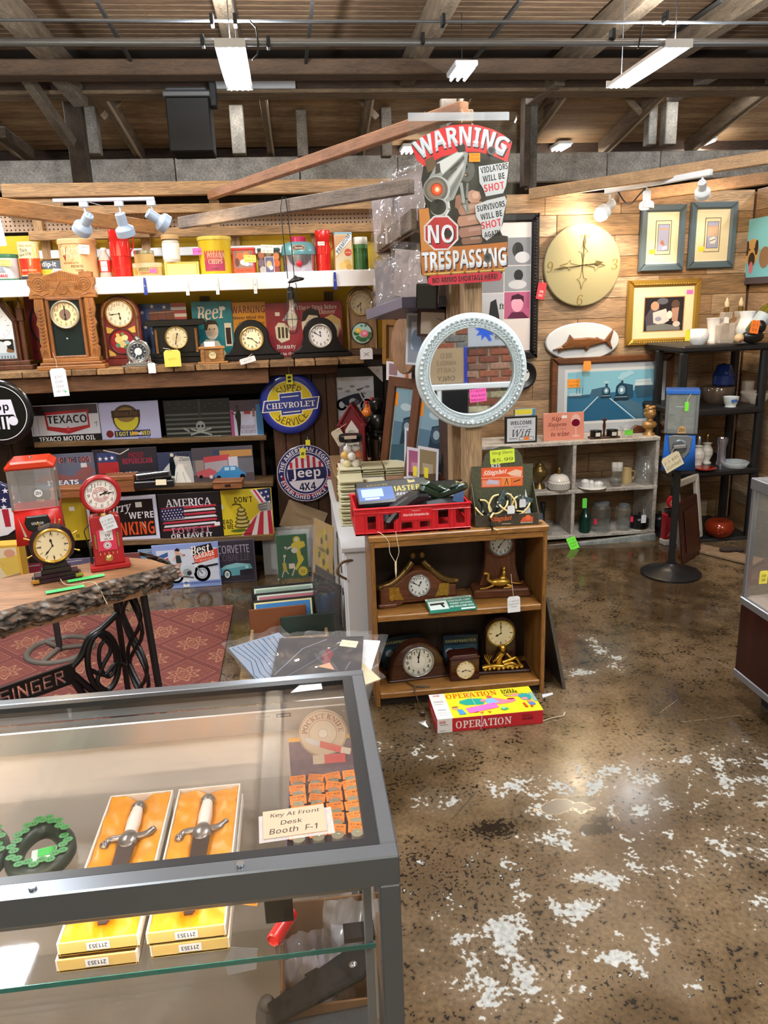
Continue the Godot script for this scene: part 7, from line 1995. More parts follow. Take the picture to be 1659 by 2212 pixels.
	o=base("bottle_crate","red plastic bottle crate with white lettering, full of sharpeners, on the bookshelf","crate",V(.435,top,-2.93),0)
	var red:=M("c01c26",.3)
	var front:=[[-98,10,-80,42],[-64,10,-42,44],[-26,8,-2,24],[14,8,36,24],[54,14,76,48],[92,14,112,48]]
	part(o,"front_wall",crate_side([-124.,124.,58.],front,4.,k),red)
	var back:=part(o,"back_wall",crate_side([-124.,124.,58.],front,4.,k),red);back.position.z=-.25
	for sx in [-1.,1.]:
		var side:=part(o,"end_wall",crate_side([-68.,68.,58.],[[-30,16,30,40]],4.,k),red);side.rotation_degrees.y=90;side.position=V(sx*122*k+.004,0,-.128)
	nk(k).bx(-124,0,-135,124,3,0);part(o,"crate_floor",g,red)
	nk(k).tube([V(-125,58,1),V(125,58,1),V(125,58,-137),V(-125,58,-137)],2.6,7,true);part(o,"rim",g,red)
	for y in [5.,48.]:
		nk(k).bx(-125,y-1,0,125,y+1,2,.5);part(o,"rib",g,red)
	for q in front:
		for x in [q[0]-4,q[2]+4]:
			nk(k).bx(x-.8,2,0,x+.8,56,1.6,.4);part(o,"rib",g,red)
	nk(k).bx(-28,27,0,40,54,2.2,.8);part(o,"name_panel",g,red)
	a=A.new(self,k,k,0,0,2.3*k);a.t("Property of",6,-49,18,4,"f0dcd8","r");a.t("Coca-Cola Enterprises Inc.",6,-40,56,7,"f0dcd8","rb",0,.3);ink(a,o,"lettering",.4)
	var cp:=o.position
	for q in [[-.06,.085,-.15,.3,.1,8,62,"black sharpener carton lettered SHARPMASTER, tilted in the red crate",1],[.14,.075,-.17,.2,.09,-4,66,"black sharpener carton at right in the red crate, partly covered",1],[-.01,.05,-.06,.34,.12,2,12,"flat black carton lying at the front of the red crate",0],[-.13,.095,-.1,.16,.09,6,40,"blue-windowed sharpener carton at the left in the red crate",2]]:
		var b:=base("sharpener_box",q[7],"box",cp+V(q[0],q[1],q[2]),q[5])
		b.rotation_degrees.x=q[6]-90
		nk().bx(-q[3]/2,0,-.015,q[3]/2,q[4],.015,.002);part(b,"carton",g,M("111114",.3))
		a=A.new(self,.001,.001,0,q[4]*1000,.0153)
		if q[8]==1:a.t("SHARPMASTER",0,40,q[3]*820,22,"d8c860","sb");a.t("6.5V ELECTRIC",-60,18,90,8,"8a8040","sb");a.t("KNIFE SHARPENER",0,64,q[3]*700,12,"c9c6d0","sb");a.p([70,4,90,10,100,6,104,18,74,20],"d8c88c");ink(a,b)
		elif q[8]==2:a.r(-74,8,148,66,"3c5c9c");a.r(-60,16,90,40,"9ab8e0");a.r(-50,60,60,8,"dce4f0");ink(a,b)
	for q in [[-.02,.08,-.05,20,.11,"smooth black sharpener body lying across the red crate"],[.06,.075,-.03,3,.15,"flat dark grey sheath at the front of the red crate"]]:
		o=base("knife_sharpener",q[5],"sharpener",cp+V(q[0],q[1],q[2]),q[3])
		if q[4]<.14:
			o.rotation_degrees.z=24
			nk().prism([-.11,.0,.1,.0,.11,.02,.06,.05,-.04,.045,-.11,.02],-.035,.035,.01);part(o,"body",g,M("121215",.25));nk().bx(-.09,.042,-.01,.03,.049,.01,.002);part(o,"slot",g,M("2c2c30",.4))
		else:
			o.rotation_degrees.x=-40;o.rotation_degrees.z=6
			nk().bx(-.15,0,-.03,.15,.055,-.01,.006);part(o,"sheath",g,M("23242a",.6));nk().bx(-.15,.02,-.01,-.06,.05,-.004,.003);part(o,"belt_loop",g,M("1a1b20",.6))
	for q in [[.1,.115,-.1,25,"dark green plastic sharpener frame rising in an arch over the red crate"],[.17,.125,-.08,-30,"dark green plastic sharpener arm pointing right out of the red crate"]]:
		o=base("knife_sharpener",q[4],"sharpener",cp+V(q[0],q[1],q[2]),q[3])
		o.rotation_degrees.z=-28 if q[3]>0 else 24
		nk().bx(-.08,0,-.02,.08,.03,.02,.007);g.o().prism([-.08,.03,.0,.03,-.02,.055,-.06,.055],-.018,.018,.005);part(o,"body",g,M("1c3020",.3))
		nk().at(.03,.032,0,90,0,0).ring(0,0,0,.022,.005,18,6);part(o,"guide_ring",g,M("25382a",.3))
	o=base("blue_card","folded blue and white card at the right end of the red crate","card",cp+V(.2,.09,-.07),-20)
	o.rotation_degrees.x=20
	nk().prism([-.03,0,.02,-.01,.025,.07,-.005,.08],-.001,.001);part(o,"paper",g,M("5c8cc8",.6))
	o=base("quill_tag","cream quill-shaped tag on a string loop hanging before the bookshelf","tag",pz(855,1230,-2.88))
	k=.0018
	nk(k).prism([-2,18,2.5,20,2,-4,0,-22,-2,-4],-.5,.5);part(o,"quill",g,M("d6c8a8",.7))
	nk(k).tube(curve([V(0,16,0),V(-12,40,2),V(-14,66,3),V(-28,84,4),V(-38,90,0)]),.8,5);g.tube(curve([V(0,16,0),V(8,40,2),V(5,66,3),V(2,88,3)]),.8,5);part(o,"string",g,M("cfc4a4",.9))
	slingshots(top)
	board_game()
func slingshots(top:float) -> void:
	var k:=.00189
	var a:A
	var o:=base("slingshot_box","open green display carton of slingshots with an orange header, on the bookshelf","display box",V(.822,top,-2.935),-3)
	var card:=S("565841",.8,14.)
	nk(k).bx(-68,0,-1.5,68,26,0,.3);part(o,"front_panel",g,S("463c2c",.8,14.))
	for sx in [-1.,1.]:
		nk(k).at(sx*68,0,0,0,-90,0);g.prism([0,0,0,26,-52,84,-56,84,-56,0],-.8,.8);part(o,"side_panel",g,card)
	nk(k).prism([-68,0,68,0,68,122,46,122,44,140,34,154,18,162,-4,164,-24,158,-38,146,-44,122,-68,122],-57,-55.5);part(o,"back_panel",g,card)
	nk(k).bx(-68,0,-56,68,1.5,0);part(o,"carton_floor",g,card)
	a=A.new(self,k,k,0,0,.15*k);a.t("Slingshot",-14,-16,46,14,"d86428","rb",-3,.35);a.p([28,-8,34,-18,44,-20,56,-18,56,-8],"c8502c");a.e(45,-17,6,6,"d8643c");a.t("MARKSMAN",42,-6,26,3,"c8c0a8","sb");a.r(-12,-6,20,1.2,"c0b490");ink(a,o,"front_print",.7)
	a=A.new(self,k,k,0,0,-55.3*k)
	a.r(-46,-118,92,44,"d8562a");a.t("Slingshot",-16,-106,50,14,"ece6e0","rb",-3,.35);a.p([10,-104,30,-112,44,-108,42,-96,20,-98],"e0b8a0");a.r(-44,-90,40,14,"d8866c");a.p([-36,-82,-30,-92,-8,-88,-8,-80],"b8b0c4");a.r(-2,-94,22,18,"e0803c");a.r(22,-94,22,18,"d86c34");a.l([6,-78,10,-92,14,-78],1.5,"2a1c18");a.l([26,-84,40,-88],2,"2a1c18");a.l([-46,-95,46,-95],1.2,"e6c0a8");a.t("KIS",-14,-122,20,8,"d8d8d0","sb");ink(a,o,"header_print",.6)
	note(o,k,0,142,-54.8,54,30,"c8dc3e",["Sling Shots","$5.99"],3,"343a1c","price_note")
	var at:=o.position
	var blk:=M("141418",.3)
	var tubes:=M("d2bd82",.6)
	var i:=0
	for q in [[-44,20,-30,30,10,"black slingshot standing at the left side of the green carton"],[-20,30,-26,-30,-8,"slingshot with a grey wrist band, left of centre in the green carton"],[10,34,-24,40,6,"black slingshot with a chrome bracket on top, centre of the green carton"],[34,24,-26,-20,-10,"black slingshot lying on its side at the right of the green carton"],[-34,8,-12,80,20,"slingshot with cream tubing across the front of the green carton"],[46,10,-16,100,-6,"slingshot tucked in the front right corner of the green carton"]]:
		var s:=base("slingshot",q[5],"slingshot",at+V(q[0],q[1],q[2])*k,q[4]*4.,"")
		s.rotation_degrees.z=q[3];s.rotation_degrees.x=-15
		nk(k).bx(-5,-16,-4,5,10,4,2);part(s,"grip",g,blk)
		nk(k).tube(curve([V(-12,34,0),V(-12,20,0),V(-4,10,0),V(4,10,0),V(12,20,0),V(12,34,0)]),2.4,8);part(s,"fork",g,blk)
		for sx in [-1.,1.]:
			nk(k).tube(curve([V(sx*12,32,2),V(sx*18,22,10),V(sx*14,2,13),V(sx*3,-8,14)]),2.1,8);part(s,"tubing",g,tubes)
		nk(k).bx(-5,-12,12,5,-5,15,1);part(s,"pouch",g,M("26221f",.7))
		if i in [1,4,5]:
			nk(k).at(0,-20,-6,0,0,90).lathe([15,-7,16,-7,16,7,15,7],22);part(s,"wrist_band",g,M("3a3d44",.35))
		if i in [2,3]:
			nk(k).at(0,30,4,0,0,12);g.bx(-20,-5,0,20,5,4,1);part(s,"bracket",g,M("5c7078",.2,.7));g=G.new(k);for e in 3:g.at(-12.0+e*12,30,8,90,0,0).cyl(2,0,1.5,10)
			part(s,"bracket_screw",g,M("c8ccd0",.2,.9))
		i+=1
	tag(1096,1092,1112,1110,-2.9,"dcdde2","tiny white string tag hanging before the slingshots",[],[1104,1084,1105,1066])
	tag(1122,1078,1136,1096,-2.95,"c9cad0","small grey-white tag at the right among the slingshots",[],[1130,1070])
	nk(k).prism([0,0,20,0,20,2,4,70],0,.6)
	solo("white_leaflet",g,M("d0d4da",.5),"white leaflet standing inside the right end of the green slingshot carton","leaflet",at+V(44,3,-30)*k,-8)
func board_game() -> void:
	var p0:=V(.687,0,-2.77)
	var o:=base("board_game","yellow-topped red Operation board game box on the floor before the bookshelf","game box",p0,0)
	var w:=.215;var d:=.1;var h:=.062
	nk().bx(-w,.0,-d,w,h-.001,d,.002);part(o,"lid",g,M("b01c26",.4))
	var a:=A.new(self,.001,.001,0,100,.0)
	a.r(-215,0,430,200,"e6d62e");a.r(-215,0,64,200,"d8d6d0")
	a.t("MB",-186,16,26,11,"b03048","sb");a.r(-206,60,40,3,"6a6a70");a.r(-206,68,44,3,"6a6a70");a.r(-206,84,36,3,"6a6a70");a.r(-200,130,34,4,"4a4a50");a.r(-206,150,44,2,"8a8a90");a.r(-206,160,44,2,"8a8a90");a.r(-206,172,44,2,"8a8a90")
	a.t("OPERATION",-40,30,214,38,"d2581c","rb");a.t("SKILL",118,20,60,16,"1c1a16","sb");a.t("GAME",122,38,68,16,"1c1a16","sb");a.t("WHERE YOU'RE",134,56,84,7,"8a8030","sb");a.t("THE DOCTOR",146,67,68,6,"8a8030","sb")
	a.p([-130,86,-120,100,-10,78,130,84,140,128,60,150,-90,132],"c9d8e0");a.p([-98,74,-60,62,-6,70,8,92,-10,116,-80,112,-104,92],"27a08c");a.p([10,76,40,70,90,96,120,92,130,110,110,122,60,128,20,116],"d87c94");a.p([0,80,40,72,60,110,10,118],"7cb4d8");a.e(114,104,15,14,"d87c94");a.e(112,92,16,7,"9a2c34");a.e(-4,88,12,11,"d88a8c");a.e(28,62,12,9,"c85c4c")
	a.p([140,64,186,58,204,84,190,112,160,112,150,84],"3c9c98");a.e(140,66,13,11,"d89090");a.e(168,100,14,10,"d88a94");a.l([104,66,130,72],8,"d89090");a.l([92,58,104,72],3,"4a4a50");a.p([196,52,214,60,214,128,200,130],"88b0a8")
	a.e(-128,130,13,11,"d89a70");a.e(-128,122,14,6,"8a5c34");a.p([-124,142,-104,142,-92,180,-120,184],"4c8cc0");a.e(-62,140,12,10,"d88a80");a.p([-66,150,-44,150,-42,176,-66,176],"b02838");a.e(182,126,12,10,"c88a70");a.p([172,134,196,136,200,156,176,160],"5c78b8");a.p([148,134,158,134,164,172,152,172],"c84c2c");a.p([174,158,182,158,186,172,172,172],"c84c2c");a.e(66,168,16,10,"3c9c68");a.p([58,152,68,152,70,170,56,170],"7cb8a4");a.p([-40,176,-20,176,-30,192],"c86c2c");a.p([-10,176,10,176,4,192],"c86c2c")
	var pr:=ink(a,o,"lid_print",.3);pr.rotation_degrees.x=-90;pr.position.y=h-.0008
	a=A.new(self,.001,.001,0,62,d+.0003)
	a.r(-215,0,60,61,"cfccc6");a.t("MB",-194,16,24,12,"b03048","sb");a.r(-206,26,34,2,"4a4a50");a.r(-206,52,24,2,"6a6a70");a.t("OPERATION",-28,32,226,32,"dccfc8","rb");a.t("SKILL",150,18,40,10,"5c1014","sb");a.t("GAME",152,32,46,11,"4a0c10","sb");ink(a,o,"front_print",.35)
	a=A.new(self,.001,.001,0,62,.0003);a.t("OPERATION",0,32,110,18,"d8a8a0","rb");var sp:=ink(a,o,"side_print",.35);sp.rotation_degrees.y=-90;sp.position.x=-w
	nk().tube([V(-.04,.0,d+.001),V(-.035,h+.001,d),V(-.05,h+.001,-d),V(-.05,.02,-d-.001)],.0012,5);part(o,"string_tie",g,M("c9bcc8",.8))
	nk().at(-.02,h+.001,.045,0,12,0);g.bx(-.065,0,-.02,.065,.001,.02);part(o,"pink_label",g,M("ee64b0",.7))
	o=base("white_feather","small white feathery scrap lying left of the game box","scrap",ph(924,1572,.001),30)
	for i in 5:
		nk().tube(curve([V(0,.002,0),V(-.012+i*.004,.012,-.012-i*.002),V(-.024+i*.01,.022-i*.002,-.03)]),.004,5,false,.0005);part(o,"barb",g,M("d8dcde",.7))
	o=base("paper_scrap","torn white paper scrap on the floor at the bookshelf's right foot","scrap",ph(1185,1505,.001),15)
	nk().prism([-.03,0,.025,.004,.03,.016,-.02,.02],0,.003);var sc:=part(o,"paper",g,M("c8cccc",.8));sc.rotation_degrees.x=-80
	o=base("dry_stem","dry pale stalk lying on the floor right of the game box","scrap",ph(1195,1555,.002))
	nk().tube([V(-.06,.002,.01),V(.0,.004,-.01),V(.05,.002,-.02)],.0018,5);g.tube([V(.05,.002,-.02),V(.06,.012,-.03)],.003,5);part(o,"stalk",g,M("b8ac94",.8))
	o=base("leaning_board","dark thin board leaning against the right side of the bookshelf","board",V(1.085,0,-2.93))
	nk().prism([0,0,-.088,.43,-.096,.43,-.008,0],-.36,.0);part(o,"board",g,M("171411",.4))
	nk().prism([.003,0,-.085,.436,-.098,.436,-.011,0],.0,.006);part(o,"edge_strip",g,M("5a544c",.4,.3))
# ---- right booth:plank wall with pictures,white shelf unit,black shelving,gum machine,corner showcase
func hang(x0:float,y0:float,x1:float,y1:float,z:float,called:String,label:String,cat:String,fw:float,col:Material,mat_col:String) -> Array:   # a framed picture flat on the wall
	var s:=board_at(x0,y0,x1,y1,z,called,label,cat,"")
	var o:Node3D=s[0]
	frame_sides(o,1.,s[4]-2*fw,s[5]-2*fw,fw,.025,col,.0,"frame_side",fw*.25)
	for c in o.get_children():c.position.y=s[5]/2
	nk().bx(-s[4]/2+fw*.6,fw*.6,-.002,s[4]/2-fw*.6,s[5]-fw*.6,.008);part(o,"mount",g,M(mat_col,.5))
	s[1].z=.0085
	return s
func plank_wall() -> void:
	var a:A
	var w:=setting("wall_planks")
	nk().bx(.75,0,-5.4,3.3,2.3,-5.33);part(w,"backing",g,M("6b4a30",.9))
	var tones:=["c49c72","b78f66","cfaa80","ad8559","be9a76","cfb08c"]
	for row in 17:
		var x:=.75
		while x<3.2:
			var l:=minf(rng.randf_range(.5,1.1),3.2-x)
			nk().bx(x+.001,row*.136,-5.33,x+l-.001,row*.136+.134,-5.303+rng.randf_range(-.002,.002),.002)
			part(w,"plank",g,W(tones[rng.randi() % 6],0,.6,.8));x+=l
	var w2:=setting("wall_side")
	nk().bx(3.24,0,-5.35,3.32,2.3,-3.4);part(w2,"backing",g,M("6b4a30",.9))
	for row in 17:
		var z:=-5.3
		while z<-3.4:
			var l:=minf(rng.randf_range(.5,.9),-3.4-z)
			nk().bx(3.213,row*.136,z+.001,3.24,row*.136+.134,z+l-.001,.002)
			part(w2,"plank",g,W(tones[rng.randi() % 6],2,.6,.8));z+=l
	nk().bar(pz(1145,420,-5.26),ph(1668,339,2.36),.045,.07,.004)
	solo("pine_batten",g,W("d3a878",2,.6),"pale pine timber rising to the right above the gold wall clock","timber")
	nk().bar(pz(1338,428,-5.28),ph(1668,384,2.31),.05,.07,.004)
	solo("pine_batten",g,W("cf9a66",2,.6),"second pine timber under the track light, along the top of the plank wall","timber")
	var z:=-5.29
	var s:=hang(1004,462,1162,776,z,"photo_poster","tall white poster of grey and pink portrait photos in a beaded black frame","poster",.055,M("171214",.3),"d9d0cc")
	a=s[1]
	for q in [[36,50,54,58,"6c6c70"],[84,50,56,58,"84868c"],[36,110,46,56,"8a8a8e"],[84,110,56,54,"8e9096"],[36,168,46,58,"b9b8bc"],[84,166,56,58,"b05a7c"]]:
		a.r(q[0],q[1],q[2],q[3],q[4])
	a.e(112,76,12,16,"2c2c30");a.e(122,92,16,12,"c8c8cc");a.e(114,130,10,12,"2a2a2e");a.e(112,150,20,10,"c0c0c4");a.e(112,192,13,18,"e0a0b4");a.p([98,186,100,174,114,170,126,176,126,190,120,182,104,182],"3c1c2c");a.p([90,224,100,210,124,210,138,224],"5c2440");a.p([50,220,54,186,66,180,74,224],"2a2a2e");a.t("ft",78,196,10,12,"2c2c30","rb")
	a.p([158,314,158,280,134,314],"dcdcde");ink(a,s[0],"print",.25)
	nk()
	for i in 44:g.ball(.225,.03+i*.021,.025,.008,-1,-1,6)
	part(s[0],"beading",g,M("1c1618",.3))
	var k:=ks(1257,573,z)
	var o:=base("wall_clock","large round pale gold wall clock with wire star hands","wall clock",pz(1257,573,-5.27))
	nk(k).at(0,0,0,90,0,0).lathe([0,-6,84,-6,85,-4,85,3,83,4,0,4],64);part(o,"dial",g,M("8a8260",.4,.1))
	a=A.new(self,k,k,0,0,4.1*k)
	a.t("12",4,-68,25,22,"6b5a28","r",0,.12);a.t("3",72,0,13,22,"6b5a28","r",0,.12);a.t("6",-4,72,13,22,"6b5a28","r",0,.12);a.t("9",-72,2,13,22,"6b5a28","r",0,.12);ink(a,o,"numerals",.4)
	nk(k)
	for i in 4:
		var t:=TAU*i/4.0+.03
		var d:=V(sin(t),cos(t),0);var e:=V(cos(t),-sin(t),0)
		for sx in [-1.,1.]:g.tube([d*6+V(0,0,5),d*26+e*sx*4+V(0,0,5),d*28+e*sx*11+V(0,0,5),d*34+e*sx*4+V(0,0,5),d*50+V(0,0,5)],.5,5)
	part(o,"wire_star",g,M("7a6a34",.4,.5))
	for q in [["hour_hand",84.,46,5.],["minute_hand",3.,66,3.],["second_hand",264.,66,2.]]:
		nk(k).at(0,0,6,0,0,-q[1]);g.prism([-.7,-10,.7,-10,.7,q[2]*.55,q[3],q[2]*.72,0,q[2],-q[3],q[2]*.72,-.7,q[2]*.55],0,.7);part(o,q[0],g,M("4a4020",.4,.5))
	tag(1160,610,1179,646,-5.24,"b8303a","red and white sale tag beside the gold wall clock",["","70%","SALE"],[1172,604],"","f0e8e4",0,-10)
	var i:=0
	for q in [[1377,442,1474,586,"left of the pair of slate-framed boat pictures, yellow sticker at lower left"],[1482,436,1582,580,"right of the pair of slate-framed boat pictures, nearer the corner"]]:
		s=hang(q[0],q[1],q[2],q[3],z,"boat_picture",q[4],"picture",.048,M("4c5a62",.4),"d8c9a4")
		a=s[1]
		a.r(33,34,34,74,"5c5648");a.r(34.5,35.5,31,71,"d8c9a4");a.r(38,42,25,58,"4c4a58");a.r(39,43,23,56,"9fa0b8");a.r(39,51,23,3,"c09878")
		if i:a.r(39,54,23,20,"c4a488");a.p([44,78,54,74,60,80,56,90,46,90],"d8d4c8");a.l([46,84,58,80],1.5,"4c4a58")
		else:a.p([44,80,50,76,54,88,46,86],"b0705c");a.p([48,92,58,88,60,94,50,98],"d0d4d0")
		a.r(22,96,12,10,"e6d23c");a.r(20,18,57,2,"efe6d0");a.r(14,126,70,3,"e6dfc9");ink(a,s[0],"picture",.2);i+=1
	s=hang(1349,604,1505,744,z,"cafe_picture","painting of seated figures in an ornate gilt frame with wide cream mount","picture",.045,M("a98438",.35,.6),"dccaa0")
	a=s[1]
	a.r(36,36,88,76,"b08a5c");a.r(38,38,84,72,"2a2428");a.p([40,80,56,52,70,60,64,96,44,106],"4c4650");a.e(60,56,9,10,"b08a70");a.p([56,70,84,62,92,88,74,98,58,92],"c4bcb4");a.e(104,54,9,10,"5a4438");a.p([96,62,112,60,110,92,98,90],"a8806c");a.e(76,46,12,7,"5c5a62");a.p([44,98,80,94,116,102,116,109,44,109],"70706c");a.e(108,96,8,6,"c8b8a8");a.e(68,84,7,5,"8c8a9c");a.e(92,76,6,9,"d8ccc0");a.r(126,24,14,9,"e86cb4");ink(a,s[0],"picture",.2)
	nk()
	for j in 26:
		for y in [.02,.41]:g.ball(-.22+j*.0176,y,.024,.008,.005,.006,6)
	part(s[0],"gilt_carving",g,M("c09a48",.3,.7))
	k=ks(1258,738,z)
	o=base("fish_plaque","white oval plaque with a carved brown swordfish, under the gold clock","plaque",pz(1258,738,-5.27))
	var oval:=[]
	for j in 40:oval.append_array([cos(TAU*j/40.)*82,sin(TAU*j/40.)*40])
	nk(k).prism(oval,-5,2,2);part(o,"oval_board",g,M("c6cacd",.6))
	var fw:=W("8a5426",0,.35)
	nk(k).prism([-66,-14,-48,-8,-36,2,-30,16,-22,8,-6,8,10,9,28,7,30,9,36,6,48,2,66,24,60,-2,66,-18,48,-4,30,-8,14,-12,8,-20,2,-14,-20,-14,-44,-16,-56,-20,-52,-14],2,10,3);part(o,"fish_body",g,fw)
	nk(k).ball(-44,-8,10,1.4);part(o,"eye",g,M("20140c",.3))
	s=hang(1185,768,1447,946,z+.01,"train_picture","wide blue print of two steam locomotives in a brown wooden frame","picture",.052,W("7e4d2a",0,.45),"a9aeb4")
	a=s[1]
	a.r(30,26,204,118,"c6cacb");a.r(36,32,192,106,"4a8cab");a.r(36,32,192,50,"7fb6ca");a.p([36,82,228,74,228,138,36,138],"33688a");a.p([104,84,118,84,176,138,56,138],"2a5a7c");a.l([104,84,50,138],2,"c6d6dc");a.l([120,84,184,138],2,"c6d6dc");a.p([136,88,146,84,228,120,228,138,190,138],"4a6c80")
	a.p([84,84,88,70,112,66,124,72,124,88],"3c6078");a.p([140,94,140,66,148,58,176,64,178,92,160,98],"2c4a60")
	for q in [[119,76,9,11],[152,76,13,16]]:
		a.e(q[0],q[1],q[2],q[3],"263f52",18);a.e(q[0],q[1]-2,q[2]*.62,q[3]*.6,"6f96aa",16);a.e(q[0],q[1]-2,q[2]*.28,q[3]*.28,"d4e2e6",10);a.r(q[0]-2,q[1]-q[3]-6,5,8,"263f52");a.p([q[0]-q[2],q[1]+q[3]*.5,q[0]+q[2],q[1]+q[3]*.5,q[0]+q[2]*1.3,q[1]+q[3]*1.3,q[0]-q[2]*1.3,q[1]+q[3]*1.3],"1e3444");a.l([q[0]-q[2],q[1]+q[3]*.8,q[0]+q[2],q[1]+q[3]*.8],1.2,"9fbccb")
	for e in [[150,48,8],[158,42,11],[168,38,9],[118,56,6]]:a.e(e[0],e[1],e[2],e[2]*.55,"9cc4d2",10)
	a.p([178,70,182,54,214,52,220,70],"c2d0d4");a.r(180,66,40,12,"3a5a6c");a.l([182,58,216,57],1,"8aa4b0");a.r(40,76,26,7,"a8c0ca");a.r(40,82,44,4,"36566a");a.p([182,78,222,76,226,88,186,92],"36566a")
	for j in 3:a.l([56.0+j*6,78,56.0+j*6,66],1,"3a5a6c")
	a.r(36,46,26,18,"ee9a3c");a.t("F-1 $125",49,52,20,4,"6a4210","s");a.t("Framed Train",49,59,20,4,"6a4210","s");ink(a,s[0],"picture",.12)
	tag(1260,780,1277,800,-5.22,"ee8e34","orange tag stuck to the top of the brown train picture frame",[])
	k=ks(1126,810,z)
	o=base("wall_clock","small round black-rimmed clock peeping out right of the white mirror","wall clock",pz(1128,810,-5.27))
	nk(k).at(0,0,0,90,0,0).lathe([0,-6,31,-6,32,0,29,5,26,3,0,1],36);part(o,"case",g,M("141417",.3))
	clock(o,k,0,0,2.2,25,"d4d2cc","t",10,10,"",1)
	var c0:=pw(1606,478,3.205);var c1:=pw(1606,614,3.205)
	o=base("dog_canvas","canvas print of a group of dogs against blue, on the side wall by the corner","canvas print",V(3.205,c1.y,c0.z+.3),-90)
	var hh:=c0.y-c1.y
	nk().bx(-.3,0,-.002,.3,hh,.03,.003);part(o,"canvas",g,M("6fb0bc",.6))
	a=A.new(self,.001,.001,0,hh*1000,.0303)
	a.r(-300,0,600,hh*480,"7cc0ca");a.r(-300,hh*900,600,hh*100,"4c4448");a.p([-300,200,-230,150,-180,240,-170,400,-300,400],"d8d0cc");a.e(-240,200,30,40,"5a4a48");a.e(-110,220,80,90,"c49a5c");a.e(-110,270,40,50,"2a2220");a.e(-110,320,24,40,"c86c78");a.e(-170,190,20,50,"3c2c24");a.e(-60,190,20,50,"3c2c24");a.e(40,260,60,70,"8a6a4c");a.e(-200,380,40,40,"7a5c4c");a.e(160,230,70,80,"d8c8b0");a.e(-140,200,8,8,"18120f");a.e(-80,200,8,8,"18120f");ink(a,o)
	track_light_right()
	white_unit()
func track_light_right() -> void:
	var p0:=ph(1308,414,2.3);var p1:=ph(1537,372,2.3)
	var k:=.003
	var o:=base("track_light","white track light with three cans under the pine timber, one bulb glowing","track light",p0)
	var d:=p1-p0
	nk().bar(Vector3.ZERO,d,.03,.035,.004);part(o,"track",g,M("d8dadc",.4))
	nk().tube([d*.5,d*.5+V(.06,.06,.02)],.004,5);part(o,"bracket",g,M("a8acb0",.4))
	nk().tube(curve([d*.12,d*.25+V(0,-.1,0),d*.4+V(0,-.03,0),d*.6+V(0,.02,0)]),.005,6);part(o,"lead",g,M("3a2c22",.6))
	var i:=0
	for q in [[.05,30,V(-.7,-.6,.2),1.3],[.43,24,V(0,-1,.05),1.15],[.93,22,V(.4,-.6,-.6),1.15]]:
		var at:Vector3=d*q[0]/k
		nk(k).tube([at,at-V(0,q[1]*.6,0)],2.4,8);part(o,"stem",g,M("dfe1e3",.35))
		var m:=track_head(o,k,at.x,at.y-q[1],at.z,q[2],"d9dcdd",i==0,.62*q[3])
		if i==0:
			var l:=OmniLight3D.new();l.name="bulb_light";l.position=m+(q[2] as Vector3).normalized()*.02;l.light_energy=.5;l.light_color=Color(1.,.92,.8);l.omni_range=20.0;l.omni_attenuation=2.0;l.shadow_enabled=true;l.light_size=.03
			o.add_child(l)
		else:spot(o,m,(q[2] as Vector3)+V(-.1,0,-.5),.9,Color(1.,.9,.76),60.)
		i+=1
func vessel(called:String,label:String,cat:String,where:Vector3,k:float,prof:Array,m:Material,group:="") -> Node3D:
	var o:=base(called,label,cat,where,0,group)
	nk(k).lathe(prof,28);part(o,"body",g,m)
	return o
func lathe_part(o:Node,called:String,k:float,prof:Array,m:Material,at:=Vector3.ZERO) -> void:
	nk(k).at(at.x,at.y,at.z).lathe(prof,22);part(o,called,g,m)
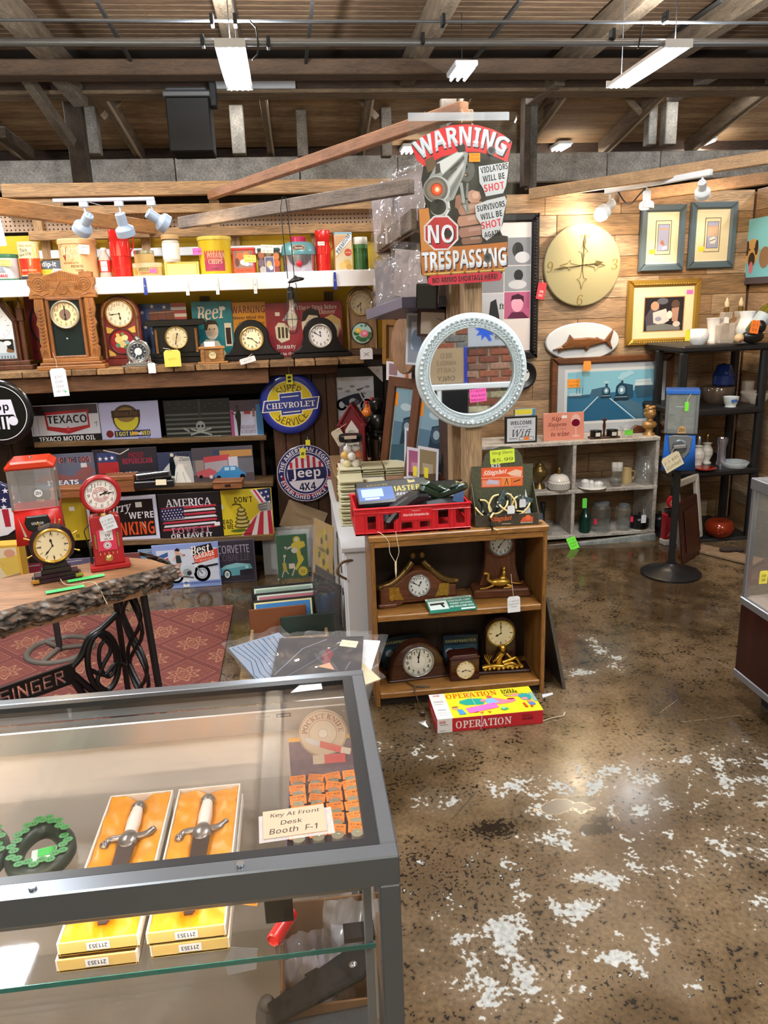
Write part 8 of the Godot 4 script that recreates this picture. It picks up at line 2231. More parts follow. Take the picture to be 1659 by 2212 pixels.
func white_unit() -> void:
	var a:A
	var h3:=.705;var h2:=.365;var h1:=.045
	var o:=base("shelf_unit","low white painted shelf unit of glassware and china along the plank wall","shelf unit",Vector3.ZERO)
	var wm:=S("c9c0b4",.6,1.5)
	for q in [[h3,"top"],[h2,"shelf"],[h1,"shelf"]]:
		nk().bx(1.1,q[0]-.025,-5.28,2.455,q[0],-4.95,.003);part(o,q[1],g,wm)
	for x in [1.1,1.84,2.43]:
		nk().bx(x,.0,-5.27,x+.025,h3-.025,-4.955,.003);part(o,"divider",g,wm)
	var z:=-5.1
	var gl:=M("b9c0bb",.05)
	var clear:=glass("a0aca8",.07)
	var k:=.0032
	var P:=func(x:float,h:float,dz:=.0) -> Vector3:
		var p:=pz(x,950. if h>.6 else 1055. if h>.3 else 1140.,z+dz)
		return V(p.x,h,z+dz)
	var s:=board_at(1091,900,1160,958,-5.,"wifi_sign","small black framed sign, Welcome be our guest Wifi","sign","141416","",.02)
	s[0].position.y=h3;a=s[1]
	a.r(4,4,61,50,"cdd0d4");a.t("WELCOME",34,14,46,8,"33353a","sb");a.t("be our guest",34,23,30,5,"44464c","r",0,.3);a.t("Wifi",34,36,42,16,"2c2e34","r",0,.35);a.t("PASSWORD",18,48,18,3,"4a4c52","sb");a.r(30,45,32,7,"4a4c52");a.r(31,46,30,5,"d0d2d6");a.r(40,45,12,7,"e88432");ink(a,s[0])
	s=board_at(1112,868,1156,903,-5.12,"exercise_box","boxed set with yellow and blue borders showing people, behind the Wifi sign","box","3c8cc0","",.03)
	s[0].position.y=h3;a=s[1];s[0].scale.y=1.9;a.r(0,0,38,6,"e6d440");a.r(0,6,36,30,"cfd4d8");a.e(12,14,4,5,"8a6450");a.r(8,18,9,14,"2c2c34");a.e(32,22,3,4,"a07860");a.r(22,8,12,7,"e8642c");a.p([0,28,10,24,10,36,0,36],"d05a8c");ink(a,s[0])
	s=board_at(1174,894,1262,953,-5.02,"wine_sign","salmon glass sign with a wine glass, Sip Happens","sign","d68a74","",.012,.15)
	s[0].position.y=h3;s[0].rotation_degrees.x=-6;a=s[1]
	a.t("Sip",28,14,20,12,"7c3a30","rb",0,.3);a.t("Happens",30,26,40,11,"7c3a30","rb",0,.3);a.t("and it's okay",32,35,34,5,"8a4a3c","r");a.t("to wine",36,45,40,10,"7c3a30","rb",0,.2);a.e(70,18,10,14,"e0b4a8");a.e(70,23,9,8,"6a1424");a.r(69,32,2,18,"e0b4a8");a.e(70,51,8,2,"e0b4a8");a.r(40,6,11,6,"e6e2de");ink(a,s[0],"print",.15)
	var wd:=W("5a3420",0,.4)
	o=base("spool_stand","dark wooden stand with two black spools and a central knob","spool stand",P.call(1304,h3,.08),0)
	nk(k).bx(-33,0,-10,33,4,10,1.5);part(o,"tray",g,wd)
	lathe_part(o,"spindle",k,[3,4,2,14,3.5,26,2,36,5,38,5,41,0,43],wd)
	for sx in [-1,1]:
		lathe_part(o,"spool",k,[0,4,12,4,12,16,13,17,0,18],M("15130f",.35),V(sx*18,0,0))
		nk(k).bx(sx*18-5,6,12,sx*18+5,14,12.6);part(o,"label",g,M("d0ccc0",.7))
	o=vessel("glass_dish","small cut glass dish with a bright green label on the white unit","dish",P.call(1352,h3,.08),k,[0,0,8,0,10,3,15,22,14,22,8,4,0,3],clear)
	nk(k).bx(-9,6,12,9,16,13);part(o,"green_label",g,M("6cd840",.7))
	for q in [[1401,.06,"gold-painted child's bust on the white shelf unit, left of two","9c7440"],[1440,.0,"pale bust half seen through the blue gum machine's case","b89878"]]:
		o=base("child_bust",q[2],"bust",P.call(q[0],h3,q[1]),0,"")
		var bm:=M(q[3],.35,.25)
		lathe_part(o,"socle",k,[0,0,13,0,12,4,7,8,9,14,0,14],bm)
		nk(k).ball(0,22,0,17,10,11);g.ball(0,31,1,7,8,7);g.ball(0,47,1,12,14,12);g.ball(0,45,12,2.5,3,3,8);g.ball(-12,46,0,2,4,3,8);g.ball(12,46,0,2,4,3,8);part(o,"head_and_shoulders",g,bm)
		nk(k)
		for j in 16:g.ball(cos(j*2.4)*8,54.0+(j % 4)*2.2,sin(j*2.4)*8-1,5,4,5,7)
		part(o,"hair",g,bm)
	o=base("wooden_bracket","curved dark wooden bracket lying behind the gold bust","bracket",P.call(1396,h3,-.04))
	nk(k).prism([-34,0,36,0,34,16,14,20,-8,14,-26,18,-36,10],-4,4,1.5);part(o,"board",g,W("7a4426",0,.4))
	o=vessel("brass_urn","tarnished brass samovar urn at the left of the middle shelf","urn",P.call(1165,h2,.02),k,[0,0,14,0,12,4,5,10,6,16,15,26,18,38,14,44,8,48,10,52,0,58],M("6e5a30",.35,.7));lathe_part(o,"knob",k,[3,56,2,62,4,66,0,70],M("6e5a30",.35,.7))
	o=vessel("covered_dish","white china covered dish with floral band and brass finial","dish",P.call(1207,h2,.1),k,[0,0,20,0,24,5,24,18,22,20,22,22,18,30,10,34,0,35],M("d0cbc2",.2));lathe_part(o,"finial",k,[4,34,3,38,4,44,2,48,0,50],M("8a7038",.3,.7))
	a=A.new(self,k,k,0,0,.0005,24.2*k)
	for j in 9:a.oval(-24.0+j*6,-11,3.2,3,.8,"8a9488",10);a.e(-24.0+j*6,-15,1,1,"b0607a",6)
	ink(a,o,"floral_band",.2)
	var wc:=M("d3d2ce",.2)
	o=vessel("cup_set","white china cruet set with two pots on an oval saucer","cup set",P.call(1279,h2,.12),k,[0,0,24,1,30,3,29,4,0,2],wc)
	for q in [[-16,9,20],[-2,6,17],[14,11,14]]:lathe_part(o,"pot",k,[0,2,q[1],2,q[1],q[2]-4,q[1]*.7,q[2],0,q[2]+2],wc,V(q[0],0,0))
	o=vessel("candle_tumbler","faceted glass tumbler holding white candles on the middle shelf","tumbler",P.call(1331,h2,.1),k,[0,0,9,0,10,4,12,30,14,44,13,44,9,6,0,4],clear)
	for q in [[-6,0],[5,3]]:lathe_part(o,"candle",k,[0,34,6,34,6,52,0,53],M("d8d4c8",.5),V(q[0],0,q[1]))
	o=vessel("pitcher","cream pottery pitcher with brown shading, beside the candle glass","pitcher",P.call(1352,h2,.04),k,[0,0,11,0,13,8,10,24,11,34,9,34,8,26,0,4],M("bda373",.35));nk(k).tube(curve([V(10,28,0),V(18,24,0),V(16,12,0),V(11,8,0)]),1.8,7);part(o,"handle",g,M("bda373",.35))
	vessel("fish_bowl","large round clear glass bowl on the middle shelf","bowl",P.call(1393,h2,.08),k,[0,0,14,0,22,8,27,26,24,42,15,54,16,58,15,58,13,54,23,40,26,26,0,4],clear)
	vessel("glass_vase","tall straight clear glass vase behind the gum machine's blue body","vase",P.call(1440,h2,.02),k,[0,0,15,0,16,3,16,70,15,70,15,4,0,3],clear)
	vessel("glass_cup","small glass cup at the left of the bottom shelf","cup",P.call(1184,h1,.1),k,[0,0,9,0,11,30,10,30,8,3,0,3],clear)
	vessel("dark_candlestick","dark blue tall candlestick in the shadowed left bay","candlestick",P.call(1172,h1,-.05),k,[0,0,12,0,5,6,4,40,7,60,0,62],M("1c2430",.3))
	vessel("green_bottle","dark green glass bottle with a bright green tag","bottle",P.call(1263,h1,.1),k,[0,0,11,0,12,3,12,36,5,50,4,62,5,64,0,64],M("10362c",.06))
	tag(1258,1076,1268,1098,-4.9,"66dc4c","small bright green tag on the green bottle",[])
	for q in [[1297,21,54,"large clear glass storage jar with a pink sticker, bottom shelf"],[1346,15,46,"smaller glass jar with a white metal lid and pink sticker"]]:
		o=vessel("storage_jar",q[3],"jar",P.call(q[0],h1,.1),k,[0,0,q[1]-1,0,q[1],3,q[1],q[2],q[1]-5,q[2]+6,q[1]-6,q[2]+6,q[1]-1,q[2],q[1]-1,3,0,2],clear)
		lathe_part(o,"lid",k,[0,q[2]+5,q[1]-4,q[2]+5,q[1]-4,q[2]+12,0,q[2]+13],M("8e9296",.3,.5))
		nk(k).bx((-q[1] if q[1]>18 else q[1]-5),20,12,(-q[1]+7 if q[1]>18 else q[1]+1),32,14);part(o,"pink_sticker",g,M("d8284c",.6))
	for q in [[1380,"black lidded pot with a white tag, bottom shelf"],[1424,"black lidded pot at the right end of the bottom shelf"]]:
		o=vessel("black_pot",q[1],"pot",P.call(q[0],h1,.08),k,[0,0,18,0,20,4,20,18,21,20,14,26,0,28],M("151517",.3));lathe_part(o,"knob",k,[3,27,2,30,4,34,0,36],M("2c2c2c",.3,.5))
	tag(1385,1112,1396,1130,-4.9,"d8d8da","small white tag on the left black pot",[],[1390,1100])
	nk().bar(pz(1175,1186,-4.9),pz(1300,1172,-4.9),.03,.05,.004)
	solo("old_board",g,S("8a8078",.8),"grey weathered board on the floor under the white unit, left piece","board")
	nk().bar(pz(1250,1180,-4.86),pz(1415,1160,-4.86),.03,.06,.004)
	solo("old_board",g,S("9aa09c",.8),"flaking pale blue and white board lying against the white unit, right piece","board")
	o=base("green_note","bright green paper tag leaning on the old boards on the floor","price tag",ph(1243,1186,.0),10)
	o.rotation_degrees.x=-30;o.rotation_degrees.z=12
	nk().bx(-.035,0,-.001,.035,.085,0);part(o,"card",g,M("6ee03c",.7))
	a=A.new(self,.001,.001,0,85,.0003);a.t("F-1 $35",0,20,50,11,"2c5c1c","s");a.t("Old Wood",0,40,52,10,"2c5c1c","s");a.t("Boards",0,60,40,10,"2c5c1c","s");ink(a,o,"writing")
func right_side() -> void:
	var a:A
	gumball_machine(V(2.2,0,-4.2),"blue gumball machine with a clear case on a black disc-footed pole",true)
	tag(1431,980,1474,1015,-4.1,"cfc2a0","cream diamond-hung tag on the blue gumball machine",["F-1 $95","Gumball"],[1452,976,1456,968],"","6a604c",0,28)
	tag(1479,868,1488,888,-4.115,"78e038","tiny green tag hanging inside the blue gumball machine's case",[],[1486,862,1496,846])
	var o:=base("black_shelving","black plastic shelving unit of vases and glass in the corner","shelving",V(2.76,0,-4.93))
	var blk:=M("121214",.45)
	for y in [.02,.5,.91,1.32]:
		nk().bx(-.3,y-.045,-.36,.3,y,.2,.012);part(o,"shelf",g,blk)
	for sx in [-1.,1.]:
		for sz in [-1.,1.]:
			nk().bx(sx*.275-.025,0,sz*.17-.025,sx*.275+.025,1.28,sz*.17+.025,.012);part(o,"post",g,blk)
	var k:=.003
	var P:=func(x:float,h:float,z:=-4.85) -> Vector3:return V(pz(x,{1.32:735.,.91:875.,.5:1000.,.02:1150.0}[h],z).x,h,z)
	vessel("round_vase","squat white vase with a dark brown rim, left on the black shelving","vase",P.call(1508,1.32),k,[0,0,14,0,21,10,22,20,18,30,16,33,14,33,0,30],M("dcdcdc",.12))
	tag(1480,712,1491,736,-4.78,"e0d838","yellow tag on the squat white vase",[],[1492,706])
	vessel("fluted_vase","tall white fluted pot on the black shelving, right of the squat vase","vase",P.call(1542,1.32,-4.9),k,[0,0,13,0,13,5,11,7,17,50,19,54,17,54,0,50],M("d2cac4",.3))
	for q in [[1564,-4.82,"ridged clear glass lamp base with a white tag on the shelving",0],[1594,-4.98,"tall glass lamp with a brass collar at the back of the shelving",1]]:
		o=base("glass_lamp",q[2],"lamp base",P.call(q[0],1.32,q[1]))
		nk(k).bx(-18,0,-10,18,42,10,3);part(o,"ridged_body",g,glass("c8beb0",.4,.15))
		lathe_part(o,"shoulder",k,[10,42,6,46,6,50,12,54,13,66,11,66,0,60],glass("d8cec0",.3))
		lathe_part(o,"collar",k,[0,66,6,66,6,76,0,76],M("7a6030",.3,.7))
		lathe_part(o,"candle_bulb",k,[0,76,4,78,5,84,2,94,0,97],glass("f4e2b8",.35))
	tag(1564,685,1575,698,-4.785,"e8e4dc","little white tag on the ridged glass lamp",[])
	o=vessel("ginger_vase","white vase with blue flowers and a flared mouth, on the shelving","vase",P.call(1610,1.32,-4.86),k,[0,0,14,0,20,14,22,28,16,46,14,54,18,66,16,66,0,50],M("d8dad8",.15))
	a=A.new(self,k,k,0,0,.0006,22*k)
	for q in [[-8,-30,5],[0,-36,4],[6,-28,5],[-4,-24,4],[10,-36,3]]:a.e(q[0],q[1],q[2],q[2],"5c7cb8",8)
	ink(a,o,"blue_flowers",.2)
	o=base("wine_bottle","olive wine bottle tipped in a dark carved holder, at the right edge","bottle",P.call(1622,1.32,-4.78)+V(0,.06,0))
	o.rotation_degrees.z=-36
	nk(k).lathe([0,0,15,0,16,3,16,58,6,76,5.5,100,0,100],24);part(o,"bottle_body",g,M("5c5410",.06));lathe_part(o,"label",k,[16.2,20,16.4,20,16.4,46,16.2,46],M("a8b4b8",.5))
	o=base("bottle_holder","dark figure-shaped bottle holder with a cream ball and orange tag, shelf end","bottle holder",P.call(1625,1.32,-4.74))
	nk(k).ball(0,14,0,26,14,12);g.ball(16,34,0,12,14,10);g.tube(curve([V(-14,20,4),V(-6,36,6),V(8,44,4)]),5,8,false,3);part(o,"figure",g,M("101012",.25))
	nk(k).ball(-34,12,6,10);part(o,"cream_ball",g,M("c9aa7c",.4));nk(k).ball(-33,8,14,5,4,3,8);part(o,"rose",g,M("8a4a34",.4))
	tag(1621,692,1641,720,-4.69,"f07a28","orange hang tag on the dark bottle holder",["F-1","$24"],[1634,684],"","7a3a10",0,-8)
	vessel("blue_jar","dark blue glass jar with a lid, upper inside shelf","jar",P.call(1558,.91,-5.)+V(0,.12,0),k,[0,0,22,0,24,3,24,22,20,30,16,44,12,46,0,50],M("142450",.06))
	vessel("glass_casserole","brown glass casserole carrying the blue jar","dish",P.call(1548,.91,-5.),k,[0,0,26,0,32,8,36,36,34,38,0,38],M("4a3c30",.1))
	o=vessel("china_bowl","small footed white bowl printed with blue, upper inside shelf","bowl",P.call(1578,.91,-4.8),k,[0,0,12,0,11,4,14,8,17,22,16,22,0,8],M("cdd2cf",.2))
	a=A.new(self,k,k,0,0,.0008,16*k);for q in [[-4,-14,4],[2,-15,3.5],[6,-13,3]]:a.e(q[0],q[1],q[2],q[2],"3c5c9c",8)
	ink(a,o,"blue_print",.2)
	vessel("fluted_bowl","flared fluted glass bowl at the right of the upper inside shelf","bowl",P.call(1634,.91,-4.85),k,[0,0,12,0,36,26,35,27,11,3,0,3],glass("d8ccbc",.3))
	vessel("glass_pitcher","tall clear glass behind the fluted bowl","glass",P.call(1612,.91,-5.),k,[0,0,12,0,14,46,13,46,0,4],glass("d8ccbc",.22))
	for q in [[1507,-4.86,"white porcelain lamp base with a silver socket, left of two","b4b8bc"],[1524,-4.95,"white porcelain lamp base with green painting, right of two","8a7038"]]:
		o=vessel("porcelain_lamp",q[2],"lamp base",P.call(q[0],.5,q[1]),k,[0,0,12,0,12,3,8,7,14,22,14,32,8,44,10,47,12,49,0,50],M("c2bcb0",.2));lathe_part(o,"socket",k,[0,50,3,50,4,60,3,70,0,71],M(q[3],.2,.8))
	vessel("silver_vase","tall silvery wrapped vase on the middle inside shelf","vase",P.call(1557,.5,-4.88),k,[0,0,11,0,10,10,9,40,13,62,12,62,0,20],M("a8a4b0",.15,.8))
	vessel("red_dish","shallow translucent red-orange dish under the porcelain lamps","dish",P.call(1522,.5,-4.76),k,[0,0,14,0,26,5,25,6,0,2],M("8a1c0c",.08))
	vessel("crystal_ashtray","cut crystal ashtray on the middle inside shelf","ashtray",P.call(1588,.5,-4.8),k,[0,0,24,0,30,12,27,13,20,5,0,4],glass("dce4e6",.35))
	o=vessel("copper_pot","shiny copper-orange bowl at the foot of the black shelving","pot",V(pz(1568,1140,-4.7).x,.022,-4.78),k,[0,0,18,0,30,10,33,22,28,34,22,38,0,38],M("7c2810",.1,.3))
	o=base("moulded_surround","empty pale grey moulded frame leaning beside the shelving","frame",V(2.5,.27,-4.62),38);o.rotation_degrees.x=-8
	frame_sides(o,1.,.24,.34,.045,.025,M("a8a298",.5),.0,"frame_side",.008)
	o=base("cabinet_door","reddish brown panelled cabinet door leaning against the empty frame","door panel",V(2.46,0,-4.42),42);o.rotation_degrees.x=-8
	nk().bx(-.15,0,-.02,.15,.4,0,.008);part(o,"door_board",g,W("44180e",1,.35));nk().bx(-.1,.06,0,.1,.34,.008,.006);part(o,"raised_panel",g,W("4c1e12",1,.35))
	o=base("cola_display","red and white bottle-shaped cola telephone with a round badge, by the pole","telephone",V(pz(1450,1150,-4.75).x,0,-4.75),6);k=.0032
	nk(k).bx(-22,0,-10,22,13,12,2);part(o,"base",g,M("c8cacc",.3));nk(k).prism([-20,13,20,13,20,66,10,72,-10,72,-20,66],-8,8,2);part(o,"red_body",g,M("a0182a",.25));nk(k).prism([-14,60,14,60,17,78,-17,78],-6,9,2);part(o,"black_top",g,M("16161a",.3));nk(k).at(0,92,0,90,0,0).cyl(14,-3,3,26);part(o,"badge",g,M("c01c2a",.25))
	a=A.new(self,k,k,0,0,8.3*k);a.oval(0,-92,11,11,1.2,"e4d8d4");a.t("Cola",0,-92,16,7,"e4d8d4","rb",0,.3);a.p([8,-66,19,-64,19,-40,8,-44],"d0d2d4");a.l([-14,-20,-4,-34,4,-18,12,-30],2,"c8b090");a.e(-6,-24,5,4,"b89a78");a.e(6,-22,4,4,"d8c8b0");ink(a,o)
	nk().bar(ph(1502,1182,.015),ph(1640,1215,.015),.14,.02,.003)
	solo("floor_board",g,W("a98a68",0,.7),"flat pale board lying on the floor before the black shelving","board")
	o=base("bark_lump","dark lump of bark lying on the flat pale board","bark",ph(1575,1190,.026))
	nk().ball(0,.012,0,.07,.014,.04,9);g.ball(.06,.01,.02,.03,.018,.025,7);part(o,"lump",g,M("2c211b",.95))
	corner_case()
func corner_case() -> void:
	var a:A
	var o:=base("corner_showcase","aluminium-framed glass showcase with wood-grain base, at the right edge","showcase",V(1.745,0,-2.74))
	var al:=M("9a9ca2",.3,.7)
	nk().bx(.0,.13,.0,.6,.42,2.,.003);part(o,"wood_base",g,W("41160f",1,.3))
	nk().bx(.08,0,.08,.6,.1,2.);part(o,"kick_plinth",g,M("0d0d0f",.5))
	for y in [.1,.42,.9]:
		for q in [[-.004,-.004,.022,2.],[.022,-.004,.6,.022]]:
			nk().bx(q[0],y,q[1],q[2],y+(.045 if y>.5 else .032),q[3],.003);part(o,"metal_rail",g,al)
	for q in [[.0,.0],[.578,.0]]:
		nk().bx(q[0],.44,q[1],q[0]+.022,.92,q[1]+.022,.003);part(o,"metal_post",g,al)
	nk().bx(.02,.938,.02,.58,.944,2.);part(o,"top_pane",g,glass("dfeae8",.14))
	nk().bx(.006,.452,.02,.01,.9,2.);part(o,"side_pane",g,glass("dfeae8",.06))
	nk().bx(.02,.452,.006,.58,.9,.01);part(o,"end_pane",g,glass("dfeae8",.06))
	nk().bx(.01,.44,.01,.59,.456,2.);part(o,"deck",g,M("c8beb0",.5))
	nk().bx(.08,.84,.05,.2,.895,2.,.004);part(o,"lamp_housing",g,M("8a8a92",.4,.4))
	o=vessel("coffee_can","large orange and black coffee can with a yellow tag inside the corner showcase","can",V(1.9,.457,-2.52),.0019,[0,0,62,0,62,108,0,106],M("d04018",.3))
	var k:=.0019
	lathe_part(o,"black_band",k,[62.3,62,62.6,62,62.6,108,64,109,64,113,58,113,56,110,0,110],M("17130f",.35))
	a=A.new(self,k,k,0,0,.0008,62.5*k);a.t("WATER",0,-96,60,14,"dcd4c8","rb");a.t("HIGH",0,-78,50,15,"dcd4c8","rb");a.e(-10,-44,18,20,"d4d0c8");a.e(-10,-42,9,14,"17130f");ink(a,o,"label_print");o.rotation_degrees.y=-38
	tag(1640,1232,1659,1262,-2.42,"dccf4a","yellow note on the orange coffee can",["EM","POWER"],[])
	for q in [[1.92,-2.62,.2,"8a1c28","red printed packets lying in the corner showcase",30],[1.95,-2.45,.24,"9fb0b8","pale bagged packets standing in the corner showcase",-10],[2.1,-2.58,.2,"c8a890","tan packets at the back of the corner showcase",50]]:
		o=base("bagged_packet",q[4],"packet",V(q[0]+.14,.457,q[1]),q[5]);o.rotation_degrees.x=-14
		nk().bx(-.1,0,-.01,.1,q[2],.0,.004);part(o,"packet",g,M(q[3],.4));a=A.new(self,.001,.001,0,q[2]*1000,.0003);for j in 4:a.l([-70.0+j*40,30,-50.0+j*40,90],5,"d8d4d0")
		ink(a,o)
	o=base("plastic_bin","translucent white plastic bin standing on the corner showcase","bin",V(1.9,.945,-2.6))
	nk()
	for q in [[-.06,.05,0,1],[.06,.05,0,1]]:g.prism([q[0],0,q[0]*1.3,.2,q[0]*1.3+.004,.2,q[0]+.004,0],-.1,.1)
	part(o,"bin_side",g,M("c4cbd2",.35))
	for z in [-.1,.1]:
		nk().prism([-.06,0,.06,0,.08,.2,-.08,.2],z-.002,z+.002);part(o,"bin_end",g,M("c4cbd2",.35))
	nk().bx(-.06,0,-.1,.06,.004,.1);part(o,"bin_floor",g,M("c4cbd2",.35))
	nk().tube([V(-.085,.2,-.105),V(.085,.2,-.105),V(.085,.2,.105),V(-.085,.2,.105)],.006,6,true);part(o,"bin_rim",g,M("d4dbe2",.35))
	nk().bx(-.1,0,-.06,.1,.22,.06,.01)
	solo("blue_carton",g,M("1a2c6c",.4),"blue carton behind the translucent bin on the corner showcase","carton",V(2.06,.945,-2.6))
# ---- the glass showcase in the foreground
func show_case() -> void:
	var a:A
	var o:=base("glass_showcase","aluminium-framed glass display case lit inside, in the foreground","showcase",V(0,0,-1.115))
	var al:=M("777d84",.28,.75)
	var gasket:=M("0d0f12",.35)
	var x0:=-2.2;var x1:=.097;var zf:=.265;var zb:=-.275
	for q in [["front_rail",x0,.905,zf-.028,x1,.95,zf],["back_rail",x0,.905,zb,x1,.95,zb+.022],["end_rail",x1-.024,.905,zb+.022,x1,.95,zf-.028],["front_post",x1-.028,0,zf-.028,x1,.905,zf],["back_post",x1-.028,0,zb,x1,.905,zb+.028],["foot_rail",x0,.04,zf-.028,x1,.09,zf],["foot_rail",x1-.028,.04,zb+.028,x1,.09,zf-.028]]:
		nk().bx(q[1],q[2],q[3],q[4],q[5],q[6],.002);part(o,q[0],g,al)
	for q in [[x0,zf-.043,x1-.024,zf-.028],[x0,zb+.022,x1-.024,zb+.036],[x1-.042,zb+.036,x1-.024,zf-.043]]:
		nk().bx(q[0],.93,q[1],q[2],.949,q[3]);part(o,"gasket",g,gasket)
	nk().bx(x0,.938,zb+.03,x1-.03,.944,zf-.036);part(o,"top_pane",g,glass("10181a",.05))
	nk().bx(x0,.09,zf-.02,x1-.028,.905,zf-.015);part(o,"front_pane",g,glass("10181a",.04))
	nk().bx(x1-.018,.09,zb+.028,x1-.013,.905,zf-.028);part(o,"end_pane",g,glass("10181a",.06))
	var cream:=M("d8ccc0",.6)
	for q in [[x0,-.9],[-.9,-.02]]:
		nk().bx(q[0],.1,zb+.026,q[1],.898,zb+.034,.002);part(o,"sliding_panel",g,cream)
	nk().bx(-.1,.1,zb+.016,x1-.028,.898,zb+.024,.002);part(o,"sliding_panel",g,cream)
	nk().bx(x0,.858,zb+.022,x1-.03,.905,zb+.05,.002);part(o,"panel_track",g,M("c4c2c0",.32,.7))
	for y in [.51,.53]:
		nk().bx(x0,y,zb+.036,x1-.03,y+.012,zb+.042);part(o,"panel_seam",g,M("8a8c8e",.35,.4))
	for q in [[.757,.205,.008,"d8e6e2"],[.4,.2,.008,"d8e6e2"]]:
		nk().bx(x0,q[0]-q[2],zb+.045,x1-.032,q[0],q[1]);part(o,"glass_shelf",g,glass("1c2c2a",.05))
		nk().bx(x0,q[0]-q[2],q[1],x1-.032,q[0],q[1]+.0012);part(o,"shelf_edge",g,M("2c6a62",.15))
	for x in [.05]:
		for z in [zb+.05,zf-.08]:
			nk().bx(x,.1,z,x+.012,.9,z+.016,.001);part(o,"shelf_standard",g,M("8a8e92",.35,.6))
	nk().bx(.02,.742,zf-.11,.066,.75,zf-.08);part(o,"shelf_bracket",g,gasket)
	nk().bx(x0,.872,zf-.075,.05,.905,zf-.03,.004);part(o,"lamp_channel",g,M("a8acb0",.3,.5))
	nk().bx(-.09,.8,zf-.078,-.05,.9,zf-.072,.001);part(o,"black_tape",g,M("151517",.6))
	nk().bx(x0+.1,.868,zf-.078,-.1,.8725,zf-.04);part(o,"lamp_tube",g,glow("fff2e2",3.))
	for x in [-1.9,-1.5,-1.1,-.7,-.3]:
		var l:=AreaLight3D.new();l.name="tube_light";l.area_size=Vector2(.36,.035);l.area_normalize_energy=true;l.light_energy=.17;l.light_color=Color(1.,.92,.82);l.area_range=20.0;l.area_attenuation=2.0;l.shadow_enabled=true
		l.position=V(x,.865,zf-.06);l.rotation_degrees.x=-62;o.add_child(l)
	for q in [[-.37,-1.33],[-.11,-1.33]]:
		nk().at(q[0],.951,zf-.014).cyl(.005,0,.003,12);part(o,"screw",g,M("b8bcc0",.2,.9))
	a=A.new(self,.001,.001,0,0,.0);a.r(-24,-4,30,8,"c9c4bc");a.t("SHOWCASE",-9,0,24,3,"4a4038","sb");a.r(14,-4,28,8,"1c1c1e");a.t("WINNIE CABINET",28,0,22,3,"d0d0d0","sb");var pr:=ink(a,o,"maker_label",.4);pr.position=V(-.09,.893,zb+.0505)
	nk().prism([-.03,0,.03,.004,.028,.04,.02,.03,.012,.036,.004,.028,-.006,.034,-.016,.022],0,.0006);var lb:=part(o,"torn_label",g,M("d8dadc",.7));lb.position=V(-.015,.945,zb+.062);lb.rotation_degrees.x=-90
	var sh:=.7575
	var zc:=-1.115
	var i:=0
	for q in [[-.325,.78,"upper left box of a silver ornamental dagger on yellow satin",true],[-.328,sh,"lower left dagger box under the open one, with a number sticker",false],[-.203,.78,"right open box of a silver ornamental dagger on yellow satin",true],[-.2,sh,"lower box under the right dagger box",false]]:
		o=base("dagger_box",q[2],"boxed dagger",V(q[0],q[1],-1.1+(.006 if i==1 else .0)),0)
		nk().bx(-.056,0,-.17,.056,.003,.17);part(o,"tray_floor",g,M("c8a24a",.6))
		for e in [[-.056,-.17,-.053,.17],[.053,-.17,.056,.17],[-.053,-.17,.053,-.167],[-.053,.167,.053,.17]]:
			nk().bx(e[0],0,e[1],e[2],.021,e[3],.0006);part(o,"tray_wall",g,M("cdb06a" if e[3]>.1 and e[1]>.1 else "d8d0c4",.5))
		a=A.new(self,.001,.001,0,0,.1704);a.r(-16,-18,32,13,"e2e2e8");a.t("211353",0,-11,25,7,"3a3c48","sb",180);ink(a,o,"number_sticker")
		if q[3]:
			var n:=noise(22.,70+i,3)
			nk().smooth()
			for x in 14:
				for z in 36:
					var c:=[]
					for e in [[0,0],[0,1],[1,1],[1,0]]:
						var px:=(float(x+e[0])/14-.5)*.105;var pz2:=(float(z+e[1])/36-.5)*.332
						c.append(V(px,.017+.006*n.get_noise_2d(px*1.3,pz2)-.011*exp(-pow(px/.016,2.)),pz2))
					g.quad(c[0],c[1],c[2],c[3])
			part(o,"satin_lining",g,M("d6880a",.4))
			var sil:=M("8d8782",.3,.8)
			nk().at(0,.017,-.09,90,0,0);g.x=g.x*Transform3D(Basis.from_scale(V(1,1,.7)),Vector3.ZERO);g.lathe([0,-.056,.009,-.054,.0125,-.046,.0105,-.038,.0115,-.034,0,-.034],14);part(o,"pommel",g,sil)
			nk().at(0,.017,-.09,90,0,0);g.lathe([0,-.034,.0095,-.034,.012,.0,.0105,.03,0,.03],14);part(o,"ivory_grip",g,M("ded2c6",.35))
			nk().tube(curve([V(-.036,.018,-.036),V(-.03,.019,-.046),V(-.01,.02,-.048),V(.01,.02,-.048),V(.028,.019,-.053),V(.036,.018,-.063)]),.006,8);g.ball(-.037,.018,-.034,.008,-1,-1,8);g.ball(.037,.018,-.065,.006,-1,-1,8);g.ball(.0,.02,-.042,.017,.009,.022,12);part(o,"crossguard",g,sil)
			nk().at(0,.013,-.03,90,0,0);g.prism([-.014,0,.014,0,.0115,.1,.0095,.16,.006,.172,-.006,.172,-.0095,.16,-.0115,.1],-.006,.0,.003);var sc:=part(o,"scabbard",g,M("3c2c26",.4,.4));sc.position.y=.003
			nk()
			for j in 9:g.ball(((j % 3)-1)*.005,.016,.086+j*.0055,.004,.003,.004,7)
			for j in 6:g.ball(((j % 2)-.5)*.01,.017,-.026+j*.006,.005,.003,.005,7)
			part(o,"relief_mounts",g,sil)
		i+=1
	i=0
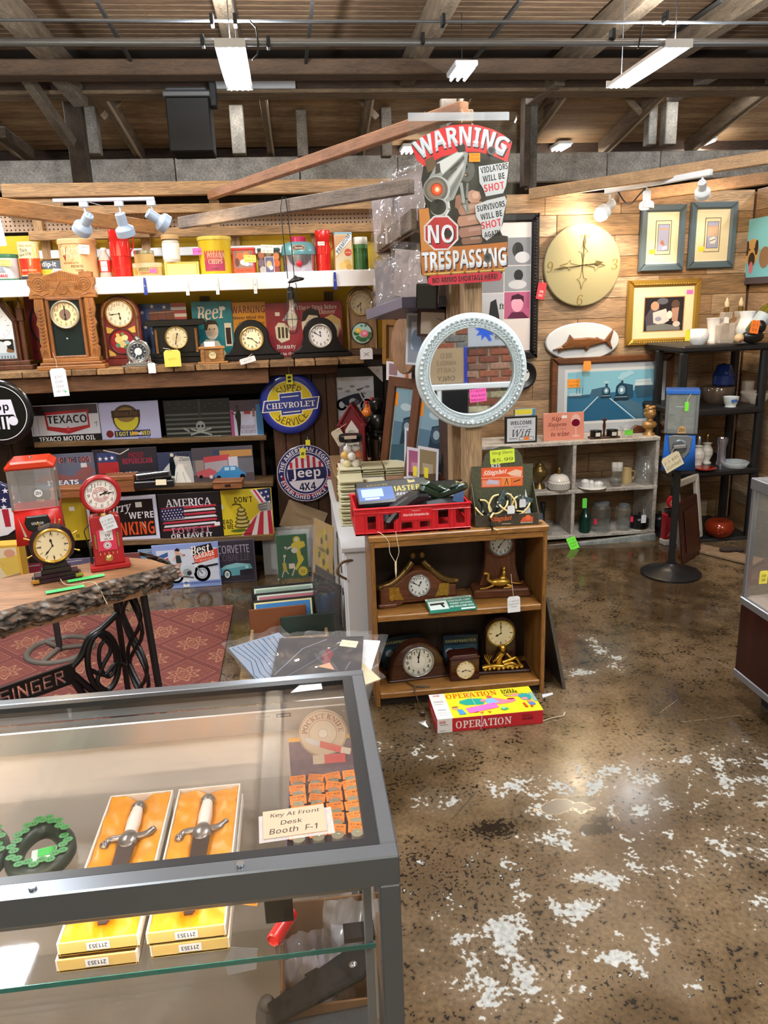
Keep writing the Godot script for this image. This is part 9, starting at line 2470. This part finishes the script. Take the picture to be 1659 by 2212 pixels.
	for q in [[-.482,14,"green skull-printed ring knife handle lying nearest the dagger boxes"],[-.59,6,"second green skull-printed handle, cut off by the left edge"]]:
		o=base("skull_knife",q[2],"knife",V(q[0],sh+.001,-1.185),q[1])
		nk().at(0,0,0,-90,0,0)
		g.tube(range(28).map(func(j):return V(cos(TAU*j/28.)*(.041-.008*sin(TAU*j/28.)),sin(TAU*j/28.)*.056,.008)),.016,10,true);part(o,"handle",g,M("26332a",.4))
		a=A.new(self,.001,.001,0,0,.0)
		for j in 26:
			var t:=TAU*j/26.0
			var c:=Vector2(cos(t)*(41.0+8*sin(t)),sin(t)*56.)*(1.08 if j % 2 else .94)
			a.e(c.x,c.y,8.5,7.5,"35863f",9);a.e(c.x-2.2,c.y,1.6,1.6,"17241a",6);a.e(c.x+2.2,c.y,1.6,1.6,"17241a",6)
		pr=ink(a,o,"skull_print",.4);pr.rotation_degrees.x=-90;pr.position.y=.0246
		nk().bx(-.016,.001,-.01,.026,.003,.022);part(o,"white_card",g,M("d8dcd4",.7));nk().bx(-.006,.003,-.008,.022,.004,.012);part(o,"green_label",g,M("4fc85c",.7))
		i+=1
	nk().tube(curve([V(-.62,sh+.003,-1.1),V(-.56,sh+.004,-1.11),V(-.52,sh+.004,-1.12),V(-.515,sh+.004,-1.15)]),.0018,6)
	solo("string_loop",g,M("dcdcdc",.6),"thin white cord curling by the skull-printed knife handle","cord")
	o=base("knife_display","purple card display of shotgun shell pocket knives, headed POCKET KNIFE","display",V(.007,sh,-1.2),-2)
	var pu:=S("6e5470",.7,9.)
	nk().at(0,0,-.1,-8,0,0);g.bx(-.066,0,-.002,.066,.1,0,.0006);part(o,"header_card",g,pu)
	nk().at(0,0,-.1,-8,0,0);g.bx(-.066,.092,0,.066,.1,.0006);part(o,"yellow_strip",g,M("d89a28",.6))
	nk().at(.0,.106,-.112,82,0,0).cyl(.046,-.001,.001,40);part(o,"round_badge",g,M("c9b49c",.5))
	a=A.new(self,.001,.001,0,0,.0);a.e(0,0,44,44,"cdb8a0",36);a.oval(0,0,44,44,1.5,"8a7458");a.oval(0,0,26,26,1,"9a8468");a.e(0,0,25,25,"d6c6b0",28);a.e(0,0,9,9,"e2dcd4",20);a.oval(0,0,9,9,.8,"9a8468",20);a.arc("POCKET KNIFE",0,0,35,10,-90,176,"8a5040","rb")
	a.p([-38,10,-28,6,-6,16,-4,26,-24,20],"d4d4d8");a.p([-6,14,34,28,31,41,-8,27],"c8444c");a.p([34,28,52,34,49,46,31,41],"cfc0b0");a.p([0,42,40,42,40,60,0,60],"c8444c");a.p([-22,42,0,42,0,60,-22,60],"d0bea8");pr=ink(a,o,"badge_print",.4);pr.position=V(0,.106,-.1107);pr.rotation_degrees.x=-8
	nk().bx(-.068,0,-.098,.068,.003,.1);part(o,"tray_floor",g,pu)
	for e in [[-.068,-.098,-.066,.1],[.066,-.098,.068,.1],[-.066,.098,.066,.1]]:
		nk().bx(e[0],0,e[1],e[2],.024,e[3]);part(o,"tray_wall",g,pu)
	for row in 6:
		for c in 4:
			var p:=o.position+V(-.049+c*.033,.003,-.078+row*.031)
			var kn:=base("shell_knife","%s shell knife with an orange price label, %s of the purple tray" % [["first","second","third","fourth","fifth","sixth"][row]+" row",["left column","second column","third column","right column"][c]],"pocket knife",p,rng.randf_range(-8,8),"shell knives in the purple tray")
			nk().lathe([0,0,.009,0,.0098,.002,.0098,.017,.0105,.018,.0105,.0205,.004,.0205,.0035,.0195,0,.0195],18);part(kn,"brass_head",g,M("c0bca0",.3,.6))
			var lab:=Node3D.new();lab.name="price_label";kn.add_child(lab,true);lab.position=V(0,.022,-.012);lab.rotation_degrees=V(-62+rng.randf_range(-12,12),rng.randf_range(-10,10),rng.randf_range(-8,8))
			nk().bx(-.015,-.009,-.0004,.015,.009,0);part(lab,"paper",g,M("f08420",.7))
			a=A.new(self,.0001,.0001,0,0,.0001);a.step=.00002;a.t("F-1  $6.95",0,-45,220,34,"4a2a08","sb");a.t("Shotgun",-20,5,160,36,"4a2a08","s");a.t("Shell Knife",0,52,210,34,"4a2a08","s");ink(a,lab,"writing",.7)
	var c:=(ph(575,1748,.9455)+ph(700,1800,.9455))/2
	o=base("desk_notice","tan card lettered Key At Front Desk Booth F-1, taped on the showcase top","notice",V(c.x,.9445,c.z),3)
	nk().bx(-.044,0,-.03,.044,.001,.03);part(o,"card",g,M("b09a80",.8))
	a=A.new(self,.001,.001,0,0,.0);a.t("Key At Front",2,-17,70,11,"2c2824","s",0,.15);a.t("Desk",-4,0,30,9,"2c2824","s",0,.15);a.t("Booth  F-1",-2,17,66,11,"2c2824","s",0,.15);pr=ink(a,o,"writing",.8);pr.rotation_degrees.x=-90;pr.position.y=.0011
	nk().bx(-.05,-.0003,-.022,.054,.0,.036);part(o,"clear_tape",g,glass("f0e8e8",.25,.2))
	o=base("open_knife","red shotgun shell knife with its blade out, at the front edge of the glass shelf","pocket knife",V(-.07,sh+.012,-.945),-28)
	nk().at(0,0,0,90,0,0).lathe([0,-.03,.011,-.03,.011,.024,.009,.026,.008,.024,0,.024],20);part(o,"red_shell",g,M("d0201c",.3))
	nk().at(.008,-.004,.022,0,40,0).at(.008,-.006,.024,70,40,0);g.prism([-.006,0,.007,0,.006,-.03,-.002,-.052,-.006,-.03],-.0008,.0008,.0006);part(o,"blade",g,M("b8bcc4",.2,.8))
	tag(524,1930,558,1958,-.96,"f09838","orange price label lying beside the red shell knife",["F-1 $6.95","Shotgun","Shell Knife"],[],"","6a3a10",0,-16)
	var lo:=.4005
	o=base("cardboard_box","open cardboard box with bags and a black sheath, inside the showcase","cardboard box",V(-.005,lo,-1.16),0)
	var cb:=M("8a6340",.8)
	var top:=.135
	for e in [[-.085,-.1,-.081,.1,top],[.07,-.1,.074,.1,top],[-.081,-.1,.07,-.096,top],[-.081,.096,.07,.1,top*.7]]:
		nk().bx(e[0],0,e[1],e[2],e[4],e[3],.001);part(o,"box_wall",g,cb)
	nk().bx(-.081,0,-.096,.07,.003,.096);part(o,"box_floor",g,cb)
	for q in [[-.045,.0,20,.1,"crumpled clear bag in the left of the cardboard box"],[.03,-.03,-15,.13,"tall clear bag with a curled corner in the cardboard box"],[.0,.05,4,.1,"lilac-tinted zip bag at the front of the cardboard box"]]:
		var b:=base("plastic_bag",q[4],"bag",o.position+V(q[0],.03,q[1]),q[2]);b.rotation_degrees.x=-20
		g=crinkle(.09,q[3],.03,int(q[3]*900)+int(q[2]));part(b,"film",g,glass("d8d4e2" if q[3]<.11 else "eef2f2",.3,.08));nk().bx(-.03,.01,-.002,.03,q[3]*.6,.0,.001);part(b,"contents",g,M("b8a898" if q[2]>0 else "9a94a4",.6))
	var at:=o.position
	o=base("knife_sheath","black nylon knife sheath with a snap strap, lying across the cardboard box","sheath",at+V(-.01,.125,.085),28);o.rotation_degrees.x=-20
	nk().prism([-.1,-.02,.06,-.03,.09,-.016,.09,.018,.06,.03,-.1,.016],-.006,.006,.003);var sn:=part(o,"sheath_body",g,M("08080a",.85));sn.rotation_degrees.x=-60
	nk().bx(-.014,.0,-.05,.012,.003,-.005,.001);part(o,"strap",g,M("17171b",.8));nk().at(0,.003,-.03).lathe([0,0,.007,0,.006,.003,0,.004],16);part(o,"snap",g,M("8a8e92",.25,.9));nk().at(.05,.012,.02).lathe([0,0,.008,0,.007,.004,0,.006],16);part(o,"snap",g,M("c0c4c8",.2,.9))
	for q in [[-.01,-.99,.16,"16181b","black lined box with two brown-handled knives, bottom of the showcase",1],[-.17,-.98,.13,"b8b4cc","pale framed box with dark knives, left of the black lined box",0]]:
		o=base("knife_box",q[4],"boxed knives",V(q[0],lo+(.06 if q[5] else .03),q[1]),4);o.rotation_degrees.x=24
		nk().bx(-q[2]/2,0,-.06,q[2]/2,.02,.06,.003);part(o,"box",g,M(q[3],.4));nk().bx(-q[2]/2+.006,.02,-.054,q[2]/2-.006,.021,.054);part(o,"lining",g,M("25282c",.7))
		for sx in [-.035,.03]:
			nk().tube(curve([V(sx-.022,.026,.02),V(sx,.027,.006),V(sx+.022,.026,-.014)]),.007,9);part(o,"handle",g,W("6c2c14",0,.3))
		nk().bx(-q[2]/2+.01,-.06,-.05,q[2]/2-.01,.0,.05);part(o,"packing_block",g,M("4a4038",.8))
	nk().prism([0,0,.05,.006,.056,.05,.01,.06,-.006,.03],0,.001)
	o=solo("torn_note",g,M("d0d0d2",.7),"torn white handwritten paper beside the grey mouse-shaped lump","note",V(-.185,lo+.1,-1.14))
	nk().ball(0,.05,0,.02,.055,.02,14);g.ball(.004,.1,.01,.014,.016,.014,10)
	solo("grey_stone",g,M("6a645e",.7),"smooth grey lump standing left of the cardboard box","ornament",V(-.118,lo,-1.08))
